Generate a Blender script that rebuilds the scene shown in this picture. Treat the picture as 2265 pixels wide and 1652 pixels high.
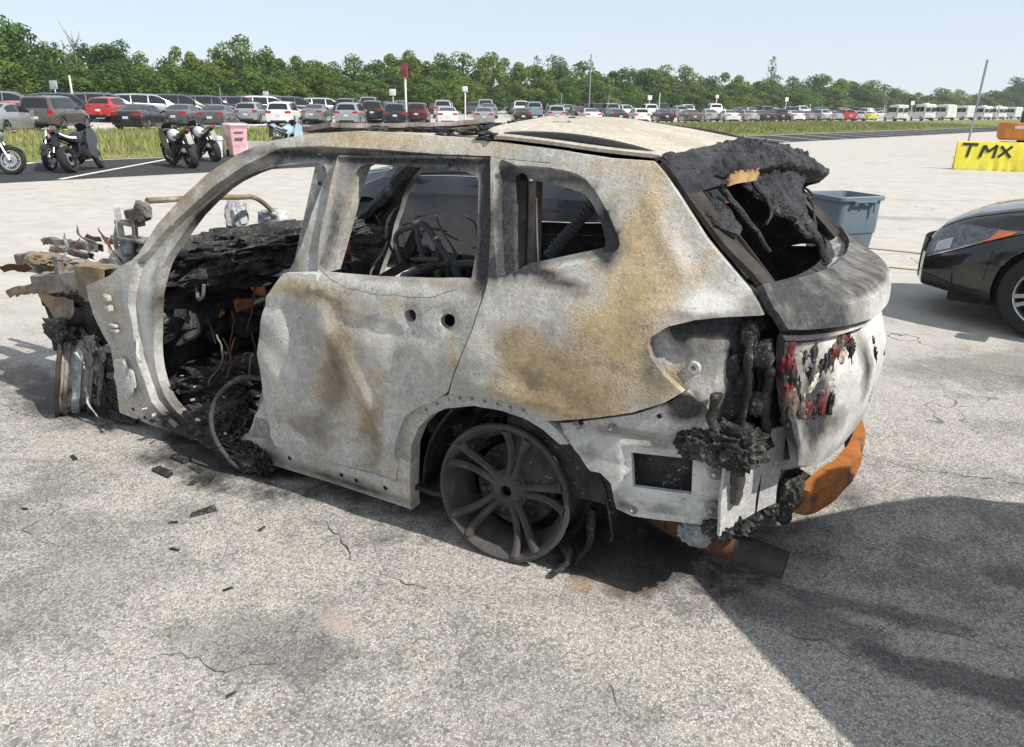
import bpy, bmesh, math, random
from mathutils import Vector, Matrix, noise as mnoise
from mathutils.geometry import delaunay_2d_cdt
R = math.radians
random.seed(7)
scene = bpy.context.scene
for o in list(bpy.data.objects):
    bpy.data.objects.remove(o)
COL = scene.collection

# ------------------------------------------------------------------ camera
cam_d = bpy.data.cameras.new('camera')
cam = bpy.data.objects.new('camera', cam_d)
COL.objects.link(cam)
PITCH, ROLL, EYE = R(19.2), R(0.75), 1.63
_fw = Vector((0, math.cos(PITCH), -math.sin(PITCH)))
_up0 = Vector((0, math.sin(PITCH), math.cos(PITCH)))
_rt0 = Vector((1, 0, 0))
_rt = _rt0*math.cos(ROLL) + _up0*math.sin(ROLL)
_up = -_rt0*math.sin(ROLL) + _up0*math.cos(ROLL)
cam.matrix_world = Matrix(((_rt.x, _up.x, -_fw.x, 0), (_rt.y, _up.y, -_fw.y, 0), (_rt.z, _up.z, -_fw.z, EYE), (0, 0, 0, 1)))
cam_d.sensor_width = 36
cam_d.lens = 36*1702/2265
cam_d.clip_start = 0.05
cam_d.clip_end = 6000
scene.camera = cam

# ------------------------------------------------------------------ light
SUN_EL = R(47)
SHADOW_AZ = R(148)                       # where shadows fall, counter-clockwise from +X
to_sun = Vector((-math.cos(SHADOW_AZ)*math.cos(SUN_EL), -math.sin(SHADOW_AZ)*math.cos(SUN_EL), math.sin(SUN_EL)))
world = bpy.data.worlds.new('World')
scene.world = world
world.use_nodes = True
wn = world.node_tree
sky = wn.nodes.new('ShaderNodeTexSky')
sky.sky_type = 'NISHITA'
sky.sun_disc = False
sky.sun_elevation = SUN_EL
sky.sun_rotation = math.atan2(to_sun.x, to_sun.y)
sky.air_density = 0.6
sky.dust_density = 0.3
sky.ozone_density = 1.0
hz = wn.nodes.new('ShaderNodeMix')                 # an even veil of summer haze over the whole sky
hz.data_type = 'RGBA'
hz.inputs[0].default_value = 0.68
hz.inputs[7].default_value = (5.45, 5.8, 6.1, 1)
wn.links.new(sky.outputs[0], hz.inputs[6])
wn.links.new(hz.outputs[2], wn.nodes['Background'].inputs[0])
wn.nodes['Background'].inputs[1].default_value = 0.13
sun_d = bpy.data.lights.new('sun', 'SUN')
sun_d.energy = 4.8
sun_d.angle = R(0.53)
sun_d.color = (1.0, 0.95, 0.87)
sun = bpy.data.objects.new('sun', sun_d)
COL.objects.link(sun)
sun.rotation_euler = to_sun.to_track_quat('Z', 'Y').to_euler()
sun.location = to_sun*60
scene.view_settings.view_transform = 'Standard'
scene.view_settings.look = 'None'
scene.view_settings.gamma = 1
scene.view_settings.use_curve_mapping = False
scene.view_settings.exposure = 0.28
scene.render.engine = 'CYCLES'
scene.cycles.max_bounces = 6

# ------------------------------------------------------------------ node helper
class NT:
    def __init__(s, name):
        s.m = bpy.data.materials.new(name)
        s.m.use_nodes = True
        s.t = s.m.node_tree
        s.b = s.t.nodes['Principled BSDF']
        s.oc = None
    def n(s, typ, _props=None, **inp):
        nd = s.t.nodes.new(typ)
        for k, v in (_props or {}).items():
            setattr(nd, k, v)
        for k, v in inp.items():
            s.put(nd.inputs[int(k[1:])] if k[0] == '_' else nd.inputs[k.replace('_', ' ')], v)
        return nd
    def put(s, sock, v):
        if hasattr(v, 'is_output'):
            s.t.links.new(v, sock)
        else:
            sock.default_value = v
    def coord(s, which='Object'):
        return s.n('ShaderNodeTexCoord').outputs[which]
    def mapp(s, vec, scale=(1, 1, 1), rot=(0, 0, 0), loc=(0, 0, 0)):
        return s.n('ShaderNodeMapping', Vector=vec, Scale=scale, Rotation=rot, Location=loc).outputs[0]
    def noise(s, vec, scale, detail=4, rough=.55, dist=0):
        return s.n('ShaderNodeTexNoise', Vector=vec, Scale=scale, Detail=detail, Roughness=rough, Distortion=dist).outputs['Fac']
    def vor(s, vec, scale, feat='F1', out='Distance', rnd=1):
        return s.n('ShaderNodeTexVoronoi', {'feature': feat}, Vector=vec, Scale=scale, Randomness=rnd).outputs[out]
    def math(s, op, a, b=0, c=0, clamp=False):
        nd = s.n('ShaderNodeMath', {'operation': op, 'use_clamp': clamp})
        s.put(nd.inputs[0], a); s.put(nd.inputs[1], b); s.put(nd.inputs[2], c)
        return nd.outputs[0]
    def ss(s, v, a, b, lo=0, hi=1):
        nd = s.n('ShaderNodeMapRange', {'interpolation_type': 'SMOOTHSTEP', 'clamp': True})
        s.put(nd.inputs[0], v)
        for i, x in enumerate((a, b, lo, hi)):
            s.put(nd.inputs[i+1], x)
        return nd.outputs[0]
    def mix(s, f, a, b, mode='MIX'):
        nd = s.n('ShaderNodeMix', {'data_type': 'RGBA', 'blend_type': mode})
        s.put(nd.inputs[0], f)
        for i, v in ((6, a), (7, b)):
            if isinstance(v, (tuple, list)):
                v = (*v, 1) if len(v) == 3 else v
            s.put(nd.inputs[i], v)
        return nd.outputs[2]
    def bump(s, h, strength=.3, dist=.01):
        s.put(s.b.inputs['Normal'], s.n('ShaderNodeBump', Height=h, Strength=strength, Distance=dist).outputs[0])
    def sep(s, v):
        return s.n('ShaderNodeSeparateXYZ', _0=v).outputs
    def fin(s, color=None, rough=None, metal=None, spec=None, coat=None):
        if color is not None:
            s.put(s.b.inputs['Base Color'], (*color, 1) if isinstance(color, tuple) and len(color) == 3 else color)
        if rough is not None: s.put(s.b.inputs['Roughness'], rough)
        if metal is not None: s.put(s.b.inputs['Metallic'], metal)
        if spec is not None: s.put(s.b.inputs['Specular IOR Level'], spec)
        if coat is not None:
            s.put(s.b.inputs['Coat Weight'], coat)
            s.put(s.b.inputs['Coat Roughness'], .04)
        return s.m
MATS = {}
def simple(name, col, rough=.5, metal=0, spec=None, coat=None, var=.12, scale=8, bump=0):
    if name in MATS: return MATS[name]
    t = NT(name)
    v = t.coord()
    n1 = t.noise(v, scale, 5, .6)
    c = t.mix(t.ss(n1, .3, .7), tuple(x*(1-var) for x in col), tuple(min(1, x*(1+var)) for x in col))
    if bump: t.bump(t.noise(v, scale*6, 4), bump, .004)
    r = t.ss(t.noise(v, scale*2.3, 4), .3, .7, max(.02, rough*.85), min(1, rough*1.15))
    MATS[name] = t.fin(c, r, metal, spec, coat)
    return MATS[name]

# ------------------------------------------------------------------ mesh helper
def link(name, me, parent=None):
    o = bpy.data.objects.new(name, me)
    COL.objects.link(o)
    if parent is not None: o.parent = parent
    return o
def finish(me, ang=38):
    me.shade_smooth()
    me.set_sharp_from_angle(angle=R(ang))
def mkmesh(name, V, F, mat, parent=None, ang=38, mi=None):
    me = bpy.data.meshes.new(name)
    me.from_pydata([tuple(v) for v in V], [], F)
    for m in (mat if isinstance(mat, (list, tuple)) else [mat]):
        me.materials.append(m)
    if mi:
        me.polygons.foreach_set('material_index', mi)
    me.update()
    finish(me, ang)
    return link(name, me, parent)
def tag(o, label=None, cat=None, group=None, kind=None):
    if label: o['label'] = label
    if cat: o['category'] = cat
    if group: o['group'] = group
    if kind: o['kind'] = kind
    return o
def thing(name, label, cat, loc=(0, 0, 0), rz=0, group=None, scale=1):
    o = bpy.data.objects.new(name, None)
    o.empty_display_size = .2
    COL.objects.link(o)
    o.location = loc
    o.rotation_euler = (0, 0, rz)
    o.scale = (scale,)*3
    return tag(o, label, cat, group)
def copy_tree(o, parent=None):
    c = o.copy()
    COL.objects.link(c)
    if parent is not None: c.parent = parent
    for ch in o.children: copy_tree(ch, c)
    return c
class MB:
    def __init__(s): s.V = []; s.F = []
    def add(s, V, F, M=None):
        b = len(s.V)
        s.V += [tuple(M @ Vector(v)) for v in V] if M is not None else [tuple(v) for v in V]
        s.F += [tuple(b+i for i in f) for f in F]
        return s
    def box(s, c, d, M=None, taper=(1, 1), bev=.0):
        x, y, z = (k/2 for k in d)
        if bev <= 0:
            V = [(c[0]+a*x*(taper[0] if e > 0 else 1), c[1]+b*y*(taper[1] if e > 0 else 1), c[2]+e*z) for a in (-1, 1) for b in (-1, 1) for e in (-1, 1)]
            return s.add(V, [(0, 1, 3, 2), (4, 6, 7, 5), (0, 4, 5, 1), (2, 3, 7, 6), (0, 2, 6, 4), (1, 5, 7, 3)], M)
        bm = bmesh.new()
        bmesh.ops.create_cube(bm, size=1)
        for v in bm.verts:
            k = taper if v.co.z > 0 else (1, 1)
            v.co = Vector((c[0]+v.co.x*d[0]*k[0], c[1]+v.co.y*d[1]*k[1], c[2]+v.co.z*d[2]))
        bmesh.ops.bevel(bm, geom=list(bm.edges), offset=bev, segments=2, affect='EDGES', profile=.6)
        bm.verts.index_update()
        s.add([v.co.copy() for v in bm.verts], [tuple(v.index for v in f.verts) for f in bm.faces], M)
        bm.free()
        return s
    def lathe(s, prof, n=24, axis='Z', M=None, c=(0, 0, 0), close=False):
        V = []; F = []
        for i in range(n):
            a = 2*math.pi*i/n
            ca, sa = math.cos(a), math.sin(a)
            for r, h in prof:
                p = (r*ca, r*sa, h) if axis == 'Z' else ((r*ca, h, r*sa) if axis == 'Y' else (h, r*ca, r*sa))
                V.append((p[0]+c[0], p[1]+c[1], p[2]+c[2]))
        m = len(prof)
        for i in range(n):
            j = (i+1) % n
            for k in range(m if close else m-1):
                k2 = (k+1) % m
                F.append((i*m+k, j*m+k, j*m+k2, i*m+k2))
        return s.add(V, F, M)
    def cyl(s, a, b, r, r2=None, n=12, cap=True):
        return s.tube([a, b], [r, r if r2 is None else r2], n, cap)
    def tube(s, pts, r, n=8, cap=True, flat=None):
        pts = [Vector(p) for p in pts]
        m = len(pts)
        if not isinstance(r, (list, tuple)): r = [r]*m
        V = []; F = []
        t0 = (pts[1]-pts[0]).normalized()
        u = t0.orthogonal().normalized()
        if flat is not None:
            u = Vector(flat) - t0*Vector(flat).dot(t0)
            u.normalize()
        for i, p in enumerate(pts):
            t = (pts[min(i+1, m-1)]-pts[max(i-1, 0)])
            if t.length < 1e-9: t = t0
            t = t.normalized()
            u = (u - t*u.dot(t)).normalized()
            w = t.cross(u)
            for k in range(n):
                a = 2*math.pi*k/n
                V.append(p + (u*math.cos(a) + w*math.sin(a))*r[i])
        for i in range(m-1):
            for k in range(n):
                k2 = (k+1) % n
                F.append((i*n+k, i*n+k2, (i+1)*n+k2, (i+1)*n+k))
        if cap:
            F.append(tuple(range(n-1, -1, -1)))
            F.append(tuple(range((m-1)*n, m*n)))
        return s.add(V, F)
    def bar(s, a, b, w, h, up=(0, 0, 1), w2=None, h2=None):
        a = Vector(a); b = Vector(b)
        t = (b-a).normalized()
        side = t.cross(Vector(up)).normalized()
        u = side.cross(t)
        V = []
        for p, ww, hh in ((a, w, h), (b, w2 or w, h2 or h)):
            for i, j in ((-1, -1), (1, -1), (1, 1), (-1, 1)):
                V.append(p + side*ww/2*i + u*hh/2*j)
        return s.add(V, [(3, 2, 1, 0), (4, 5, 6, 7), (0, 1, 5, 4), (1, 2, 6, 5), (2, 3, 7, 6), (3, 0, 4, 7)])
    def prism(s, poly, M, d):
        """poly in local xy, extruded along local +z by d, placed by M"""
        n = len(poly)
        V = [(x, y, 0) for x, y in poly]+[(x, y, d) for x, y in poly]
        F = [tuple(range(n-1, -1, -1)), tuple(range(n, 2*n))]+[(i, (i+1) % n, n+(i+1) % n, n+i) for i in range(n)]
        return s.add(V, F, M)
    def grid(s, fn, nu, nv, flip=False):
        V = [fn(i/nu, j/nv) for i in range(nu+1) for j in range(nv+1)]
        F = []
        for i in range(nu):
            for j in range(nv):
                q = (i*(nv+1)+j, (i+1)*(nv+1)+j, (i+1)*(nv+1)+j+1, i*(nv+1)+j+1)
                F.append(q[::-1] if flip else q)
        return s.add(V, F)
    def solid(s, t, direction=None):
        """turn the open sheet built so far into a plate of thickness t (along vertex normals, or a fixed direction)"""
        bm = bmesh.new()
        vs = [bm.verts.new(v) for v in s.V]
        for f in s.F:
            try: bm.faces.new([vs[i] for i in f])
            except ValueError: pass
        bm.normal_update()
        n = len(s.V)
        nor = [Vector(direction) if direction else v.normal.copy() for v in vs]
        edges = [(e.verts[0].index if False else e.verts[0], e.verts[1], e.link_loops[0]) for e in bm.edges if len(e.link_faces) == 1]
        idx = {v: i for i, v in enumerate(vs)}
        F2 = []
        for a, b, l in edges:
            i, j = idx[l.vert], idx[l.link_loop_next.vert]
            F2.append((j, i, n+i, n+j))
        s.F = s.F + [tuple(n+i for i in reversed(f)) for f in s.F] + F2
        s.V = s.V + [tuple(Vector(v)-nor[i]*t) for i, v in enumerate(s.V)]
        bm.free()
        return s
    def jitter(s, a, f=6, seed=0):
        off = Vector((seed*3.1, seed*1.7, seed*5.3))
        s.V = [tuple(Vector(v)+mnoise.noise_vector(Vector(v)*f+off)*a) for v in s.V]
        return s
    def obj(s, name, mat, parent=None, ang=38):
        return mkmesh(name, s.V, s.F, mat, parent, ang)
def catmull(pts, sub=4, closed=False):
    n = len(pts); out = []
    P = [Vector(p) for p in pts]
    for i in range(n if closed else n-1):
        p1, p2 = P[i], P[(i+1) % n]
        p0 = P[i-1] if (closed or i > 0) else p1*2-p2
        p3 = P[(i+2) % n] if (closed or i+2 < n) else p2*2-p1
        for k in range(sub):
            t = k/sub
            out.append(.5*((2*p1)+(p2-p0)*t+(2*p0-5*p1+4*p2-p3)*t*t+(3*p1-p0-3*p2+p3)*t**3))
    if not closed: out.append(P[-1])
    return out
def inpoly(x, y, poly):
    c = False; j = len(poly)-1
    for i in range(len(poly)):
        xi, yi = poly[i]; xj, yj = poly[j]
        if (yi > y) != (yj > y) and x < (xj-xi)*(y-yi)/(yj-yi)+xi: c = not c
        j = i
    return c
def segdist(x, y, poly, closed=True):
    d = 9e9
    for i in range(len(poly) if closed else len(poly)-1):
        ax, ay = poly[i]; bx, by = poly[(i+1) % len(poly)]
        dx, dy = bx-ax, by-ay
        L = dx*dx+dy*dy
        t = 0 if L == 0 else max(0, min(1, ((x-ax)*dx+(y-ay)*dy)/L))
        q = (x-ax-t*dx)**2+(y-ay-t*dy)**2
        if q < d: d = q
    return math.sqrt(d)
def sstep(a, b, x):
    t = max(0, min(1, (x-a)/(b-a)))
    return t*t*(3-2*t)
def interp(x, X, Y):
    if x <= X[0]: return Y[0]
    for i in range(len(X)-1):
        if x <= X[i+1]:
            t = (x-X[i])/(X[i+1]-X[i])
            return Y[i]+(Y[i+1]-Y[i])*t
    return Y[-1]
def refine(poly, step, closed=True):
    out = []
    n = len(poly)
    for i in range(n if closed else n-1):
        a = poly[i]; b = poly[(i+1) % n]
        d = math.hypot(b[0]-a[0], b[1]-a[1])
        k = max(1, int(d/step+.5))
        for j in range(k):
            out.append((a[0]+(b[0]-a[0])*j/k, a[1]+(b[1]-a[1])*j/k))
    if not closed: out.append(poly[-1])
    return out
def lump(name, c, size, mat, parent, seed=0, sub=4, amp=.25, freq=2.2, rot=0):
    """an irregular melted mass"""
    bm = bmesh.new()
    bmesh.ops.create_icosphere(bm, subdivisions=sub, radius=1)
    off = Vector((seed*7.3, seed*3.9, seed*1.3))
    for v in bm.verts:
        p = v.co.copy()
        q = Vector([math.copysign(abs(k)**.75, k) for k in p])
        d = mnoise.fractal(p*freq+off, 1.0, 2.0, 5)*amp + amp*.6*mnoise.noise(p*freq*3.1+off)
        q = q*(1+d)
        v.co = Vector((q.x*size[0]/2, q.y*size[1]/2, q.z*size[2]/2))
    me = bpy.data.meshes.new(name)
    M = Matrix.Translation(c) @ Matrix.Rotation(rot, 4, 'Z')
    bm.transform(M)
    bm.to_mesh(me); bm.free()
    me.materials.append(mat)
    finish(me, 60)
    return link(name, me, parent)

# ------------------------------------------------------------------ materials of the place
CAR_O = Vector((0.402, 3.301, 0)); CAR_F = Vector((-.867, .498, 0)).normalized(); CAR_L = Vector((-CAR_F.y, CAR_F.x, 0))
CAR_RZ = math.atan2(CAR_F.y, CAR_F.x)
U2 = Vector((.692, .722, 0)); N2 = Vector((-.722, .692, 0))
def lot(s, d, z=0): return U2*s + N2*d + Vector((0, 0, z))
def carw(x, y, z=0): return CAR_O + CAR_F*x + CAR_L*y + Vector((0, 0, z))

def m_ground():
    t = NT('aggregate_paving')
    v = t.coord()
    warp = t.n('ShaderNodeVectorMath', {'operation': 'ADD'}, _0=v, _1=t.n('ShaderNodeVectorMath', {'operation': 'SCALE'}, _0=t.n('ShaderNodeTexNoise', Vector=v, Scale=40., Detail=2.).outputs['Color'], Scale=.012).outputs[0]).outputs[0]
    st = t.n('ShaderNodeTexVoronoi', {'feature': 'F1'}, Vector=warp, Scale=118.)
    edge = t.vor(warp, 118., 'DISTANCE_TO_EDGE')
    st2 = t.n('ShaderNodeTexVoronoi', {'feature': 'F1'}, Vector=warp, Scale=240.)
    rnd = t.sep(st.outputs['Color'])
    rnd2 = t.sep(st2.outputs['Color'])
    big = t.noise(v, .55, 4, .6)
    mid = t.noise(v, 2.7, 4, .65)
    fine = t.noise(v, 24, 3, .7)
    # stones: pale limestone chips, some brown or grey
    stone = t.mix(t.ss(rnd[0], .0, .9), (.31, .292, .266), (.52, .493, .452))
    stone = t.mix(t.ss(rnd[1], .86, .97), stone, (.27, .22, .175))
    stone = t.mix(t.ss(rnd2[0], .75, .95, 0, .5), stone, (.68, .66, .63))
    wear = t.math('ADD', t.math('MULTIPLY', mid, .5), t.math('MULTIPLY', big, .5))
    expo = t.ss(wear, .30, .62)                       # how far the binder is worn down
    keep = t.math('LESS_THAN', rnd[2], t.math('ADD', .60, t.math('MULTIPLY', expo, .38)))
    body = t.ss(edge, .03, .14)
    stones = t.math('MULTIPLY', body, keep)
    binder = t.mix(t.ss(fine, .3, .7), (.16, .152, .140), (.29, .275, .252))
    binder = t.mix(expo, t.mix(.3, binder, (.10, .098, .095)), binder)
    col = t.mix(stones, binder, stone)
    col = t.mix(t.ss(wear, .50, .36, 0, .55), col, (.125, .122, .12))
    # paler further out: the brightening of the grazing view is put into the colour
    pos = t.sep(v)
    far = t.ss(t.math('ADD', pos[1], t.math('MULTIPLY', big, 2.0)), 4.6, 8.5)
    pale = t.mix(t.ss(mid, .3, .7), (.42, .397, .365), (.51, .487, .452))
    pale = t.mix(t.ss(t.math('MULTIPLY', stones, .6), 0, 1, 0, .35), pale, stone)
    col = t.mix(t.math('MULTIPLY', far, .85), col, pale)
    # tyre rubber and oil drawn out along the driving direction
    rot = t.mapp(v, (.09, 1.5, 1), (0, 0, R(-22)))
    streak = t.ss(t.noise(rot, 1.0, 4, .62), .58, .80)
    rot2 = t.mapp(v, (.25, 5, 1), (0, 0, R(28)), (3, 1, 0))
    streak2 = t.ss(t.noise(rot2, 1.0, 3, .6), .60, .82)
    col = t.mix(t.math('MULTIPLY', streak, .42), col, (.09, .088, .09))
    col = t.mix(t.math('MULTIPLY', streak2, .48), col, (.06, .06, .065))
    # blotches: oil, soot washed out of the wreck, rust water
    bn = t.math('MULTIPLY', t.math('SUBTRACT', t.noise(v, 5.5, 4, .68), .5), 1.5)
    def blob(x, y, r, amt, c, sx=1., ang=0., soft=.55):
        nonlocal col
        d = t.n('ShaderNodeVectorMath', {'operation': 'LENGTH'}, _0=t.n('ShaderNodeMapping', {'vector_type': 'TEXTURE'}, Vector=v, Location=(x, y, 0), Rotation=(0, 0, ang), Scale=(r*sx, r, 1e6)).outputs[0]).outputs['Value']
        k = t.math('ADD', d, bn)
        col = t.mix(t.ss(k, 1.05, 1.05-soft, 0, amt), col, c)
    ca = CAR_RZ
    p = carw(.9, .0); blob(p.x, p.y, 1.0, .72, (.035, .035, .038), 2.2, ca)
    p = carw(1.55, .75); blob(p.x, p.y, .42, .85, (.02, .02, .022), 1.4, ca)
    p = carw(-.35, .62); blob(p.x, p.y, .28, .8, (.028, .028, .03), 2.0, ca)
    p = carw(-.42, .80); blob(p.x, p.y, .13, .6, (.13, .10, .07), 1.7, ca, 1.)
    p = carw(-.34, .88); blob(p.x, p.y, .06, .5, (.26, .17, .07), 1.5, ca, 1.)
    p = carw(2.9, .6); blob(p.x, p.y, .5, .75, (.05, .045, .045), 1.5, ca)
    p = carw(4.0, 1.1); blob(p.x, p.y, .45, .6, (.12, .10, .09), 2.2, .3)
    blob(-.75, 2.03, .22, .38, (.05, .055, .06), 1.9, -.15)
    blob(-.56, 2.13, .07, .6, (.40, .32, .27), 1.8, -.75, .9)
    blob(1.5, 1.85, .10, .62, (.03, .03, .033), 5.5, -.42)
    blob(1.25, 2.25, .07, .5, (.03, .03, .033), 6, -.35)
    blob(2.2, 2.35, .12, .5, (.04, .04, .045), 5, -.3)
    blob(1.0, 2.2, .12, .45, (.04, .04, .042), 3, -.5)
    blob(-1.6, 2.3, .3, .25, (.08, .08, .085), 2, .6)
    blob(3.5, 4.9, .5, .45, (.05, .05, .055), 2.6, .1)
    blob(5.6, 6.9, .35, .35, (.07, .07, .075), 3, -.5)
    blob(6.2, 12.5, .3, .3, (.10, .10, .10), 6, -.15)
    blob(3.2, 3.6, .3, .3, (.08, .08, .085), 3, -.5)
    blob(-2.2, 1.9, .35, .3, (.09, .09, .095), 1.6, .3)
    blob(.1, 1.75, .25, .25, (.09, .09, .09), 2, -.3)
    blob(7.6, 10.6, .5, .55, (.06, .062, .065), 3.2, -.05)
    # hairline cracks
    cr = t.vor(t.n('ShaderNodeVectorMath', {'operation': 'ADD'}, _0=v, _1=t.n('ShaderNodeVectorMath', {'operation': 'SCALE'}, _0=t.n('ShaderNodeTexNoise', Vector=v, Scale=1.9, Detail=3.).outputs['Color'], Scale=.9).outputs[0]).outputs[0], .62, 'DISTANCE_TO_EDGE')
    crk = t.math('MULTIPLY', t.ss(cr, .0075, .001), t.ss(big, .52, .62))
    col = t.mix(t.math('MULTIPLY', crk, .8), col, (.03, .028, .027))
    h = t.math('MULTIPLY', t.ss(t.vor(v, 118.), .5, .0), t.math('ADD', .4, fine))
    t.bump(h, .32, .006)
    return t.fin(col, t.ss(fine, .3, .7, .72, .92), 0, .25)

def m_asphalt():
    t = NT('dark_asphalt')
    v = t.coord()
    c = t.mix(t.ss(t.noise(v, .9, 6, .65), .3, .7), (.075, .076, .08), (.135, .135, .138))
    c = t.mix(t.ss(t.noise(t.mapp(v, (.2, 2, 1), (0, 0, R(-46))), 1.2, 5), .56, .75, 0, .55), c, (.19, .185, .18))
    c = t.mix(t.ss(t.vor(v, 60.), 0, .5), c, (.03, .03, .032))
    t.bump(t.noise(v, 60, 4), .4, .006)
    return t.fin(c, .88, 0, .25)
def m_grass(name, a, b, c3):
    t = NT(name)
    v = t.coord()
    n = t.noise(v, .35, 5, .6)
    c = t.mix(t.ss(n, .35, .65), a, b)
    c = t.mix(t.ss(t.noise(v, 1.3, 5, .6), .52, .72), c, c3)
    t.bump(t.noise(v, 9, 5), .8, .05)
    return t.fin(c, .9, 0, .15)
def m_paint(name, col, wear=.5):
    t = NT(name)
    v = t.coord()
    k = t.ss(t.noise(v, 6, 7, .7), wear-.16, wear+.16)
    c = t.mix(k, (.42, .395, .355), col)
    c = t.mix(t.ss(t.vor(v, 92., 'DISTANCE_TO_EDGE'), .12, .02, 0, .35), c, (.18, .17, .16))
    return t.fin(c, .85, 0, .25)

ground_m = m_ground()
asph_m = m_asphalt()
grass_m = m_grass('grass_soil', (.11, .15, .035), (.23, .21, .085), (.27, .22, .12))
grass2_m = m_grass('shaded_grass', (.06, .09, .025), (.09, .12, .035), (.12, .11, .05))
def sheet(name, pts, mat, z, kind='structure', parent=None):
    o = mkmesh(name, [(p[0], p[1], z) for p in pts], [tuple(range(len(pts)))], mat, parent)
    o['kind'] = kind
    return o
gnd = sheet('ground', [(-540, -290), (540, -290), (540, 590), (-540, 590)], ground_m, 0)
E1, E2, E3 = 18.7, 24.8, 47.6
sheet('road_strip', [lot(-200, E1), lot(260, E1), lot(260, E2), lot(-200, E2)], asph_m, .004)
sheet('grass_strip', [lot(-200, E2), lot(260, E2), lot(260, E3), lot(-200, E3)], grass_m, .008)
sheet('grass_field', [(-400, 92), (420, 420), (420, 580), (-400, 580)], grass2_m, .012)
white_line = m_paint('worn_white_paint', (.78, .77, .74), .40)
yellow_line = m_paint('faded_yellow_paint', (.55, .44, .16), .53)
def stripe(name, a, b, w, mat, z=.010):
    a = (a[0], a[1], 0); b = (b[0], b[1], 0)
    a = Vector(a); b = Vector(b)
    t = (b-a).normalized(); n = Vector((-t.y, t.x, 0))*w/2
    return sheet(name, [a-n, b-n, b+n, a+n], mat, z)
hd = Vector((math.cos(R(94)), math.sin(R(94)), 0))
stripe('edge_line', lot(-30, E2-.35), lot(120, E2-.35), .16, white_line, .009)
for i in range(24):
    s = -6.2 + i*3.9
    base = lot(s+E1*0, E1+.15)
    k = (E2-.7-E1)/max(.2, hd.dot(N2))
    if lot(s, 21).y < 2: continue
    stripe('parking_line', base, base+hd*k, .14, white_line)
def crack(pts, w, sd):
    """a jagged open crack: a thin dark ribbon a hair above the paving"""
    rr_ = random.Random(sd); V = []; F = []
    P = [Vector((a, b, 0)) for a, b in pts]
    Q = []
    for a, b in zip(P, P[1:]):
        n = max(2, int((b-a).length/.03))
        t = (b-a).normalized(); s_ = Vector((-t.y, t.x, 0))
        for i in range(n): Q.append(a.lerp(b, i/n)+s_*rr_.gauss(0, .009))
    Q.append(P[-1])
    for i, q in enumerate(Q):
        t = (Q[min(i+1, len(Q)-1)]-Q[max(0, i-1)]).normalized(); s_ = Vector((-t.y, t.x, 0))
        k = .6*w*rr_.uniform(.25, 1)*math.sin(math.pi*min(1, max(.06, (i+.5)/len(Q))))
        V += [tuple(q+s_*k+Vector((0, 0, .003))), tuple(q-s_*k+Vector((0, 0, .003)))]
    for i in range(len(Q)-1): F.append((2*i, 2*i+2, 2*i+3, 2*i+1))
    mkmesh('crack', V, F, CRACKM, gnd)
CRACKM = simple('crack_shadow', (.055, .05, .046), .95)
for pts, w, sd in (([(-.78, 2.80), (-.66, 2.66), (-.60, 2.52), (-.52, 2.45)], .006, 1), ([(-.52, 2.45), (-.40, 2.38), (-.25, 2.33)], .003, 2), ([(-2.1, 3.0), (-1.9, 2.88), (-1.95, 2.7), (-1.7, 2.55)], .003, 3), ([(1.7, 3.55), (1.95, 3.35), (2.3, 3.25), (2.9, 2.95)], .006, 4), ([(-3.2, 4.3), (-2.7, 3.9), (-2.2, 3.75)], .004, 5), ([(-1.3, 1.9), (-1.05, 1.98), (-.85, 1.9), (-.6, 1.98)], .0025, 6), ([(.25, 1.95), (.32, 1.85), (.3, 1.75)], .003, 7), ([(3.0, 4.9), (3.6, 4.6), (4.4, 4.55)], .005, 8), ([(-4.5, 6.5), (-3.2, 6.9), (-1.8, 6.8)], .006, 9), ([(1.0, 2.35), (1.5, 2.1), (2.2, 1.85)], .003, 10)):
    crack(pts, w, sd)
stripe('faded_line', (3.4, 10.28), (7.6, 7.6), .1, yellow_line)
stripe('faded_line', (2.6, 9.25), (6.9, 6.9), .1, yellow_line)

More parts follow.
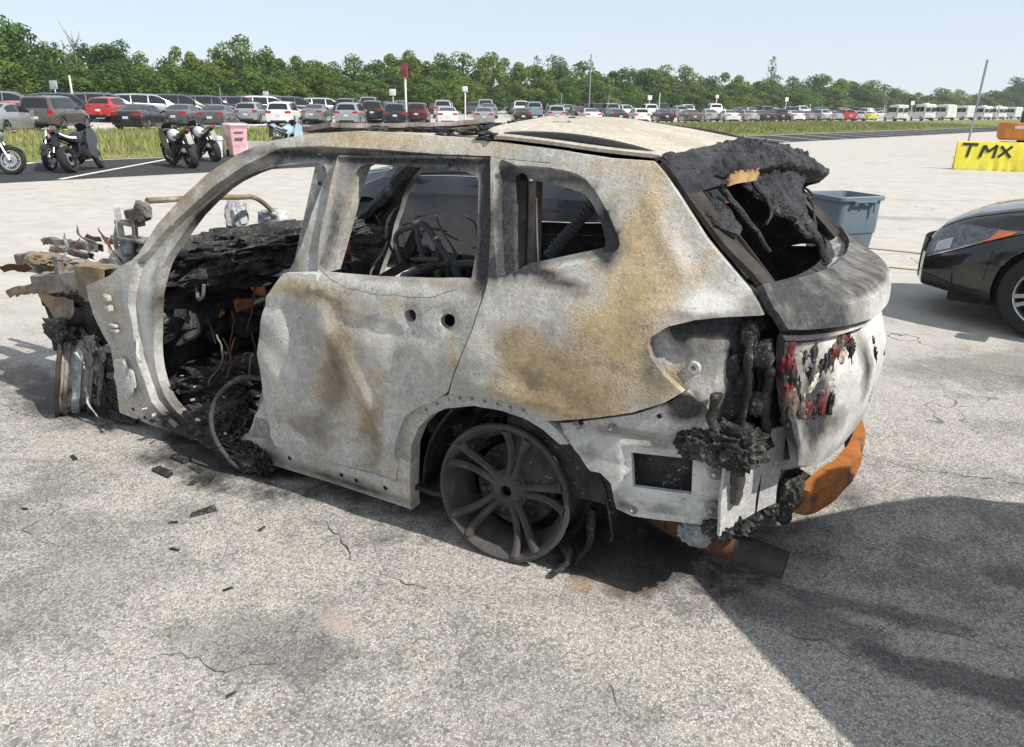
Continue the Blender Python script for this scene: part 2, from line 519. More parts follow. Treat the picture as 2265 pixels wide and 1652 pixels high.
# ------------------------------------------------------------------ materials of the wreck
def m_burnt(name, base=(.475, .468, .442), tan=(.385, .28, .145), tanbias=0., sootbias=0., whitebias=0.):
    t = NT(name)
    v = t.coord()
    at = t.sep(t.n('ShaderNodeAttribute', {'attribute_name': 'stain'}).outputs['Vector'])
    n1 = t.noise(v, 3.1, 4, .6, .4)
    n2 = t.noise(v, 12, 5, .72)
    n3 = t.noise(v, 75, 4, .75)
    n4 = t.noise(t.mapp(v, (1, 1, 1), (0, 0, 0), (4, 2, 7)), 6.5, 5, .7)
    wv = t.n('ShaderNodeVectorMath', {'operation': 'ADD'}, _0=v, _1=t.n('ShaderNodeVectorMath', {'operation': 'SCALE'}, _0=t.n('ShaderNodeTexNoise', Vector=v, Scale=38., Detail=2.).outputs['Color'], Scale=.022).outputs[0]).outputs[0]
    cr = t.vor(wv, 105., 'DISTANCE_TO_EDGE')
    spots = t.n('ShaderNodeTexVoronoi', {'feature': 'F1'}, Vector=wv, Scale=55.)
    g = t.mix(t.ss(n1, .3, .7), tuple(x*.78 for x in base), tuple(x*1.12 for x in base))
    n5 = t.noise(v, 30, 3, .7)
    g = t.mix(t.ss(n3, .42, .60, 0, .55), g, tuple(x*.5 for x in base))
    g = t.mix(t.ss(n5, .48, .66, 0, .38), g, tuple(x*.58 for x in base))
    g = t.mix(t.ss(n5, .46, .34, 0, .45), g, (.60, .60, .58))
    # flaking white ash
    wk = t.math('ADD', t.math('ADD', t.math('MULTIPLY', at[2], .9), whitebias), t.math('MULTIPLY', t.math('SUBTRACT', n4, .5), 1.6))
    wk = t.math('ADD', wk, t.math('MULTIPLY', t.math('SUBTRACT', n3, .5), .9))
    g = t.mix(t.ss(wk, .22, .75, 0, .8), g, (.62, .615, .59))
    # scorched ochre primer showing where the ash has come off
    tk = t.math('ADD', t.math('ADD', t.math('MULTIPLY', at[0], 1.0), tanbias), t.math('MULTIPLY', t.math('SUBTRACT', n2, .5), 1.3))
    tk = t.math('ADD', tk, t.math('ADD', t.math('MULTIPLY', t.math('SUBTRACT', n4, .5), .8), t.math('MULTIPLY', t.math('SUBTRACT', n3, .5), .5)))
    tcol = t.mix(t.ss(n4, .3, .7), tan, tuple(x*.62 for x in tan))
    tcol = t.mix(t.ss(n3, .4, .65, 0, .6), tcol, tuple(x*1.4 for x in tan))
    tcol = t.mix(t.ss(n5, .48, .66, 0, .5), tcol, tuple(x*.5 for x in tan))
    g = t.mix(t.ss(tk, .05, .70, 0, .90), g, tcol)
    # crackled paint skin: pale curled edges
    band = t.math('MULTIPLY', t.ss(tk, .0, .4), t.ss(tk, 1.15, .6))
    g = t.mix(t.math('MULTIPLY', t.ss(cr, .13, .02), t.math('MULTIPLY', band, .5)), g, (.58, .555, .49))
    # little pits
    pit = t.math('MULTIPLY', t.ss(spots.outputs['Distance'], .30, .14), t.math('GREATER_THAN', t.sep(spots.outputs['Color'])[0], .80))
    g = t.mix(t.math('MULTIPLY', pit, .5), g, (.12, .10, .08))
    # soot
    sk = t.math('ADD', t.math('ADD', t.math('MULTIPLY', at[1], 1.25), sootbias), t.math('MULTIPLY', t.math('SUBTRACT', n2, .5), .9))
    sk = t.math('ADD', sk, t.math('MULTIPLY', t.math('SUBTRACT', n1, .5), .5))
    g = t.mix(t.ss(sk, .10, .42, 0, .62), g, t.mix(t.ss(n4, .3, .7), (.16, .155, .15), (.20, .165, .12)))
    g = t.mix(t.ss(sk, .36, .95), g, t.mix(t.ss(n3, .3, .7), (.016, .016, .018), (.065, .065, .068)))
    t.bump(t.math('ADD', n3, t.math('MULTIPLY', n2, .8)), .5, .008)
    return t.fin(g, t.ss(n3, .3, .7, .62, .9), .0, .3)
def m_char(name='charred', a=(.008, .008, .009), b=(.035, .034, .036), ash=.12, rough=.62, fleck=(.30, .30, .30), bump=1.):
    t = NT(name)
    v = t.coord()
    n1 = t.noise(v, 9, 4, .7)
    n2 = t.noise(v, 60, 4, .7)
    c = t.mix(t.ss(n1, .35, .65), a, b)
    c = t.mix(t.ss(t.math('ADD', n2, t.math('MULTIPLY', n1, .4)), .86-ash, .98-ash*.6), c, fleck)
    t.bump(t.math('ADD', n2, t.noise(v, 28, 3, .6)), .8, .012*bump)
    return t.fin(c, t.ss(n2, .3, .7, rough-.2, rough+.2), 0, .4)
def m_rust(name, a, b, c3, k=.5):
    t = NT(name)
    v = t.coord()
    n1 = t.noise(v, 7, 4, .68)
    n2 = t.noise(v, 40, 4, .7)
    c = t.mix(t.ss(n1, .35, .65), a, b)
    c = t.mix(t.ss(t.noise(t.mapp(v, (1, 1, 1), (0, 0, 0), (9, 3, 1)), 4.4, 4, .65), k, k+.14), c, c3)
    c = t.mix(t.ss(n2, .5, .75, 0, .6), c, tuple(x*.45 for x in a))
    t.bump(n2, .5, .006)
    return t.fin(c, .8, .1, .3)
BURNT = m_burnt('scorched_panel')
BURNT_W = m_burnt('ash_white_panel', (.52, .52, .505), (.40, .33, .22), -.15, -.02, .05)
BURNT_ROOF = m_burnt('scorched_roof', (.50, .46, .39), (.44, .32, .16), .16, -.15, .1)
BURNT_D = m_burnt('sooty_panel', (.26, .26, .255), (.22, .16, .09), -.05, .22, -.1)
CHAR = m_char('charred', ash=.05)
CHAR_ASH = m_char('charred_ash', (.009, .009, .010), (.036, .034, .032), .13, .7, (.16, .155, .15))
CHAR_SPOIL = m_char('melted_plastic', (.010, .011, .013), (.05, .052, .058), .03, .42, (.15, .15, .16), 2.2)
RUST = m_rust('orange_rust', (.40, .145, .03), (.28, .10, .025), (.09, .07, .06), .55)
RUST_PIPE = m_rust('brown_rust', (.125, .056, .027), (.085, .043, .025), (.045, .036, .032), .55)
RUST_GREY = m_rust('rusty_steel', (.15, .125, .105), (.27, .26, .25), (.075, .065, .06), .52)
RUST_TAN = m_rust('tan_steel', (.28, .205, .12), (.15, .125, .10), (.33, .315, .29), .54)
ALU = m_char('melted_aluminium', (.22, .225, .23), (.55, .56, .57), .1, .55, (.75, .75, .75))
RIMM = m_rust('scorched_rim', (.050, .045, .043), (.078, .072, .069), (.13, .115, .105), .58)
RED_MELT = m_rust('melted_red_lens', (.15, .010, .020), (.06, .007, .010), (.16, .12, .10), .50)
GREYHOSE = simple('grey_hose', (.12, .125, .13), .7)

# ------------------------------------------------------------------ the wreck
wreck = thing('burnt_car', 'burnt out ash grey SUV shell with missing front door, centre foreground', 'car', CAR_O, CAR_RZ)
ZK = [0, .1, .2, .4, .6, .78, .86, .95, 1.0, 1.45, 1.52, 1.7]
YK = [.84, .862, .88, .895, .905, .925, .915, .900, .885, .695, .655, .5]
def sideY(x, z):
    y = (interp(z-.02, ZK, YK)+interp(z, ZK, YK)*2+interp(z+.02, ZK, YK))/4
    if x < -.2: y -= .10*((-.2-x)/.6)**2
    if x > 2.2: y -= .05*((x-2.2)/.8)**2
    return y
def blobs(lst):
    def f(x, z):
        s = [0., 0., 0.]
        for ch, cx, cz, rx, rz, ang, amt in lst:
            ca, sa = math.cos(ang), math.sin(ang)
            dx, dz = x-cx, z-cz
            a = (dx*ca+dz*sa)/rx; b = (-dx*sa+dz*ca)/rz
            q = a*a+b*b
            if q < 4: s[ch] += amt*math.exp(-q*1.4)
        return s
    return f
def side_panel(name, outline, holes, yfun, mats, parent=wreck, res=.026, thick=.012, recess=(), mirror=1, stain=None, edge=.016):
    """a sheet-metal panel: outline and holes in the (x, z) plane of the car's side, bent onto y = yfun(x, z)"""
    pts = []; edges = []
    def addloop(loop, closed=True):
        b = len(pts)
        lp = refine(loop, edge, closed)
        pts.extend(lp)
        n = len(lp)
        for i in range(n if closed else n-1):
            edges.append((b+i, b+(i+1) % n))
    addloop(outline)
    for h in holes: addloop(h)
    recs = []
    for poly, depth, w in recess:
        recs.append((poly, depth, w))
        cx = sum(p[0] for p in poly)/len(poly); cz = sum(p[1] for p in poly)/len(poly)
        lp = refine(poly, edge)
        n = len(lp)
        for k in (0, 1):
            b0 = len(pts)
            cand = []
            for i in range(n):
                x, z = lp[i]
                if k:
                    ax, az = lp[i-1]; bx, bz = lp[(i+1) % n]
                    nx, nz = bz-az, -(bx-ax)
                    L = math.hypot(nx, nz) or 1
                    nx, nz = nx/L*w, nz/L*w
                    if not inpoly(x+nx*.5, z+nz*.5, poly): nx, nz = -nx, -nz
                    x += nx; z += nz
                if inpoly(x, z, outline) and not any(inpoly(x, z, h) for h in holes): cand.append((x, z))
            pts.extend(cand)
    x0 = min(p[0] for p in outline); x1 = max(p[0] for p in outline)
    z0 = min(p[1] for p in outline); z1 = max(p[1] for p in outline)
    loops = [outline]+list(holes)
    nx = int((x1-x0)/res); nz = int((z1-z0)/res)
    for i in range(nx+1):
        for j in range(nz+1):
            x = x0+(i+.5*(j % 2))*res; z = z0+j*res
            if inpoly(x, z, outline) and not any(inpoly(x, z, h) for h in holes):
                if min(segdist(x, z, l) for l in loops) > res*.5: pts.append((x, z))
    vo, eo, fo, *_ = delaunay_2d_cdt([Vector(p) for p in pts], edges, [], 0, 1e-5)
    F = []
    for f in fo:
        cx = sum(vo[i].x for i in f)/len(f); cz = sum(vo[i].y for i in f)/len(f)
        if inpoly(cx, cz, outline) and not any(inpoly(cx, cz, h) for h in holes):
            F.append(tuple(f))
    used = sorted({i for f in F for i in f}); mp = {a: b for b, a in enumerate(used)}
    P = [(vo[i].x, vo[i].y) for i in used]
    F = [tuple(mp[i] for i in f) for f in F]
    V = []
    for x, z in P:
        y = yfun(x, z)
        for poly, depth, w in recs:
            if inpoly(x, z, poly): y -= depth*sstep(0, w, segdist(x, z, poly)+1e-4)
        V.append(Vector((x, y*mirror, z)))
    # orient outwards
    def nrm(f): return (V[f[1]]-V[f[0]]).cross(V[f[2]]-V[f[0]])
    F = [f if nrm(f).y*mirror > 0 else f[::-1] for f in F]
    n = len(V)
    cnt = {}
    for f in F:
        for i in range(len(f)):
            a, b = f[i], f[(i+1) % len(f)]
            cnt[(a, b)] = 1
    rim = [(a, b) for (a, b) in cnt if (b, a) not in cnt]
    V2 = [v-Vector((0, thick*mirror, 0)) for v in V]
    FF = F+[tuple(n+i for i in reversed(f)) for f in F]+[(b, a, n+a, n+b) for a, b in rim]
    mi = [0]*len(F)+[1]*len(F)+[0]*len(rim)
    me = bpy.data.meshes.new(name)
    me.from_pydata([tuple(v) for v in V+V2], [], FF)
    for m in mats: me.materials.append(m)
    me.polygons.foreach_set('material_index', mi)
    at = me.attributes.new('stain', 'FLOAT_VECTOR', 'POINT')
    if stain:
        st = [stain(x, z) for x, z in P]
        at.data.foreach_set('vector', [c for s in st+st for c in s])
    me.update()
    finish(me, 42)
    return link(name, me, parent)

P_frame = [(2.336, .088), (2.284, .26), (2.255, .464), (2.302, .532), (2.34, .613), (2.348, .711), (2.331, .777), (2.139, .848), (2.063, .898), (1.969, .939), (1.925, .973), (1.84, 1.103), (1.715, 1.23), (1.587, 1.331), (1.431, 1.417), (1.266, 1.477), (1.052, 1.511), (.823, 1.528), (.557, 1.525), (.251, 1.515), (-.029, 1.495), (-.116, 1.488), (-.112, 1.449), (.027, 1.453), (.155, 1.457), (.105, 1.236), (.08, 1.06), (.112, .909), (.184, .698), (.273, .607), (.397, .487), (.439, .38), (.454, .235), (.441, .066), (.798, .072), (1.179, .066), (1.41, .065), (1.757, .064), (2.096, .072)]
P_front = [(.932, 1.359), (.952, 1.391), (.987, 1.402), (1.08, 1.395), (1.184, 1.38), (1.29, 1.36), (1.394, 1.324), (1.496, 1.271), (1.636, 1.151), (1.728, 1.026), (1.802, .921), (1.845, .815), (1.904, .676), (1.955, .532), (1.977, .388), (1.963, .271), (1.89, .183), (1.761, .141), (1.538, .14), (1.386, .183), (1.316, .292), (1.236, .398), (1.214, .572), (1.167, .745), (1.127, .866), (1.028, .975), (.985, 1.093), (.967, 1.204), (.947, 1.307)]
P_rear = [(.765, 1.368), (.754, 1.397), (.72, 1.411), (.56, 1.409), (.409, 1.408), (.281, 1.405), (.213, 1.396), (.205, 1.383), (.184, 1.288), (.158, 1.161), (.154, 1.053), (.149, .896), (.29, .649), (.478, .458), (.524, .223), (.791, .218), (1.1, .221), (1.13, .364), (1.07, .755), (.98, .918), (.80, 1.01)]
P_step = [(1.937, .942), (1.867, .985), (1.774, 1.086), (1.632, 1.204), (1.528, 1.284), (1.364, 1.379), (1.177, 1.454), (.971, 1.468), (.675, 1.467), (.403, 1.46), (.17, 1.462), (.06, 1.1), (.45, .19), (1.25, .185), (1.9, .10), (2.02, .22), (2.06, .45), (2.03, .72)]
P_door = [(1.007, .986), (.852, 1.006), (.869, 1.143), (.871, 1.3), (.867, 1.437), (.741, 1.439), (.576, 1.45), (.358, 1.455), (.166, 1.455), (.111, 1.258), (.072, 1.061), (.076, 1.011), (.105, .896), (.144, .788), (.206, .648), (.253, .608), (.339, .56), (.407, .508), (.44, .449), (.461, .381), (.489, .221), (.49, .198), (.767, .197), (1.158, .193), (1.181, .239), (1.19, .33), (1.183, .451), (1.172, .63), (1.132, .766), (1.096, .883)]
P_dwin = [(.77, 1.375), (.747, 1.401), (.711, 1.412), (.553, 1.41), (.402, 1.409), (.275, 1.406), (.219, 1.396), (.202, 1.378), (.18, 1.289), (.154, 1.163), (.148, 1.057), (.3, 1.04), (.559, 1.018), (.81, 1.006), (.808, 1.146), (.787, 1.275)]
P_hand = [(.411, .9), (.383, .932), (.281, .942), (.19, .944), (.179, .912), (.216, .87), (.3, .867), (.378, .87)]
P_h1 = [(.402, .905), (.392, .922), (.362, .926), (.350, .905), (.358, .886), (.385, .882)]
P_h2 = [(.242, .914), (.221, .932), (.186, .930), (.180, .905), (.200, .888), (.218, .882), (.240, .892)]
P_quart = [(-.116, 1.488), (-.282, 1.473), (-.425, 1.469), (-.469, 1.434), (-.523, 1.376), (-.628, 1.257), (-.724, 1.168), (-.784, 1.117), (-.816, 1.081), (-.835, 1.05), (-.725, 1.037), (-.651, 1.024), (-.577, .998), (-.529, .96), (-.522, .931), (-.537, .898), (-.585, .847), (-.645, .802), (-.593, .76), (-.497, .71), (-.347, .662), (-.198, .62), (-.174, .638), (-.101, .664), (.008, .665), (.115, .651), (.204, .634), (.139, .789), (.1, .897), (.07, 1.011), (.067, 1.062), (.106, 1.258), (.161, 1.456), (-.075, 1.447)]
P_qwin = [(.061, 1.399), (-.001, 1.394), (-.077, 1.386), (-.19, 1.365), (-.229, 1.347), (-.276, 1.296), (-.309, 1.24), (-.319, 1.211), (-.305, 1.198), (-.204, 1.168), (-.055, 1.125), (-.007, 1.115)]
P_qrec = [(.135, 1.427), (.049, 1.437), (-.078, 1.436), (-.188, 1.421), (-.253, 1.38), (-.315, 1.313), (-.363, 1.247), (-.377, 1.213), (-.346, 1.182), (-.255, 1.15), (-.121, 1.122), (-.017, 1.096), (.037, 1.084)]
P_low = [(-.225, .603), (-.268, .548), (-.347, .454), (-.384, .454), (-.422, .422), (-.444, .327), (-.499, .31), (-.638, .318), (-.782, .321), (-.782, .485), (-.777, .591), (-.73, .62), (-.72, .681), (-.715, .741), (-.649, .797), (-.594, .745), (-.49, .692), (-.338, .642)]
P_lowh = [(-.482, .549), (-.679, .557), (-.684, .428), (-.495, .421)]
P_lowr = [(-.45, .563), (-.474, .579), (-.68, .586), (-.697, .566), (-.702, .403), (-.686, .396), (-.482, .39), (-.459, .405)]
P_archo = [(.50, .095), (.5, .213), (.47, .373), (.438, .472), (.356, .565), (.216, .629), (.123, .646), (.016, .658), (-.094, .657), (-.168, .633), (-.196, .613), (-.236, .584), (-.272, .544)]
P_archi = [(.447, .062), (.424, .234), (.406, .371), (.363, .462), (.299, .53), (.23, .57), (.108, .607), (-.007, .614), (-.109, .603), (-.175, .578), (-.24, .537)]
P_lamp = [(-.5, .954), (-.588, 1.01), (-.827, 1.044), (-.877, .984), (-.891, .875), (-.889, .6), (-.79, .58), (-.70, .70), (-.62, .78), (-.55, .838), (-.5, .89)]
def smooth2(p, sub=3): return [(q.x, q.y) for q in catmull([Vector((a, b)) for a, b in p], sub, True)]

def wob(x, z, a=.004, f=5., sd=0): return a*mnoise.noise(Vector((x*f+sd, z*f, sd*2.7)))
def frameY(x, z):
    y = sideY(x, z)-.006+wob(x, z, .004, 6, 1)
    return y
def ridge(x, z, x0, z0, x1, z1, w, d):
    dx, dz = x1-x0, z1-z0
    L = math.hypot(dx, dz)
    t = ((x-x0)*dx+(z-z0)*dz)/L/L
    s = ((x-x0)*dz-(z-z0)*dx)/L
    e = 1 if 0 <= t <= 1 else math.exp(-((t if t < 0 else t-1)*L/.08)**2)
    return d*e*math.exp(-(s/w)**2)
def doorY(x, z):
    y = sideY(x, z)+.006+wob(x, z, .007, 4.5, 3)
    if z > 1.0: return y-.012
    y += ridge(x, z, .95, .80, .62, .28, .075, -.046)       # long buckle
    y += ridge(x, z, .76, .80, .50, .36, .05, .020)
    y += ridge(x, z, 1.13, .60, .92, .30, .05, .018)+ridge(x, z, .66, .52, .52, .30, .03, -.018)+ridge(x, z, .36, .56, .30, .72, .03, .012)
    y += ridge(x, z, 1.10, .845, .30, .835, .022, -.008)    # crease under the shoulder
    y += ridge(x, z, .40, .74, .26, .62, .05, -.010)
    y += ridge(x, z, 1.15, .285, .47, .285, .03, -.012)
    for cx, cz, r in ((.375, .902, .035), (.212, .908, .04)):
        y -= .022*math.exp(-((x-cx)**2+(z-cz)**2)/r**2)
    return y
def quarterY(x, z):
    y = sideY(x, z)+.006+wob(x, z, .006, 5, 5)
    y += ridge(x, z, -.15, .80, -.50, .78, .10, -.012)
    y += ridge(x, z, .1, .70, -.2, .68, .03, .014)           # arch flare
    y += ridge(x, z, -.56, 1.19, -.44, 1.36, .022, .010)
    y += ridge(x, z, -.52, 1.02, -.80, 1.075, .03, .016)
    y += ridge(x, z, -.45, 1.02, -.62, 1.10, .05, -.012)
    y += ridge(x, z, .02, .86, -.12, .72, .05, -.008)
    return y
def lowY(x, z):
    y = sideY(x, z)-.025+wob(x, z, .004, 7, 9)
    if z > .61: y += .0
    y += ridge(x, z, -.25, .60, -.72, .625, .014, -.014)
    y += ridge(x, z, -.47, .365, -.69, .372, .007, .007)
    y += ridge(x, z, -.35, .50, -.42, .50, .012, -.006)
    if -.66 < x < -.52: y += .008*math.exp(-((z-.345-.012*math.sin((x+.66)*2*math.pi/.07))/.008)**2)
    return y
st_frame = blobs([(0, .6, 1.5, .7, .04, 0, .35), (0, 1.7, 1.24, .35, .05, -.8, .35), (0, 2.2, .45, .14, .35, 0, .28), (0, .95, 1.3, .06, .15, 0, .2), (1, .75, 1.43, .7, .022, 0, .55), (1, 1.30, 1.35, .2, .025, -.35, .5), (1, 1.62, 1.17, .16, .025, -.75, .5), (1, 1.88, .72, .025, .3, .2, .5), (1, 2.22, .55, .06, .2, 0, .25), (1, 1.75, .10, .4, .06, 0, .7), (1, .8, .11, .5, .035, 0, .45), (0, 1.85, 1.08, .2, .04, -.8, .4), (2, .3, 1.5, .5, .05, 0, .5), (0, .75, 1.5, .3, .05, 0, .55), (0, .15, 1.49, .14, .05, 0, .5), (0, 1.5, 1.38, .35, .05, -.6, .5), (0, 2.2, .72, .12, .12, 0, .5), (2, 2.0, .45, .07, .35, 0, .9), (2, 1.9, .85, .06, .2, .4, .7), (1, 1.94, .22, .1, .12, 0, .5), (1, 1.6, .10, .35, .09, 0, 1.), (2, .98, 1.2, .05, .2, 0, .6), (1, 1.0, 1.0, .06, .06, 0, .5), (1, .9, 1.44, .6, .02, 0, .25), (0, 2.22, .2, .12, .18, 0, .3), (1, 1.2, .3, .06, .3, 0, .4), (1, .8, .09, .4, .04, 0, .35)])
st_door = blobs([(0, .55, .75, .5, .25, 0, .10), (0, 1.05, .40, .12, .2, 0, .18), (1, .76, .62, .09, .30, .35, .52), (0, .70, .52, .14, .34, .35, .35), (1, .60, .38, .08, .20, .3, .42), (1, .95, .33, .18, .10, 0, .35), (1, .85, .92, .22, .035, 0, .3), (1, .12, 1.25, .05, .3, -.15, .5), (1, .82, 1.15, .03, .2, 0, .25), (1, .45, 1.43, .45, .04, 0, .35), (1, .38, .9, .03, .03, 0, .3), (1, .21, .9, .04, .03, 0, .3), (1, 1.15, .75, .03, .12, 0, .4), (0, .25, .40, .05, .2, 0, .2), (0, .90, .93, .24, .05, 0, .9), (0, .42, .93, .2, .04, 0, .35), (0, .78, .62, .10, .30, .35, .62), (0, .60, .40, .09, .25, .3, .65), (2, 1.05, .6, .12, .3, 0, .45), (2, .56, .62, .07, .28, .3, .8), (2, .5, .8, .2, .08, 0, .5), (0, .16, .75, .03, .2, -.3, .6), (2, .82, 1.2, .05, .25, 0, 1.), (1, .14, 1.25, .035, .25, -.15, .45), (1, .5, 1.43, .4, .03, 0, .3), (0, .5, .23, .06, .06, 0, .5), (1, .8, .21, .4, .03, 0, .18), (2, .3, 1.42, .15, .03, 0, .3), (2, .5, 1.01, .5, .02, 0, .4)])
st_quart = blobs([(0, -.42, 1.25, .14, .25, .3, .35), (0, -.1, 1.46, .3, .03, 0, .3), (0, -.1, .85, .3, .2, 0, .12), (0, -.62, 1.15, .08, .12, .4, .3), (0, -.3, 1.45, .2, .04, 0, .3), (1, .05, 1.25, .06, .25, -.15, .4), (1, -.1, 1.40, .2, .03, 0, .3), (1, -.33, 1.24, .06, .06, 0, .5), (1, -.20, .93, .08, .08, 0, .22), (1, -.30, .72, .06, .04, 0, .3), (1, -.15, .75, .06, .08, 0, .2), (1, -.55, .86, .05, .08, -.5, .5), (1, -.66, 1.03, .16, .015, 0, .5), (0, -.3, .74, .32, .12, .1, .45), (0, -.45, 1.02, .2, .2, .5, .35), (1, .02, .78, .08, .10, 0, .25), (1, -.40, .86, .10, .03, .3, .3), (0, -.22, .80, .24, .10, .1, .95), (0, -.10, .90, .10, .07, 0, .5), (0, -.43, .92, .17, .10, .6, .75), (0, -.48, 1.12, .10, .15, .3, .7), (0, -.42, 1.3, .08, .14, .3, .4), (0, -.2, .69, .25, .06, 0, .7), (2, -.0, .95, .14, .10, 0, .45), (2, -.58, 1.19, .04, .16, -.6, .8), (2, -.70, 1.07, .12, .035, 0, .9), (1, -.35, 1.18, .05, .05, 0, .7), (1, .04, 1.1, .08, .035, 0, .85), (1, -.15, 1.105, .22, .03, .22, .8), (1, .1, 1.25, .035, .25, -.1, .45), (1, -.3, 1.28, .05, .09, .4, .5), (2, .02, .85, .1, .16, 0, .5), (1, -.8, 1.08, .06, .05, 0, .4), (0, -.6, .82, .06, .05, 0, .7), (1, -.53, .93, .02, .05, 0, .3), (2, -.02, 1.41, .12, .03, 0, .7)])
st_low = blobs([(1, -.45, .62, .3, .02, 0, .5), (1, -.35, .52, .05, .05, 0, .4), (1, -.58, .59, .15, .02, 0, .35), (1, -.45, .36, .03, .06, 0, .35), (1, -.6, .36, .12, .02, 0, .35), (1, -.62, .76, .08, .05, 0, .5), (2, -.55, .45, .35, .2, 0, .55), (1, -.66, .74, .06, .05, 0, .9), (1, -.62, .70, .05, .02, 0, .5), (0, -.45, .4, .03, .12, 0, .3), (1, -.76, .40, .03, .03, 0, .9), (1, -.75, .52, .03, .03, 0, .7), (1, -.74, .6, .06, .05, 0, .9), (1, -.475, .345, .02, .02, 0, .6)])
st_arch = blobs([(1, .43, .4, .06, .2, 0, .25), (0, .45, .15, .06, .12, 0, .5), (1, 0, .62, .3, .02, 0, .25)])
def fade(f, z0=.985, z1=1.03, amt=.30):
    def g(x, z):
        s = f(x, z); s[1] += amt*sstep(z0, z1, z)*sstep(1.49, 1.44, z); return s
    return g
st_door = fade(st_door, amt=.34)
st_frame = fade(st_frame, amt=.20)
qf = st_quart
def st_quart(x, z):
    s = qf(x, z)
    if inpoly(x, z, P_qrec): s[1] += .36
    return s

for mir in (1, -1):
    side_panel('side_frame', P_frame, [smooth2(P_front, 2), P_rear], frameY, [BURNT, CHAR_ASH if mir > 0 else CHAR], recess=[(P_step, .034, .014)], mirror=mir, stain=st_frame, thick=.05, res=.035)
    side_panel('rear_door', P_door, [P_dwin, smooth2(P_h1), smooth2(P_h2)], doorY, [BURNT, CHAR], recess=[([(.99, .993), (.86, 1.009), (.87, 1.43), (.17, 1.452), (.118, 1.25), (.078, 1.05), (.3, 1.035), (.56, 1.013)], .010, .010)] if mir > 0 else [], mirror=mir, stain=st_door, thick=.03)
    side_panel('door_inner_panel', [(1.12, .30), (1.10, .75), (1.03, .93), (.16, .985), (.14, .85), (.30, .60), (.45, .45), (.52, .24)], [], lambda x, z: sideY(x, z)-.10+wob(x, z, .01, 9, 2), [CHAR, CHAR], mirror=mir, thick=.01, res=.08)
    side_panel('quarter_panel', P_quart, [smooth2(P_qwin, 2)], quarterY, [BURNT, CHAR], recess=[(smooth2(P_qrec), .028, .016)], mirror=mir, stain=st_quart, thick=.03)
    side_panel('lower_rear_panel', P_low, [smooth2(P_lowh, 1)], lowY, [BURNT_W, CHAR], recess=[(P_lowr, .008, .009)], mirror=mir, stain=st_low, thick=.02, res=.02)
    side_panel('wheel_arch_lip', P_archo+P_archi[::-1], [], lambda x, z: sideY(x, z)-.010, [BURNT, CHAR], mirror=mir, stain=st_arch, thick=.06)
# tail lamp cavity: the bare inner panel where the lamp sat
def lampY(x, z):
    y = sideY(x, z)-.055-.55*max(0, -.70-x)-1.3*max(0, -.80-x)
    y += .030*math.exp(-((x+.60)**2+(z-.95)**2)/.006)
    y -= .028*math.exp(-((x+.585)/.05)**2-((z-.90)/.06)**2)
    y += .022*math.exp(-((x+.735)/.022)**2) * sstep(.72, .8, z)
    y += .02*math.exp(-((x+.70)/.03)**2-((z-.73)/.06)**2)
    return y+wob(x, z, .008, 11, 4)
st_lamp = blobs([(1, -.66, .94, .10, .10, 0, .45), (1, -.83, .95, .09, .16, 0, 1.3), (1, -.84, .72, .07, .18, 0, 1.3), (1, -.70, 1.0, .18, .03, 0, .8), (2, -.735, .88, .02, .16, 0, 1.2), (1, -.60, .98, .035, .04, 0, 1.1), (1, -.82, .85, .05, .3, 0, 1.2), (0, -.60, .82, .05, .06, -.6, .9), (1, -.70, 1.02, .2, .025, 0, .8), (2, -.66, .78, .04, .06, 0, .6), (1, -.78, .7, .06, .12, 0, .9), (1, -.66, .76, .04, .03, 0, .5)])
for mir in (1, -1):
    side_panel('lamp_cavity', P_lamp, [[(-.745, .86), (-.752, .86), (-.752, .93), (-.745, .93)]], lampY, [BURNT, CHAR], mirror=mir, stain=st_lamp, thick=.02, res=.018)
    m = MB()
    for x, z, r in ((-.655, .865, .017),):
        y = lampY(x, z)
        m.lathe([(r*.45, .004), (r*.5, .012), (r*1.1, .012), (r*1.3, 0)], 14, 'Y', c=(x, y*1, z) if mir > 0 else (x, y, z))
    if mir < 0: m.V = [(a, -b, c) for a, b, c in m.V]; m.F = [f[::-1] for f in m.F]
    m.obj('lamp_boss', BURNT_W, wreck)
# studs, bolt heads and burnt grommets on the panels
HOLE = simple('open_hole', (.006, .006, .006), .9)
def disc_on(name, x, z, yf, r, mat, proud=.003, off=0):
    y = yf(x, z)+off
    MB().lathe([(.0005, proud), (r*.75, proud), (r, proud*.2), (r*1.02, -.006)], 12, 'Y', c=(x, y, z)).obj(name, mat, wreck)
for x, z in ((1.10, .14), (.80, .135), (.72, .13), (.56, .14), (2.20, .14), (2.12, .11), (1.98, .10)):
    disc_on('sill_hole', x, z, frameY, .011, HOLE, .0025)
for i in range(9):
    a = i/8
    x = -.10+.42*a; z = .636+.0*a-.10*max(0, a-.45)**2*3
    disc_on('arch_rivet', x, z, sideY, .006, BURNT_D, .004, -.008)
for x, z in ((.93, 1.33), (.50, 1.435), (.60, 1.43), (.33, 1.43)):
    disc_on('pillar_hole', x, z, doorY, .008, HOLE, .003)
for x, z, r in ((-.295, .615, .014), (-.42, .632, .014), (-.50, .337, .014), (-.752, .385, .022), (-.752, .52, .02)):
    disc_on('grommet', x, z, lowY, r*1.25, BURNT_D, .006)
    disc_on('stud', x, z, lowY, r*.45, ALU, .022)
for x, z in ((-.31, .628), (-.57, .70)):
    disc_on('panel_hole', x, z, lowY, .009, HOLE, .003)
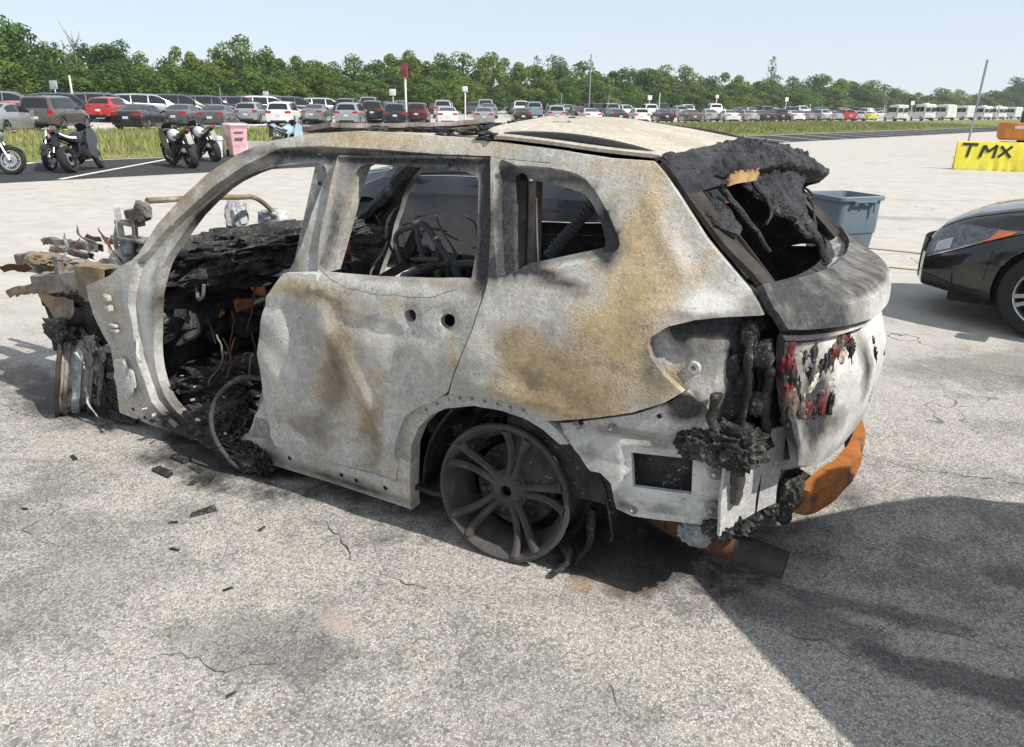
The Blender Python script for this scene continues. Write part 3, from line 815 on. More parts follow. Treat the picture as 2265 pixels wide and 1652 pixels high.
# sill hump under the door, front hinge brackets
m = MB()
for z in (.74, .69): m.box((2.17, .915, z), (.05, .03, .028), bev=.006).box((2.15, .935, z), (.03, .02, .022), bev=.005)
m.obj('door_hinge', BURNT_W, wreck)
m = MB()
for z in (.60, .575): m.box((2.165, .915, z), (.05, .02, .014), bev=.004)
m.obj('door_hinge', BURNT_W, wreck)
MB().box((2.12, .898, .33), (.05, .03, .10), bev=.02).obj('hinge_plate', BURNT_W, wreck)
MB().tube([(2.03, .89, .55), (1.99, .93, .49), (1.93, .96, .47)], .008, 6).obj('door_check', BURNT_W, wreck)
# loose paint flakes hanging on the pillar
lump('paint_flake', (2.16, .915, .33), (.12, .012, .2), BURNT_W, wreck, 3, 3, .3, 3)
# B pillar inner
MB().bar((.93, .64, 1.42), (1.12, .80, .55), .05, .14, up=(1, 0, .2)).bar((1.12, .80, .56), (1.22, .82, .10), .06, .16, up=(1, 0, .2), h2=.30).jitter(.012, 9).obj('b_pillar', BURNT_D, wreck)
MB().bar((.93, -.64, 1.42), (1.12, -.80, .55), .05, .14, up=(1, 0, .2)).bar((1.12, -.80, .56), (1.22, -.82, .10), .06, .16, up=(1, 0, .2), h2=.30).jitter(.012, 9, 2).obj('b_pillar', CHAR, wreck)

RUST_DK2 = m_rust('scorched_strip', (.07, .055, .042), (.11, .09, .07), (.18, .16, .14), .6)
# roof ---------------------------------------------------------------
def roofz(x, y):
    k = 1-(y/.66)**2
    edge = interp(x, [-.46, -.44, -.116, .25, .823, 1.266, 1.45], [1.452, 1.47, 1.492, 1.515, 1.528, 1.477, 1.42])
    crown = interp(x, [-.6, -.45, -.2, .05, .28, 1.3], [.015, .022, .055, .072, .06, .03])
    return edge+crown*max(0, k)**.8
def roof_rear(u, v):
    y = -.645+1.29*v
    x0 = -.455-.012*(1-(y/.66)**2)
    x = x0+(.22+.06*math.sin(v*9)*.3-x0)*u
    return (x, y, roofz(x, y)+.004+mnoise.noise(Vector((x*4, y*4, 2)))*.007 + .012*math.exp(-((x-.2)/.05)**2)*mnoise.noise(Vector((0, y*7, 5))))
m = MB().grid(roof_rear, 26, 40, flip=True).solid(.012)
o = m.obj('roof_panel', BURNT_ROOF, wreck)
def strip(fn, nu, nv, name, mat, th=.02, flip=True):
    return MB().grid(fn, nu, nv, flip).solid(th).obj(name, mat, wreck)
# bare frame round the burnt-through panoramic roof
for sgn in (1, -1):
    strip(lambda u, v: ((x := .26+1.02*u), sgn*(.645-.12*v-.05*sstep(.6, 1, u)*(1-v)*0), roofz(x, .645-.12*v)-.004-.03*v+.006*mnoise.noise(Vector((x*5, v, sgn)))), 24, 4, 'roof_side_rail', BURNT_ROOF if sgn > 0 else RUST_GREY, .02, sgn > 0)
strip(lambda u, v: ((x := 1.06+.16*u-.10*(2*v-1)**2), -.62+1.24*v, roofz(x, 0)-.012+.01*mnoise.noise(Vector((u*2, v*8, 4)))), 4, 26, 'windscreen_header', RUST_GREY)
strip(lambda u, v: ((x := .30+.13*u), -.56+1.12*v, roofz(x, -.56+1.12*v)-.035+.012*mnoise.noise(Vector((u*2, v*9, 8)))), 4, 26, 'roof_crossmember', BURNT_ROOF)
strip(lambda u, v: ((x := .52+.50*u), .50-.95*v, 1.505+.012*mnoise.noise(Vector((u*4, v*5, 3)))), 12, 16, 'sunroof_cassette', BURNT_ROOF, .01)
strip(lambda u, v: ((x := .95+.62*u), -.50-.14*math.sin(u*3.1)*.3-.12*v, 1.485+.03*math.sin(u*math.pi)-.03*u+.008*mnoise.noise(Vector((u*9, v*3, 1)))), 30, 4, 'curled_roof_strip', RUST_DK2, .003, False)
for sgn in (1, -1):
    pts = [(.22, .612, 1.505), (.12, .61, 1.523), (-.05, .605, 1.525), (-.2, .603, 1.513), (-.33, .60, 1.492), (-.44, .597, 1.466)]
    m = MB().tube([(a, sgn*b, c) for a, b, c in catmull(pts, 4)], [.008]+[.017]*18+[.015, .008], 8)
    m.V = [(a, b, c+.010 if sgn < 0 else c+.004) for a, b, c in m.V]
    m.obj('roof_rail', simple('scorched_black_trim', (.022, .022, .024), .55), wreck)
rr = random.Random(4)
for i in range(26):
    x = rr.uniform(.02, .36); y = rr.uniform(.05, .60)
    lump('roof_crust', (x, y, roofz(x, y)-.006), (rr.uniform(.05, .14), rr.uniform(.05, .14), rr.uniform(.02, .045)), rr.choice((CHAR, CHAR_ASH, CHAR_SPOIL)), wreck, 400+i, 3, .4, 3)
for i in range(8):
    x = rr.uniform(.4, 1.0); y = rr.uniform(.3, .62)
    lump('roof_crust', (x, y, roofz(x, y)-.012), (rr.uniform(.06, .16), .05, .02), CHAR_ASH, wreck, 430+i, 3, .4, 3)
lump('burnt_headliner', (.16, .30, 1.518), (.26, .40, .045), CHAR_ASH, wreck, 5, 4, .45, 3.2)

RUST_DK = m_rust('scorched_pillar', (.030, .026, .024), (.065, .055, .048), (.13, .12, .11), .62)
# tailgate -----------------------------------------------------------
ROWS = [  # centre (x, z), side (x, z), half width
    ((-.462, 1.482), (-.440, 1.458), .655), ((-.60, 1.460), (-.470, 1.432), .665), ((-.64, 1.40), (-.53, 1.362), .675),
    ((-.925, 1.085), (-.793, 1.118), .735), ((-.985, 1.062), (-.815, 1.088), .742), ((-1.062, 1.040), (-.842, 1.052), .745),
    ((-1.082, 1.026), (-.856, 1.040), .742), ((-1.085, .965), (-.886, 1.000), .74), ((-1.05, .952), (-.878, .988), .735), ((-1.035, .915), (-.876, .955), .73),
    ((-1.075, .855), (-.884, .90), .73), ((-1.10, .78), (-.894, .83), .732), ((-1.103, .70), (-.910, .76), .735), ((-1.095, .62), (-.930, .70), .735), ((-1.075, .545), (-.950, .64), .73), ((-1.045, .49), (-.960, .59), .72), ((-.99, .47), (-.93, .57), .70)]
def hatch_pt(r, s):
    """r: row position (float), s in -1..1 from left to right"""
    i = min(int(r), len(ROWS)-2); t = r-i
    (ac, as_, aw), (bc, bs, bw) = ROWS[i], ROWS[i+1]
    cx = ac[0]+(bc[0]-ac[0])*t; cz = ac[1]+(bc[1]-ac[1])*t
    sx = as_[0]+(bs[0]-as_[0])*t; sz = as_[1]+(bs[1]-as_[1])*t
    w = aw+(bw-aw)*t
    k = abs(s)**2.3
    return Vector((cx+(sx-cx)*k, -s*w, cz+(sz-cz)*k))
def hatch_sheet(name, r0, r1, s0, s1, nr, ns, mat, th=.02, amp=.004, sub=None):
    rows = sub or [r0+(r1-r0)*i/nr for i in range(nr+1)]
    def fn(u, v):
        r = rows[round(u*(len(rows)-1))]
        p = hatch_pt(r, s0+(s1-s0)*v)
        return p+mnoise.noise_vector(p*6)*amp
    return MB().grid(fn, len(rows)-1, ns, flip=True).solid(th).obj(name, mat, wreck, 30)
rowsl = [3, 3.5, 4, 4.5, 5, 5.5, 6, 6.5, 7]
hp = hatch_sheet('tailgate_sill', 3, 7, -1, 1, 8, 48, BURNT_W, .03, .003, rowsl)
hk = hatch_sheet('tailgate_skin', 7, 16, -1, 1, 27, 48, BURNT_W, .03, .004, [7+i/3 for i in range(28)])
def stain_obj(o, f):
    me = o.data
    at = me.attributes.new('stain', 'FLOAT_VECTOR', 'POINT')
    at.data.foreach_set('vector', [c for v in me.vertices for c in f(v.co)])
def st_sill(p):
    left = sstep(.15, .62, p.y)
    top = sstep(1.03, 1.06, p.z)
    return (.9*math.exp(-((p.y+.55)/.2)**2)*top, max(.72*left, .60*top), .45-.3*top)
stain_obj(hp, st_sill)
def st_skin(p):
    b = .9*math.exp(-((p.y-.30)/.07)**2)*sstep(.98, .75, abs(p.z-.80)+.75-.0) if False else 0
    s = .75*math.exp(-((p.y-.28)/.06)**2-((p.z-.80)/.12)**2) + .8*math.exp(-((p.y-.62)/.06)**2-((p.z-.74)/.12)**2)+1.1*sstep(.72, .76, p.y) + .5*math.exp(-((p.y-.5)/.07)**2-((p.z-.66)/.05)**2)
    s += .5*sstep(.94, .97, p.z)
    s += .40*sstep(.42, .70, p.y)*sstep(1.0, .7, abs(p.z-.75)*3)
    return (.35*math.exp(-((p.y+.1)/.3)**2)*sstep(.7, .55, p.z), s, .45)
stain_obj(hk, st_skin)
hatch_sheet('tailgate_top', 0, 2, -1, 1, 4, 40, CHAR_SPOIL, .02, .003)
for s0, s1 in ((-1, -.89), (.89, 1)):
    o = hatch_sheet('tailgate_pillar', 2, 3, s0, s1, 24, 6, RUST_DK, .018, .010)
# inner window flange, slightly set in
for s0, s1 in ((-.87, -.78), (.78, .87)):
    def fl(u, v, s0=s0, s1=s1):
        p = hatch_pt(1.95+1.07*u, s0+(s1-s0)*v)
        q = abs(v-(1 if s0 < 0 else 0))
        return p+Vector((.03, 0, -.01))*(1-q)
    MB().grid(fl, 12, 3, flip=True).solid(.015).obj('window_flange', RUST_DK, wreck)
def fl2(u, v):
    p = hatch_pt(3, -.86+1.72*v)
    return p+Vector((.045*u, 0, -.018*u))+mnoise.noise_vector(p*18)*.006
MB().grid(fl2, 3, 40).solid(.01, (0, 0, 1)).obj('window_flange', ALU, wreck)
# inner skin of the tailgate, charred
def inner(u, v):
    p = hatch_pt(3+12.5*u, -.97+1.94*v)
    return p+Vector((.07, 0, 0))
MB().grid(inner, 12, 20).solid(.01).obj('tailgate_inner_panel', CHAR, wreck)
def sheet_keep(name, fn, keep, nu, nv, mat, th=.008, flip=True):
    m = MB(); V = []; F = []
    V = [fn(i/nu, j/nv) for i in range(nu+1) for j in range(nv+1)]
    for i in range(nu):
        for j in range(nv):
            u, v = (i+.5)/nu, (j+.5)/nv
            if keep(u+.06*mnoise.noise(Vector((i*.5, j*.5, 1))), v+.08*mnoise.noise(Vector((i*.4, j*.4, 5)))):
                q = (i*(nv+1)+j, (i+1)*(nv+1)+j, (i+1)*(nv+1)+j+1, i*(nv+1)+j+1)
                F.append(q[::-1] if flip else q)
    m.V = V; m.F = F
    m.solid(th)
    return m.obj(name, mat, wreck, 70)
# melted spoiler --------------------------------------------------------
def hang(s):   # how far down (in rows) the melted skin reaches across the car
    return interp(s, [-1.0, -.93, -.86, -.80, -.50, -.42, -.30, -.15, -.05, .10, .25, .50, .80, 1.0], [2.32, 2.46, 2.38, 1.95, 1.95, 2.10, 2.45, 2.74, 2.70, 2.46, 2.32, 2.26, 2.2, 2.0])
SX = [-1, -.8, -.5, 0, .5, .85, 1.0]
def sp_raw(u, v):
    s = -1.0+2.0*v
    A = hatch_pt(0, s)+Vector((.02, 0, .012))
    B = Vector((interp(s, SX, [-.485, -.57, -.64, -.68, -.735, -.755, -.70]), A.y, interp(s, SX, [1.437, 1.437, 1.455, 1.462, 1.425, 1.388, 1.36])))
    if u < .45:
        t = u/.45
        p = A.lerp(B, t)+Vector((0, 0, .032*math.sin(math.pi*t)))
    elif u < .58:
        t = (u-.45)/.13
        p = B+Vector((-.016*math.sin(math.pi*t)+.012*t, 0, -.045*t))
    else:
        t = (u-.58)/.42
        C = B+Vector((.012, 0, -.045))
        D = hatch_pt(hang(s), s)+Vector((-.012-.03*sstep(-.80, -.88, s), 0, .010))
        if hang(s) < 2: t *= .6
        p = C.lerp(D, t)
    return p
def sp(u, v):
    p = sp_raw(u, v)
    n = Vector((-.6, 0, .75)) if u < .5 else Vector((-.85, 0, .3))
    f = mnoise.ridged_multi_fractal(p*11, .8, 2.1, 5, 1.0, 2.0)
    g = mnoise.turbulence(p*24, 4, True)-.5
    lam = .35+.65*sstep(-.1, .35, mnoise.noise(p*5+Vector((3, 1, 7))))      # smoother skin in places, crust in others
    return p+n*((f-1.0)*.022*lam+g*.036*lam)+mnoise.noise_vector(p*45)*.008*lam
MB().grid(sp, 84, 170, flip=True).solid(.018, (-.6, 0, .6)).obj('melted_spoiler', CHAR_SPOIL, wreck, 60)
# scorched bright patch where the skin has torn open
def patch(u, v):
    y = .57-.21*v
    jag = .010*mnoise.noise(Vector((v*9, 3, 1)))*(1-u)
    x = -.592-.062*v; z = 1.440+.010*v-.046*u+jag
    return Vector((x-.036, y, z+.004))+mnoise.noise_vector(Vector((x, y, z))*20)*.004
sheet_keep('bare_patch', patch, lambda u, v: u > .15+.9*abs(mnoise.noise(Vector((v*7, 2, 9)))) and .06+.3*(1-u)*.3 < v < .97-.12*u, 14, 30, m_rust('scorched_amber', (.34, .19, .07), (.44, .29, .14), (.10, .06, .04), .53), .006)
def drip(name, pts, r, sd, mat=CHAR_SPOIL):
    pp = catmull(pts, 6)
    m = MB().tube(pp, [r*(1+.45*mnoise.noise(Vector((i*.7, sd, 0))))*(1-.55*i/len(pp)) for i in range(len(pp))], 9)
    m.jitter(.008, 22, sd).obj(name, mat, wreck, 60)
def hp3(r, s, o=0): return hatch_pt(r, s)+Vector((-.03+o, 0, .02))
drip('melted_strand', [hp3(1.9, -.50), hp3(2.2, -.50), hp3(2.4, -.51, .02), hp3(2.5, -.54, .05)], .010, 1)
drip('melted_strand', [hp3(2.5, -.17, .02), hp3(2.75, -.16, .02), hp3(2.95, -.17, .04), hp3(3.05, -.18, .06)], .020, 2)
drip('melted_strand', [hp3(2.0, -.80), hp3(2.4, -.79), hp3(2.7, -.79)], .012, 3)
drip('melted_strand', [hp3(2.35, .22), hp3(2.45, .15), hp3(2.65, .06, .03)], .007, 4)
drip('melted_strand', [hp3(2.1, .93), hp3(2.3, .97), hp3(2.5, .96)], .010, 5)
# lens remains and other melted plastic on the tailgate
def skin_lump(name, r, s, size, mat, sd, o=-.012, amp=.4):
    p = hatch_pt(r, s)+Vector((o, 0, 0))
    lump(name, p, size, mat, wreck, sd, 4, amp, 2.8)
def lens(u, v):
    r = 9.2+3.1*u; s = -.985+.44*v
    p = hatch_pt(r, s)
    q = p+Vector((-.012, .004, 0))
    a = mnoise.fractal(q*22, 1, 2, 5)
    return q+Vector((-.9, .35, 0))*(.012+.020*a)
def lens_keep(u, v): return v < .20+.07*math.sin(u*9) or (u < .42 and v > .50 and (u+(1-v)*.6) < .52) or (u > .80 and v < .62)
rl = random.Random(8)
path = [(9.3+2.9*i/10, -.965+.012*math.sin(i*1.7)) for i in range(11)]+[(9.35+.12*i, -.50-.035*i) for i in range(8)]+[(12.2-.05*i, -.94+.035*i) for i in range(7)]
for r_, s_ in path:
    p = hatch_pt(r_+rl.uniform(-.1, .1), s_+rl.uniform(-.01, .01))+Vector((-.016, .004, 0))
    lump('melted_red_lens', p, (.032, rl.uniform(.05, .085), rl.uniform(.055, .10)), RED_MELT if rl.random() < .72 else CHAR, wreck, rl.randint(300, 900), 3, .34, 3)
for i in range(16):
    r_, s_ = rl.uniform(9.5, 12.1), rl.uniform(-.93, -.68)
    p = hatch_pt(r_, s_)+Vector((-.010, .003, 0))
    lump('lamp_crust', p, (.026, rl.uniform(.05, .10), rl.uniform(.05, .11)), rl.choice((CHAR, CHAR_ASH, CHAR_ASH, RUST_GREY)), wreck, rl.randint(300, 900), 3, .34, 3)
def lens_in(u, v):
    p = lens(u, v); return Vector(p)+Vector((.010, 0, 0))+mnoise.noise_vector(Vector(p)*40)*.012
sheet_keep('tail_lamp_core', lens_in, lambda u, v: .04 < u < .95 and v < .95-.42*u, 34, 26, m_char('lamp_core', (.02, .018, .017), (.20, .17, .15), .24, .55, (.6, .54, .46)))
skin_lump('melted_lamp_end', 10.0, -.53, (.04, .07, .10), CHAR, 31)
for r, s, sz, sd in ((10.3, -.20, (.03, .05, .07), 1), (11.0, -.22, (.03, .04, .10), 2), (9.2, .02, (.04, .06, .07), 3), (11.2, .06, (.035, .05, .05), 4), (12.0, -.21, (.025, .03, .12), 5)):
    skin_lump('plastic_blob', r, s, sz, CHAR, sd+40)
for a, b, s in ((9.3, 11.0, .065), (9.0, 10.4, -.19)):
    drip('plastic_run', [hp3(a, s, .02), hp3((a+b)/2, s+.01, .018), hp3(b, s, .018)], .007, s*10, CHAR)
lump('melted_lamp_mass', tuple(hatch_pt(8.6, .94)+Vector((-.02, 0, -.03))), (.10, .10, .24), CHAR_SPOIL, wreck, 77, 4, .28, 4)
# rear corner: back panel between lamp cavity and bumper beam
def corner(u, v):
    y = .835-.21*v
    x = -.785-.10*v-.03*v*v
    z = .325+.34*u+.06*v*(1-u)
    return (x+.008*mnoise.noise(Vector((y*8, z*8, 1))), y, z)
for sgn in (1, -1):
    m = MB().grid(lambda u, v: (lambda p: (p[0], sgn*p[1], p[2]))(corner(u, v)), 12, 8, flip=sgn < 0).solid(.012)
    m.obj('rear_corner_panel', BURNT_W, wreck)
def backp(u, v):
    y = .63-1.26*v
    return (-.895-.03*(1-(y/.63)**2), y, .36+.22*u)
MB().grid(backp, 6, 16).solid(.015).obj('rear_valance', BURNT_D, wreck)
# black gap strip between tailgate and corner, with hanging melted seal
drip('melted_seal', [(-.845, .735, .97), (-.872, .742, .88), (-.868, .735, .78), (-.88, .74, .66)], .024, 8, CHAR)
drip('melted_seal', [(-.80, .755, .98), (-.815, .765, .85), (-.81, .76, .70), (-.80, .775, .60)], .016, 9, CHAR)
for i in range(7):
    lump('lamp_soot_crust', (-.80-.05*math.sin(i*2.1), .745+.012*math.sin(i), .98-.055*i), (.05, .03, .08), CHAR if i % 2 else CHAR_ASH, wreck, 500+i, 4, .3, 3)
for i, (x, y, z) in enumerate(((-.80, .80, .325), (-.835, .745, .335), (-.865, .69, .335), (-.90, .60, .345), (-.90, .45, .35))):
    lump('added_crust', (x+.02, y, z), (.10, .07, .05+.02*(i % 2)), CHAR_ASH, wreck, 520+i, 4, .34, 3)  # lumps added to break up the straight shadow edge of the corner panel
lump('melted_bumper_mass', (-.80, .79, .63), (.18, .14, .14), CHAR_ASH, wreck, 12, 5, .26, 4)
lump('melted_bumper_mass', (-.70, .82, .62), (.14, .09, .10), CHAR_ASH, wreck, 14, 5, .26, 4)
drip('melted_run', [(-.815, .80, .62), (-.825, .80, .52), (-.822, .795, .43)], .034, 10, m_rust('soot_crust', (.06, .055, .05), (.09, .08, .07), (.16, .15, .14), .6))
drip('melted_run', [(-.74, .83, .80), (-.735, .835, .72), (-.76, .83, .66)], .02, 11, CHAR_ASH)
# bumper beam -----------------------------------------------------------
def beam_c(y): return Vector((-1.090+.34*y*y*.9, y, .335+.07*y))
m = MB()
prof = [(-.012, -.075), (.018, -.065), (.03, -.02), (.022, .02), (.03, .045), (.02, .075), (-.02, .08), (-.035, .03), (-.02, -.01), (-.035, -.05)]
V = []; F = []; n = len(prof)
ys = [.56-1.12*i/26 for i in range(27)]
for i, y in enumerate(ys):
    c = beam_c(y)
    f = 1-.35*math.exp(-((y-.56)/.06)**2)
    for a, b in prof:
        V.append(c+Vector((-a*1.0, 0, b*f))+mnoise.noise_vector(Vector((y*9, a*20, b*20)))*.006)
for i in range(26):
    for k in range(n):
        F.append((i*n+k, i*n+(k+1) % n, (i+1)*n+(k+1) % n, (i+1)*n+k))
F += [tuple(range(n-1, -1, -1)), tuple(range(26*n, 27*n))]
m.add(V, F); m.obj('bumper_beam', RUST, wreck)
for y in (.46, -.46):
    MB().bar((-.90, y, .40), (-1.02, y, .36), .08, .09).jitter(.008, 12).obj('crush_can', CHAR if y > 0 else RUST_PIPE, wreck)
lump('charred_bracket', (-.955, .55, .40), (.08, .09, .11), CHAR_ASH, wreck, 22, 4, .22, 4)
lump('charred_bracket', (-.945, .56, .32), (.05, .05, .08), CHAR, wreck, 23, 4, .22, 4)
drip('hanging_plastic', [(-1.0, -.42, .46), (-1.02, -.3, .38), (-1.0, -.2, .36)], .03, 14, CHAR)
# exhaust ---------------------------------------------------------------
MB().tube(catmull([(-.42, .52, .20), (-.55, .555, .175), (-.68, .565, .155), (-.80, .560, .135)], 5), [.055]*15+[.05], 16).obj('exhaust_pipe', RUST_PIPE, wreck)
MB().lathe([(.040, 0), (.052, 0), (.054, .02), (.054, .16), (.050, .175), (.046, .175), (.044, .02)], 22, 'X', M=Matrix.Translation((-.80, .56, .135)) @ Matrix.Rotation(math.pi, 4, 'Z') @ Matrix.Rotation(.10, 4, 'Y')).obj('exhaust_tip', m_rust('scorched_tip', (.07, .07, .065), (.05, .045, .04), (.14, .09, .06), .58), wreck)
lump('melted_metal', (-.66, .60, .18), (.13, .09, .10), ALU, wreck, 51, 4, .2, 3)
lump('pipe_bracket', (-.58, .60, .20), (.07, .06, .10), RUST_PIPE, wreck, 52, 3, .3, 3)
MB().lathe([(.0, -.25), (.09, -.24), (.10, -.2), (.10, .2), (.09, .24), (0, .25)], 18, 'Y', c=(-.50, .15, .26)).obj('muffler', RUST_PIPE, wreck)
drip('tow_wire', [(-.80, .45, .26), (-.85, .52, .20), (-.83, .56, .22)], .006, 3, RUST_PIPE)
MB().tube([(-.35, .5, .22), (-.55, .25, .27), (-.55, -.25, .27), (-.35, -.5, .22)], .035, 8).obj('rear_subframe', RUST_PIPE, wreck)
# wheels ----------------------------------------------------------------
def rim_meshes(Rr=.268):
    bar = MB()
    bar.lathe([(Rr, 0), (Rr+.004, -.012), (Rr-.014, -.02), (Rr-.020, -.06), (Rr-.05, -.11), (Rr-.05, -.16), (Rr-.018, -.20), (Rr, -.215), (Rr-.006, -.22), (Rr-.03, -.20), (Rr-.062, -.16), (Rr-.062, -.10), (Rr-.034, -.05), (Rr-.026, -.012), (Rr-.012, .002)], 56, 'Y', close=True)
    sp = []
    for i in range(5):
        for sg in (-1, 1):
            m = MB()
            a0 = 2*math.pi*i/5+.35
            V = []
            N = 9
            for k in range(N):
                t = k/(N-1)
                r = .05+(Rr-.022-.05)*t
                a = a0+sg*(.19*(1-t)**2+.030+.165*t**1.5)
                w = .0105+.005*(1-t)+.010*t**3
                dep = -.045+.045*t**1.5 - .02*math.sin(t*math.pi)*.6
                th = .030
                ux, uz = math.cos(a), math.sin(a)
                tx, tz = -uz, ux
                for s2, d2 in ((-1, -.008), (-.35, .004), (.35, .004), (1, -.008), (.8, -th), (-.8, -th)):
                    V.append((ux*r+tx*w*s2, dep+d2, uz*r+tz*w*s2))
            F = []
            for k in range(N-1):
                for j in range(6):
                    F.append((k*6+j, (k+1)*6+j, (k+1)*6+(j+1) % 6, k*6+(j+1) % 6))
            F += [tuple(range(6)), tuple(range((N-1)*6+5, (N-1)*6-1, -1))]
            m.add(V, F)
            sp.append(m)
    hub = MB().lathe([(.020, -.045), (.024, -.030), (.034, -.028), (.052, -.036), (.078, -.055), (.08, -.09), (.02, -.09)], 30, 'Y')
    for i in range(5):
        a = 2*math.pi*i/5+.35+math.pi/5
        hub.lathe([(.008, -.05), (.010, -.038), (.015, -.038), (.016, -.06)], 10, 'Y', c=(.056*math.cos(a), 0, .056*math.sin(a)))
    disc = MB().lathe([(.06, -.12), (.165, -.12), (.168, -.125), (.168, -.145), (.165, -.15), (.06, -.15)], 40, 'Y').lathe([(.02, -.085), (.08, -.09), (.085, -.12)], 24, 'Y')
    cal = MB().box((-.14, -.14, .03), (.07, .09, .16), bev=.015)
    return bar, sp, hub, disc, cal
def place_wheel(c, sgn, camber=0, toe=0, tilt=0, mat=RIMM, full=True, spin=0):
    # the wheel is a part of the wreck, its rim, spokes, hub and disc are its pieces
    bar, sp, hub, disc, cal = rim_meshes()
    M = Matrix.Translation(c) @ Matrix.Rotation(toe, 4, 'Z') @ Matrix.Rotation(camber, 4, 'X') @ Matrix.Rotation(tilt, 4, 'Y')
    if sgn < 0: M = M @ Matrix.Rotation(math.pi, 4, 'Z')
    Ms = M @ Matrix.Rotation(spin, 4, 'Y')
    bar.V = [tuple(M @ Vector(v)) for v in bar.V]
    w = bar.obj('wheel', mat, wreck)
    for m in sp if full else sp[:4]:
        m.V = [tuple(Ms @ Vector(v)) for v in m.V]; m.obj('spoke', mat, w)
    for m, nm, mt in ((hub, 'hub', mat), (disc, 'brake_disc', CHAR_ASH), (cal, 'brake_caliper', CHAR)):
        m.V = [tuple(Ms @ Vector(v)) for v in m.V]; m.obj(nm, mt, w)
    return w
place_wheel((.0, .872, .268), 1, R(5), R(3), spin=-.14)
place_wheel((.0, -.872, .272), -1, R(-3), 0, mat=BURNT_D)
place_wheel((2.86, -.84, .26), -1, R(-4), R(10), mat=BURNT_D)
place_wheel((2.88, .82, .22), 1, R(12), R(-36), mat=m_rust('rim_remains', (.20, .15, .11), (.42, .40, .37), (.10, .08, .07), .55), full=False)
# steel cords of the burnt tyre, still round the inner half of the rim
MB().lathe([(.285, -.13), (.30, -.17), (.30, -.23), (.275, -.25), (.27, -.14)], 40, 'Y', c=(.0, .872, .272), close=True).jitter(.008, 14).obj('tyre_cords', CHAR, wreck)
FR = Matrix.Translation((2.88, .82, .22)) @ Matrix.Rotation(R(-36), 4, 'Z') @ Matrix.Rotation(R(12), 4, 'X')
for y0, y1, rr_, mt in ((.004, -.022, .277, RUST_DK), (-.198, -.224, .277, RUST_GREY), (-.035, -.06, .262, RUST_GREY), (-.075, -.12, .25, ALU), (-.15, -.175, .25, BURNT_D)):
    MB().lathe([(rr_-.02, y0), (rr_, y0-.004), (rr_, y1+.004), (rr_-.02, y1)], 48, 'Y', M=FR).jitter(.004, 12).obj('rim_flange', mt, wreck)
for k, (a, b, c3) in enumerate((((-.22, .80, .10), (-.27, .84, .06), (-.23, .90, .015)), ((-.30, .72, .22), (-.31, .76, .10), (-.28, .80, .02)))):
    drip('hanging_liner', [a, b, c3], .02, 20+k, CHAR_ASH)
# wheel wells, floor, inner structure --------------------------------------
for sgn in (1, -1):
    m = MB().grid(lambda u, v: (.44*math.cos(math.pi*u*1.08-.12)*.93+.0, sgn*(.80-.42*v), .16+.47*math.sin(max(0, min(math.pi, math.pi*u*1.08-.12)))), 18, 6, flip=sgn > 0).solid(.01).jitter(.006, 9)
    m.obj('wheel_well', CHAR, wreck)
    MB().grid(lambda u, v: (.44-.95*u, sgn*.40, .24+.43*v), 16, 8, flip=sgn < 0).solid(.01).jitter(.03, 9).obj('inner_wing', CHAR, wreck)
m = MB().grid(lambda u, v: (-.88+3.1*u, (-.84+1.68*v)*(.66+.34*sstep(.22, .42, u))+.03*mnoise.noise(Vector((u*30, v, 3))), .17+.10*math.exp(-(((v-.5)*1.68)/.13)**2)+.20*sstep(.33, .22, u)+.016*mnoise.noise(Vector((u*14, v*9, 2)))), 50, 30, flip=False).solid(.02, (0, 0, 1))
m.obj('floor_pan', CHAR, wreck)
for x, w, z0, z1 in ((-.86, 1.4, .30, .62),):
    MB().box((x, 0, (z0+z1)/2), (.03, w, z1-z0)).jitter(.01, 8).obj('rear_bulkhead', CHAR, wreck)
# inside skins of the rear quarters so the boot is dark and deep
for sgn in (1, -1):
    MB().grid(lambda u, v: (.02-.82*u, sgn*(sideY(.02-.82*u, .35+.65*v)-.10), .30+.70*v), 14, 10, flip=sgn > 0).solid(.01).jitter(.02, 7, sgn).obj('inner_quarter', CHAR, wreck)
    MB().bar((-.36, sgn*.62, 1.43), (-.72, sgn*.66, 1.10), .05, .12, up=(.6, 0, .5)).jitter(.01, 9).obj('d_pillar_inner', CHAR, wreck)
MB().grid(lambda u, v: (-.5+.72*u, -.6+1.2*v, roofz(-.5+.72*u, -.6+1.2*v)-.045), 14, 18).jitter(.012, 9).obj('headliner_remains', CHAR, wreck)
# firewall, dash, cabin --------------------------------------------------
MB().grid(lambda u, v: (2.22+.10*math.sin(v*5), -.80+1.6*v, .15+.72*u), 12, 24).solid(.02, (1, 0, 0)).jitter(.03, 7).obj('firewall', CHAR, wreck)
lump('dashboard', (1.95, .05, .86), (.46, 1.42, .26), CHAR_ASH, wreck, 61, 6, .28, 3.4)
lump('dashboard_underside', (2.02, .35, .66), (.34, .75, .34), CHAR, wreck, 62, 5, .5, 3.8)
lump('scuttle', (2.20, -.05, .86), (.32, 1.25, .13), CHAR_ASH, wreck, 63, 6, .28, 4)
lump('heater_box', (1.95, -.05, .55), (.40, .45, .45), CHAR, wreck, 64, 5, .5, 3)
lump('footwell_mass', (1.75, .45, .26), (.75, .50, .22), CHAR_ASH, wreck, 65, 6, .34, 4)
lump('footwell_mass', (1.62, .78, .15), (.40, .22, .20), CHAR_ASH, wreck, 66, 6, .2, 5)
lump('footwell_mass', (1.40, .84, .09), (.36, .16, .15), CHAR_ASH, wreck, 67, 6, .2, 5)
lump('centre_console', (1.45, .0, .42), (.8, .28, .34), CHAR_ASH, wreck, 68, 5, .5, 4)
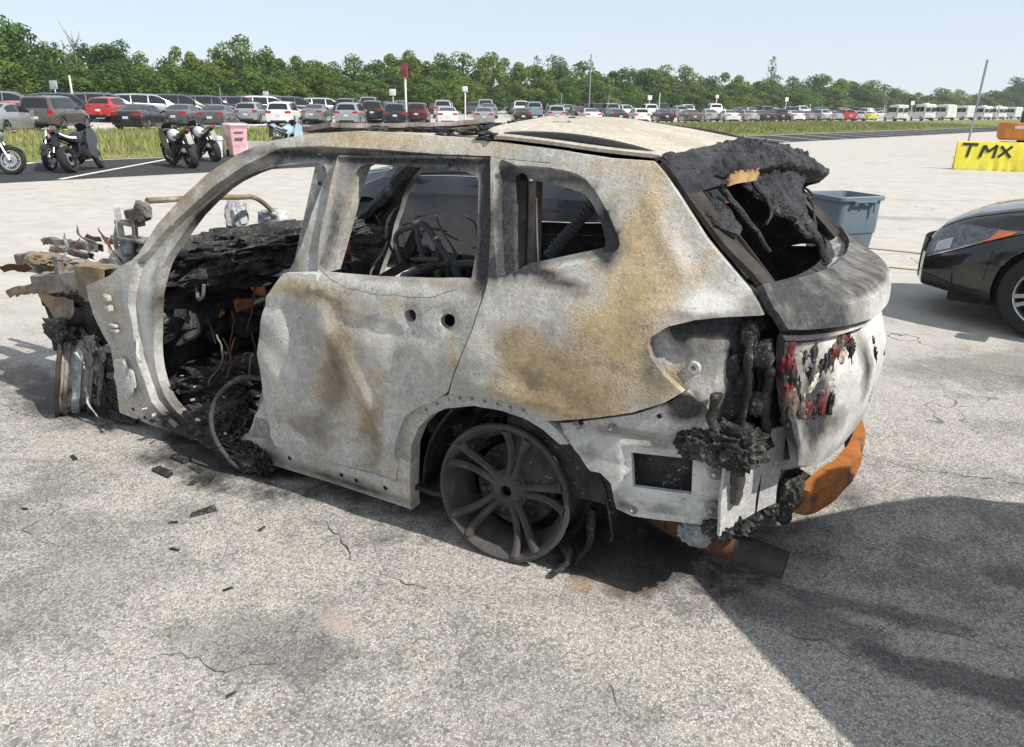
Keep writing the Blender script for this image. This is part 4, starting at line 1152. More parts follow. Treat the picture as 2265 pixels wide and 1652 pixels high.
MB().tube([(2.0, .72, .72), (1.96, .2, .73), (1.98, -.7, .72)], .03, 10).jitter(.01, 6).obj('cross_car_beam', RUST_PIPE, wreck)
RUST_BR = m_rust('dull_rust', (.20, .072, .02), (.10, .04, .016), (.04, .03, .026), .55)
for i, (x, y, z, s) in enumerate(((1.54, .55, .78, .045), (1.60, .60, .72, .05), (1.74, .62, .65, .035), (1.45, .1, .90, .08), (1.86, .66, .80, .035))):
    M = Matrix.Translation((x, y, z)) @ Matrix.Rotation(i*1.3, 4, 'Z') @ Matrix.Rotation(.5*math.sin(i*2.), 4, 'X')
    MB().box((0, 0, 0), (s*1.7, s*.25, s), M, bev=.006).box((s*.5, s*.2, s*.2), (s*.5, s*.5, s*.5), M, bev=.006).jitter(.016, 14, i).obj('rusted_bracket', RUST_BR, wreck)
# pedal box and hanging straps
for i in range(14):
    r2 = random.Random(90+i)
    x = r2.uniform(1.55, 2.0); y = r2.uniform(.35, .72); z = r2.uniform(.35, .9)
    drip('hanging_wire', [(x, y, z), (x-.02+r2.uniform(-.06, .06), y+.02, z-.1), (x+r2.uniform(-.1, .1), y+.03, z-r2.uniform(.15, .28))], .005, i, RUST_PIPE if i % 3 else RUST_GREY)
MB().tube(catmull([(1.84, .67, .80), (1.80, .70, .74), (1.74, .72, .76), (1.72, .72, .82)], 5), .009, 6).obj('wire_loop', GREYHOSE, wreck)
# corrugated conduit spilling out of the door opening
pts = catmull([(1.22, .82, .47), (1.38, .86, .46), (1.50, .91, .34), (1.50, .94, .20), (1.42, .93, .08), (1.35, .90, .018)], 16)
MB().tube(pts, [.0125 if i % 2 else .0095 for i in range(len(pts))], 8).obj('corrugated_conduit', m_rust('burnt_conduit', (.035, .033, .032), (.09, .086, .08), (.20, .19, .18), .56), wreck)
# seats: bare wire and tube frames
def seat(cx, cy, name, mat):
    s = MB()
    for dy in (-.22, .22):
        s.tube(catmull([(cx+.25, cy+dy, .34), (cx-.2, cy+dy, .36), (cx-.27, cy+dy, .55), (cx-.36, cy+dy*.9, .86), (cx-.38, cy+dy*.7, .96)], 4), .014, 7)
    s.tube([(cx-.38, cy-.155, .96), (cx-.38, cy+.155, .96)], .014, 7)
    for z, dx in ((.5, -.25), (.66, -.30), (.8, -.34)):
        s.tube([(cx+dx, cy-.2, z), (cx+dx, cy+.2, z)], .006, 5)
    for k in range(5): s.tube([(cx+.2-k*.1, cy-.22, .35), (cx+.2-k*.1, cy+.22, .34)], .007, 5)
    s.jitter(.012, 5, cy).obj(name, mat, wreck)
seat(1.05, .40, 'seat_frame', RUST_GREY)
seat(1.05, -.40, 'seat_frame', RUST_PIPE)
m = MB()
m.tube(catmull([(.94, .22, .92), (.97, .22, 1.05), (.86, .22, 1.10), (.84, .22, 1.04), (.82, .22, .97)], 6), .013, 8)
m.tube(catmull([(.86, .22, 1.115), (.80, .22, 1.11), (.70, .22, 1.0), (.62, .22, .90)], 6), .015, 8)
m.tube(catmull([(.95, .2, .94), (.85, .2, .95), (.74, .2, .96)], 4), .012, 8)
m.obj('headrest_tube', GREYHOSE, wreck)
MB().bar((.96, .2, .90), (.86, .2, 1.07), .03, .05).bar((1.05, .25, .84), (.90, .22, .93), .04, .04).obj('seat_bracket', RUST_DK, wreck)
MB().bar((.70, .18, .98), (.66, .18, .86), .02, .05).bar((.78, .15, 1.04), (.79, .15, .80), .02, .02).obj('seat_bracket', RUST_GREY, wreck)
lump('rear_seat_remains', (.25, .0, .50), (.55, 1.35, .34), CHAR, wreck, 70, 5, .4, 3)
lump('cabin_ash', (.75, .0, .30), (1.0, 1.2, .14), CHAR_ASH, wreck, 71, 6, .3, 4)
o = MB().tube([Vector((.14, .28, 1.05)).lerp(Vector((-.03, .22, 1.27)), i/28) for i in range(29)], [.028 if i % 2 else .022 for i in range(29)], 10).obj('corrugated_duct', GREYHOSE, wreck)
MB().bar((.55, .1, .95), (.40, .45, 1.02), .16, .02).bar((.50, -.1, .9), (.33, .3, 1.02), .12, .02).obj('parcel_panel', simple('scorched_panel_grey', (.05, .055, .06), .6), wreck)
MB().bar((.02, .62, 1.38), (.0, .66, .9), .05, .03, up=(1, 0, 0)).bar((.09, .60, 1.38), (.07, .64, .9), .02, .05, up=(1, 0, 0)).jitter(.006, 12).obj('c_pillar_inner', RUST_GREY, wreck)
# far side pillars, seen through the windows
MB().tube(catmull([(1.43, -.66, 1.38), (1.62, -.72, 1.25), (1.85, -.80, 1.07), (2.1, -.86, .92)], 5), [.05]*16, 8).jitter(.02, 12).obj('far_a_pillar', CHAR_ASH, wreck)
MB().tube(catmull([(1.43, .64, 1.36), (1.60, .70, 1.24), (1.84, .79, 1.05), (2.0, .84, .93)], 5), [.02]*16, 8).jitter(.008, 12).obj('a_pillar_inner', BURNT_D, wreck)
# springs, wires and slats left of the seats
rs_ = random.Random(77)
for i in range(22):
    c = Vector((rs_.uniform(.35, 1.35), rs_.uniform(-.55, .45), rs_.uniform(.82, 1.02)))
    d = Vector((rs_.gauss(0, .5), rs_.gauss(0, .5), rs_.gauss(.4, .6))).normalized()*rs_.uniform(.10, .24)
    drip('seat_wire', [c, c+d*.5+Vector((rs_.uniform(-.04, .04), rs_.uniform(-.04, .04), .02)), c+d], rs_.uniform(.004, .010), i, rs_.choice((RUST_GREY, RUST_DK, CHAR_ASH, GREYHOSE)))
for i in range(6):
    c = Vector((rs_.uniform(.4, 1.3), rs_.uniform(-.5, .4), rs_.uniform(.78, .92)))
    lump('burnt_foam', c, (rs_.uniform(.08, .2), rs_.uniform(.08, .2), rs_.uniform(.08, .18)), CHAR_ASH, wreck, 600+i, 4, .3, 3)
# loose interior fragments
m = MB(); r3 = random.Random(11)
for i in range(420):
    x = r3.uniform(-.3, 2.2); y = r3.uniform(-.7, .80); z = .22+abs(r3.gauss(0, .07))+(.55*sstep(1.7, 1.95, x) if r3.random() < .5 else 0)
    if x > 1.3 and r3.random() < .3: y = r3.uniform(.6, .9); z = r3.uniform(.08, .22)
    s = r3.uniform(.008, .035)
    M = Matrix.Translation((x, y, z)) @ Matrix.Rotation(r3.uniform(0, 6), 4, 'Z') @ Matrix.Rotation(r3.uniform(-1.5, 1.5), 4, 'X')
    m.box((0, 0, 0), (s*2, s*.9, s*.25), M)
o = m.obj('cabin_debris', CHAR_ASH, wreck); o['kind'] = 'stuff'
m = MB()
for i in range(34):
    x = r3.uniform(1.35, 2.1); y = r3.uniform(.35, .92); z = .16+r3.uniform(0, .2)*(1 if y < .8 else .4)
    s = r3.uniform(.006, .018)
    M = Matrix.Translation((x, y, z)) @ Matrix.Rotation(r3.uniform(0, 6), 4, 'Z') @ Matrix.Rotation(r3.uniform(-1.5, 1.5), 4, 'X')
    m.box((0, 0, 0), (s*1.6, s*.9, s*.3), M)
o = m.obj('ash_flakes', ALU, wreck); o['kind'] = 'stuff'

# front end ----------------------------------------------------------------
def channel(name, a, b, w, h, mat, sd=0, up=(0, 0, 1), crumple=.022, N=34):
    '''an open pressed-steel channel, buckled by the fire and torn at its ends'''
    a = Vector(a); b = Vector(b); t = (b-a).normalized()
    sd_ = t.cross(Vector(up)).normalized(); u_ = sd_.cross(t)
    prof = [(-.5, -.62), (-.5, -.5), (-.5, 0), (-.5, .5), (0, .56), (.5, .5), (.5, 0), (.5, -.5), (.5, -.66)]
    m = MB()
    V = []; F = []
    for i in range(N+1):
        c = a.lerp(b, i/N)
        for p, q in prof:
            x = c+sd_*w*p+u_*h*q
            V.append(x+mnoise.noise_vector(x*8+Vector((sd, 0, 0)))*crumple+mnoise.noise_vector(x*25)*crumple*.35)
    n = len(prof); rr_ = random.Random(sd)
    for i in range(N):
        for k in range(n-1):
            e = min(i, N-1-i)
            if rr_.random() < (.30 if e < 1 else (.12 if k in (0, 7) else 0)): continue
            F.append((i*n+k, (i+1)*n+k, (i+1)*n+k+1, i*n+k+1))
    m.add(V, F)
    return m.solid(.004).obj(name, mat, wreck, 50)
def beam(name, a, b, w, h, mat, w2=None, h2=None, up=(0, 0, 1), jit=.012, sd=0):
    a = Vector(a); b = Vector(b); m = MB()
    N = 8
    for i in range(N):
        t0, t1 = i/N, (i+1)/N
        m.bar(a.lerp(b, t0), a.lerp(b, t1), w+((w2 or w)-w)*t0, h+((h2 or h)-h)*t0, up, w+((w2 or w)-w)*t1, h+((h2 or h)-h)*t1)
    return m.jitter(jit, 7, sd).obj(name, mat, wreck)
channel('fender_rail', (2.10, .83, .83), (3.06, .77, .67), .055, .085, RUST_GREY, 1, crumple=.014)
channel('rail_bracket', (3.03, .77, .66), (3.30, .79, .59), .035, .04, RUST_TAN, 2, crumple=.012)
def gus(u, v):
    x = 2.66+.34*u*(1-v)+.14*v; z = .64-.22*v
    q = Vector((x, .80, z))
    return q+mnoise.noise_vector(q*9)*.018
MB().grid(gus, 12, 10).solid(.004).obj('wing_gusset', RUST_TAN, wreck, 50)
def wbk(u, v):
    t = v*2
    q = Vector((2.21+.22*u, .78+.125*min(1, t), .865-.14*max(0, t-1)))
    return q+mnoise.noise_vector(q*10)*.022
MB().grid(wbk, 12, 12).solid(.004).obj('wing_bracket', RUST_TAN, wreck, 50)
MB().bar((2.76, .80, .68), (2.74, .80, .86), .03, .04).obj('wing_strap', RUST_GREY, wreck)
channel('frame_rail', (2.3, .46, .72), (3.66, .47, .68), .08, .08, RUST_GREY, 4)
MB().box((3.66, .47, .68), (.12, .11, .10), bev=.02).jitter(.015, 9).obj('rail_end', RUST_GREY, wreck)
channel('far_frame_rail', (2.3, -.46, .62), (3.6, -.46, .55), .09, .10, RUST_GREY, 5)
channel('hood_hinge_arm', (3.16, .30, .79), (3.75, .30, .78), .03, .035, RUST_GREY, 6, crumple=.012)
channel('hood_hinge_arm', (3.2, .34, .74), (3.6, .34, .75), .03, .03, RUST_GREY, 7, crumple=.012)
for i, (a, b, w) in enumerate((((2.50, .58, .86), (2.47, .60, 1.12), .03), ((2.38, .60, .86), (2.36, .60, 1.06), .02), ((2.62, .55, .84), (2.48, .60, 1.08), .018), ((2.30, .60, .90), (2.30, .60, 1.0), .03))):
    beam('strut_brace', a, b, w, w*1.2, RUST_GREY if i % 2 else BURNT_W, sd=10+i, jit=.014)
MB().box((2.42, .58, 1.03), (.16, .08, .02), bev=.005).box((2.40, .57, .95), (.20, .10, .02), bev=.005).box((2.37, .58, 1.08), (.10, .06, .05), bev=.01).jitter(.015, 10).obj('strut_tower_top', RUST_GREY, wreck)
lump('melted_casting', (2.30, .58, 1.10), (.10, .06, .10), RUST_GREY, wreck, 81, 4, .25, 3)
lump('melted_casting', (2.42, .52, .90), (.28, .16, .10), ALU, wreck, 82, 4, .25, 3)
MB().lathe([(.09, 0), (.10, .02), (.10, .14), (.06, .18), (.0, .18)], 20, 'Z', c=(2.55, .52, .70)).jitter(.008, 8).obj('strut_tower', BURNT_W, wreck)
MB().tube(catmull([(2.34, .52, 1.145), (2.40, .10, 1.12), (2.55, -.25, 1.08), (2.62, -.44, 1.055), (2.62, -.56, .97), (2.58, -.60, .87)], 5), .016, 8, flat=(0, 0, 1)).obj('cowl_bar', RUST_TAN, wreck)
lump('melted_casting', (2.78, -.42, .93), (.13, .12, .22), ALU, wreck, 83, 4, .22, 3)
lump('melted_casting', (2.66, -.62, .90), (.22, .14, .13), ALU, wreck, 84, 4, .22, 3)
beam('wiper_arm', (2.2, .15, 1.08), (2.12, .20, .99), .02, .02, RUST_GREY)
lump('engine_remains', (2.75, .0, .50), (.60, .70, .46), CHAR_ASH, wreck, 85, 5, .45, 3)
lump('gearbox_remains', (2.45, .1, .40), (.5, .5, .3), RUST_GREY, wreck, 86, 5, .45, 3)
MB().grid(lambda u, v: (2.40+.75*u, .70+.06*math.sin(u*6), .25+.48*v*(1-.35*u)), 12, 8, flip=True).solid(.01).jitter(.04, 5).obj('inner_wing_panel', CHAR_ASH, wreck)
beam('front_control_arm', (2.75, .35, .24), (2.88, .70, .16), .07, .05, CHAR, sd=3)
channel('bumper_remains', (3.50, .50, .46), (3.56, -.55, .46), .07, .08, RUST_PIPE, 8, crumple=.014)
for i, (x, y, z, sx, sz, sd) in enumerate(((2.70, .78, .34, .34, .22, 1), (2.78, .83, .46, .28, .12, 2), (2.60, .78, .12, .40, .18, 3), (2.50, .80, .04, .5, .05, 4))):
    lump('burnt_arch_liner', (x, y, z), (sx*.9, .08, sz), CHAR_ASH if i else BURNT_D, wreck, 100+sd, 5, .32, 2.6)
drip('wire_loop', [(2.55, .88, .20), (2.52, .90, .10), (2.48, .88, .03)], .007, 4, ALU)
# torn strips, brackets and wires of the burnt front end
rf = random.Random(17)
for i in range(40):
    a = Vector((rf.uniform(2.25, 3.05), rf.uniform(.15, .82), rf.uniform(.42, .95)))
    if a.x > 2.9: a.z = min(a.z, .82)
    L = rf.uniform(.06, .24)
    dv = Vector((rf.gauss(0, 1), rf.gauss(0, .4), rf.gauss(0, .7))).normalized()
    mt = rf.choice((RUST_GREY, RUST_TAN, RUST_PIPE, ALU, CHAR_ASH, BURNT_D))
    if i % 3 == 0:
        drip('burnt_wire', [a, a+dv*L*.5+Vector((0, .02, -.05)), a+dv*L+Vector((0, .02, -.02))], rf.uniform(.004, .008), i, mt)
    else:
        w = rf.uniform(.02, .05)
        def sh(u, v, a=a, dv=dv, L=L, w=w, i=i):
            q = a+dv*L*u+Vector((0, 0, 1)).cross(dv)*w*(v-.5)*(1+.4*math.sin(u*7+i))+Vector((0, 0, w*(v-.5)))
            return q+mnoise.noise_vector(q*11+Vector((i, 0, 0)))*.030
        MB().grid(sh, 8, 3).solid(.003).obj('torn_bracket', mt, wreck, 60)
for i in range(16):
    lump('melted_clump', (rf.uniform(2.3, 3.2), rf.uniform(.35, .76), rf.uniform(.56, .80)), (rf.uniform(.14, .34), rf.uniform(.08, .16), rf.uniform(.06, .13)), (CHAR_ASH, RUST_TAN, RUST_GREY, BURNT_D)[i % 4], wreck, 200+i, 4, .3, 3)
for i, (x, y, z) in enumerate(((2.48, .72, .70), (2.75, .68, .66), (2.98, .62, .66), (3.2, .55, .66))):
    lump('inner_fender_mass', (x, y, z), (.34, .15, .15), (RUST_TAN, RUST_GREY)[i % 2], wreck, 700+i, 5, .28, 3.4)
# thin wire across the rear door
drip('loose_wire', [(.80, .905, 1.03), (.70, .915, .985), (.5, .925, .975), (.3, .92, .99), (.17, .90, 1.03)], .0035, 4, BURNT_D)
# crumbs of burnt debris on the ground beside the wreck
r5 = random.Random(5)
spots = [(1.24, 1.23, .055), (.93, 1.20, .02), (1.46, 1.02, .05), (1.70, 1.08, .06), (1.50, 1.06, .04), (1.6, .98, .05), (1.28, 1.35, .02), (1.10, 1.48, .02), (1.75, .95, .06), (.72, 1.55, .018), (2.2, 1.2, .03), (.3, 1.9, .016), (1.9, 1.6, .015)]
for i, (x, y, s) in enumerate(spots):
    M = Matrix.Translation(carw(x, y, s*.12)) @ Matrix.Rotation(r5.uniform(0, 6), 4, 'Z')
    m = MB().box((0, 0, 0), (s*2, s*.6, s*.25), M, bev=s*.05).jitter(s*.25, 30, i)
    tag(m.obj('burnt_fragment', CHAR_ASH), 'small charred fragment lying on the paving beside the burnt SUV', 'debris', 'charred fragments on the paving')

# ------------------------------------------------------------------ vehicles
def paint(name, col, metal=.35, rough=.28):
    if name in MATS: return MATS[name]
    t = NT(name)
    v = t.coord()
    d = t.ss(t.noise(v, 2.2, 4, .6), .35, .7, 0, .10)          # a film of dust
    MATS[name] = t.fin(t.mix(d, col, (.30, .28, .25)), t.ss(t.noise(v, 5, 3), .3, .7, rough*.85, rough*1.3), metal, .5, .8)
    return MATS[name]
PAINT = {'black': paint('black_paint', (.008, .008, .010)), 'navy': paint('navy_paint', (.010, .014, .030)), 'white': paint('white_paint', (.72, .72, .71), 0), 'silver': paint('silver_paint', (.42, .44, .45), .6),
         'grey': paint('grey_paint', (.10, .105, .115), .5), 'lgrey': paint('light_grey_paint', (.24, .25, .26), .5), 'red': paint('red_paint', (.42, .018, .02), .2), 'brown': paint('bronze_paint', (.135, .115, .10), .5),
         'blue': paint('blue_paint', (.02, .05, .13), .4), 'yellow': paint('yellow_paint', (.72, .58, .03), 0), 'purple': paint('plum_paint', (.035, .022, .04), .5), 'maroon': paint('maroon_paint', (.09, .012, .018), .4), 'cyan': paint('pale_blue_paint', (.20, .29, .34), .4)}
GLASS = simple('dark_glass', (.012, .015, .018), .05, 0, .6, var=.05)
TYRE = simple('tyre_rubber', (.018, .018, .019), .82, var=.25, scale=20)
ALLOY = simple('alloy', (.45, .46, .47), .32, .8)
ALLOY_D = simple('dark_alloy', (.06, .06, .065), .35, .7)
PLASTIC = simple('black_plastic', (.016, .016, .017), .55)
CHROME = simple('chrome', (.62, .63, .64), .14, 1)
TAILRED = simple('red_lens', (.40, .012, .012), .18, coat=.6)
LAMPCLR = simple('clear_lens', (.42, .44, .46), .10, .3, coat=1)
LAMPDRK = simple('smoked_lens', (.10, .11, .12), .08, .5, coat=1, var=.5, scale=30)
AMBER = simple('amber_lens', (.75, .16, .05), .22, coat=.6)
PLATE = simple('number_plate', (.55, .58, .62), .5, var=.3, scale=60)
UNDER = simple('underbody', (.012, .012, .012), .9)

class Car:
    def __init__(s, spec, nx=40, ts=1):
        s.sp = spec
        s.xr, s.xf = spec['top'][0][0], spec['top'][-1][0]
        s.nx, s.ts = nx, ts
        s.wz = spec['r']
        s.ax = (spec['wb']/2, -spec['wb']/2)
    def sec(s, x):
        sp = s.sp
        X = [p[0] for p in sp['top']]; T = interp(x, X, [p[1] for p in sp['top']])
        B = interp(x, [p[0] for p in sp['belt']], [p[1] for p in sp['belt']])
        B = min(B, T-.02)
        w = sp['W']/2
        f = max(0, (x-(s.xf-sp.get('fl', .95)))/sp.get('fl', .95)); r = max(0, ((s.xr+.7)-x)/.7)
        w *= 1-sp.get('ft', .22)*f**2.2-.09*r**2
        zs = sp['zs']+.06*max(0, f-.3)+.12*max(0, r-.2)
        k = max(0, min(1, (T-B)/.45))
        tb = sp.get('tumble', .21)
        P = [(.82*w, zs), (.945*w, zs+.03), (.985*w, zs+.15*(B-zs)/.6), (w, zs+.62*(B-zs)), (.987*w, B-.07*min(1, (B-zs)/.4)), (.957*w, B), (.945*w-.012*k, B+.025*k+.003),
             (.94*w-tb*k-.02*(1-k), B+(T-B)*(.90*k+.6*(1-k))), (.86*w-(tb+.02)*k-.03*(1-k), T-.018*k-.004), (.45*w, T+.012*k-.0+.008*(1-k)), (0, T+.02*k+.012*(1-k))]
        return P
    def S(s, x, t, side=1):
        P = s.sec(x)
        i = min(int(t), 9); f = t-i
        if s.ts > 1 and f > 0:
            q = [Vector(P[max(0, i-1)]), Vector(P[i]), Vector(P[i+1]), Vector(P[min(10, i+2)])]
            v = .5*(2*q[1]+(q[2]-q[0])*f*.9+(2*q[0]-5*q[1]+4*q[2]-q[3])*f*f*.9+(3*q[1]-q[0]-3*q[2]+q[3])*f**3*.9) if False else q[1].lerp(q[2], f)
            y, z = v
        else:
            y = P[i][0]+(P[i+1][0]-P[i][0])*f; z = P[i][1]+(P[i+1][1]-P[i][1])*f
        return Vector((x, side*y, z))
    def stations(s):
        xs = {s.xr, s.xf}
        for p in s.sp['top']: xs.add(p[0])
        for i in range(s.nx+1): xs.add(s.xr+(s.xf-s.xr)*i/s.nx)
        xs = sorted(xs)
        out = [xs[0]]
        for x in xs[1:]:
            if x-out[-1] > .012: out.append(x)
        return out
    def body(s, name, mat, parent):
        xs = s.stations()
        tt = [i/s.ts for i in range(10*s.ts+1)]
        nt = len(tt)
        V = []; F = []
        for x in xs:
            for t in tt: V.append(s.S(x, t))
        nL = len(V)
        for i in range(len(xs)):
            for t in tt: V.append(s.S(xs[i], t, -1))
        ra = s.wz+s.sp.get('gap', .055)
        inside = [False]*len(V)
        for i, v in enumerate(V):
            ti = (i % nt)
            if tt[ti] > 4.5: continue
            for ax in s.ax:
                d = math.hypot(v.x-ax, v.z-s.wz)
                if d < ra:
                    inside[i] = True
        def addf(f):
            if all(inside[i] for i in f): return
            F.append(f)
        for b, fl in ((0, False), (nL, True)):
            for i in range(len(xs)-1):
                for j in range(nt-1):
                    q = (b+i*nt+j, b+(i+1)*nt+j, b+(i+1)*nt+j+1, b+i*nt+j+1)
                    addf(q[::-1] if not fl else q)
        for i, v in enumerate(V):
            if inside[i]:
                for ax in s.ax:
                    d = math.hypot(v.x-ax, v.z-s.wz)
                    if d < ra:
                        k = ra/max(d, .01)
                        V[i] = Vector((ax+(v.x-ax)*k, v.y, max(s.sp['zs']-.02, s.wz+(v.z-s.wz)*k)))
        # end caps
        for xi, sg in ((0, -1), (len(xs)-1, 1)):
            nc = 10
            b = len(V)
            for j in range(nt):
                p = s.S(xs[xi], tt[j])
                for c in range(nc+1):
                    y = p.y*(1-2*c/nc)
                    V.append(Vector((p.x+sg*s.sp.get('cap', .07)*(1-(1-2*c/nc)**2)*(1 if tt[j] < 6 else .5), y, p.z)))
            inside += [False]*(nt*(nc+1))
            for j in range(nt-1):
                for c in range(nc):
                    q = (b+j*(nc+1)+c, b+j*(nc+1)+c+1, b+(j+1)*(nc+1)+c+1, b+(j+1)*(nc+1)+c)
                    F.append(q if sg > 0 else q[::-1])
        # weld the seams
        bm = bmesh.new()
        vs = [bm.verts.new(v) for v in V]
        for f in F:
            try: bm.faces.new([vs[i] for i in f])
            except ValueError: pass
        bmesh.ops.remove_doubles(bm, verts=bm.verts, dist=.002)
        bmesh.ops.delete(bm, geom=[v for v in bm.verts if not v.link_faces], context='VERTS')
        bmesh.ops.recalc_face_normals(bm, faces=bm.faces)
        me = bpy.data.meshes.new(name); bm.to_mesh(me); bm.free()
        me.materials.append(mat)
        finish(me, 34 if s.ts == 1 else 26)
        return link(name, me, parent)
    def patch(s, name, mat, parent, x0, x1, t0, t1, side=1, off=.006, nx=8, nt=4, shape=None, mb=None):
        def fn(u, v):
            if shape: x, t = shape(u, v)
            else: x, t = x0+(x1-x0)*u, t0+(t1-t0)*v
            p = s.S(x, t, side)
            e = .01
            du = s.S(x+e, t, side)-s.S(x-e, t, side)
            dv = s.S(x, min(10, t+.05), side)-s.S(x, max(0, t-.05), side)
            n = du.cross(dv)
            if n.length < 1e-9: n = Vector((0, side, 0))
            n.normalize()
            if n.dot(Vector((0, p.y, p.z-.6))) < 0: n = -n
            return p+n*off
        m = mb or MB()
        m.grid(fn, nx, nt, flip=(side < 0))
        if mb is None:
            return m.solid(.004).obj(name, mat, parent, 50)
    def top_patch(s, name, mat, parent, x0, x1, t0, off=.007, nx=8, nt=6, mb=None, slant=0):
        """a pane over the crown of the car, from t0 on one side to t0 on the other"""
        def fn(u, v):
            q = 2*v-1
            t = 10-(10-t0)*abs(q)
            x = x0+(x1-x0)*u
            p = s.S(x, t, 1 if q <= 0 else -1)
            n = Vector((-(s.S(x+.02, 10).z-s.S(x-.02, 10).z)/.04, 0, 1)).normalized()
            return p+n*off
        m = mb or MB()
        m.grid(fn, nx, nt*2, flip=False)
        if mb is None: return m.solid(.004).obj(name, mat, parent, 50)
    def rear(s, y, z, sg=-1):
        x = s.xr if sg < 0 else s.xf
        P = s.sec(x)
        # width of the end section at height z
        w = P[3][0]
        for a, b in zip(P, P[1:]):
            if a[1] <= z <= b[1]: w = a[0]+(b[0]-a[0])*(z-a[1])/max(1e-6, b[1]-a[1])
        return Vector((x+sg*s.sp.get('cap', .07)*(1-(min(1, abs(y)/max(.05, w)))**2), y, z))
    def rear_patch(s, name, mat, parent, y0, y1, z0, z1, sg=-1, off=.008, n=6, mb=None, z0b=None, z1b=None):
        def fn(u, v):
            a = z0+((z0b if z0b is not None else z0)-z0)*u; b = z1+((z1b if z1b is not None else z1)-z1)*u
            p = s.rear(y0+(y1-y0)*u, a+(b-a)*v, sg)
            return p+Vector((sg*off, 0, 0))
        m = mb or MB()
        m.grid(fn, n, 3, flip=(sg < 0) == (y1 > y0))
        if mb is None: return m.solid(.006, (sg, 0, 0)).obj(name, mat, parent, 50)

def wheel_meshes(r, width=.21, nsp=10, rimr=.68, style=0):
    ty = MB().lathe([(r*rimr, width/2-.012), (r*(rimr+.02), width/2), (r*.93, width/2), (r*.985, width/2-.02), (r, width/2-.05), (r, -width/2+.05), (r*.985, -width/2+.02), (r*.93, -width/2), (r*rimr, -width/2)], 36, 'Y', close=True)
    rm = MB().lathe([(r*rimr, width/2-.004), (r*rimr*.95, width/2-.012), (r*rimr*.90, width/2-.06), (r*rimr*.88, -width/2+.02)], 36, 'Y')
    rm.lathe([(.0, width/2-.022), (.03, width/2-.020), (r*.16, width/2-.03), (r*.18, width/2-.06), (0, width/2-.07)], 20, 'Y')
    for i in range(nsp):
        a = 2*math.pi*i/nsp
        da = (.10 if i % 2 else -.10) if style == 1 else 0
        p0 = Vector((math.cos(a-da)*r*.13, width/2-.035, math.sin(a-da)*r*.13)); p1 = Vector((math.cos(a+da)*r*rimr*.95, width/2-.018, math.sin(a+da)*r*rimr*.95))
        rm.bar(p0, p1, .022+.012*(style == 0), .025, up=(0, 1, 0), w2=.032)
    bk = MB().lathe([(0, width/2-.075), (r*rimr*.86, width/2-.075)], 24, 'Y')
    return ty, rm, bk
def wheels(car, parent, r, rimmat, nsp=10, style=0, inset=.005, w=.21):
    ty, rm, bk = wheel_meshes(r, w, nsp, .68, style)
    for ax in car.ax:
        for sg in (1, -1):
            y = (car.sp['W']/2-w/2-.012)*sg
            M = Matrix.Translation((ax, y, r)) @ (Matrix.Identity(4) if sg > 0 else Matrix.Rotation(math.pi, 4, 'Z'))
            if not hasattr(car, 'wm'): car.wm = {}
            o = None
            for m, nm, mt in ((ty, 'wheel', TYRE), (rm, 'rim', rimmat), (bk, 'wheel_backing', UNDER)):
                if nm not in car.wm:
                    t = m.obj(nm, mt, parent); car.wm[nm] = t.data
                else:
                    t = link(nm, car.wm[nm], parent)
                t.matrix_local = M
                if nm != 'wheel':
                    t.parent = o; t.matrix_local = Matrix.Identity(4)
                else: o = t
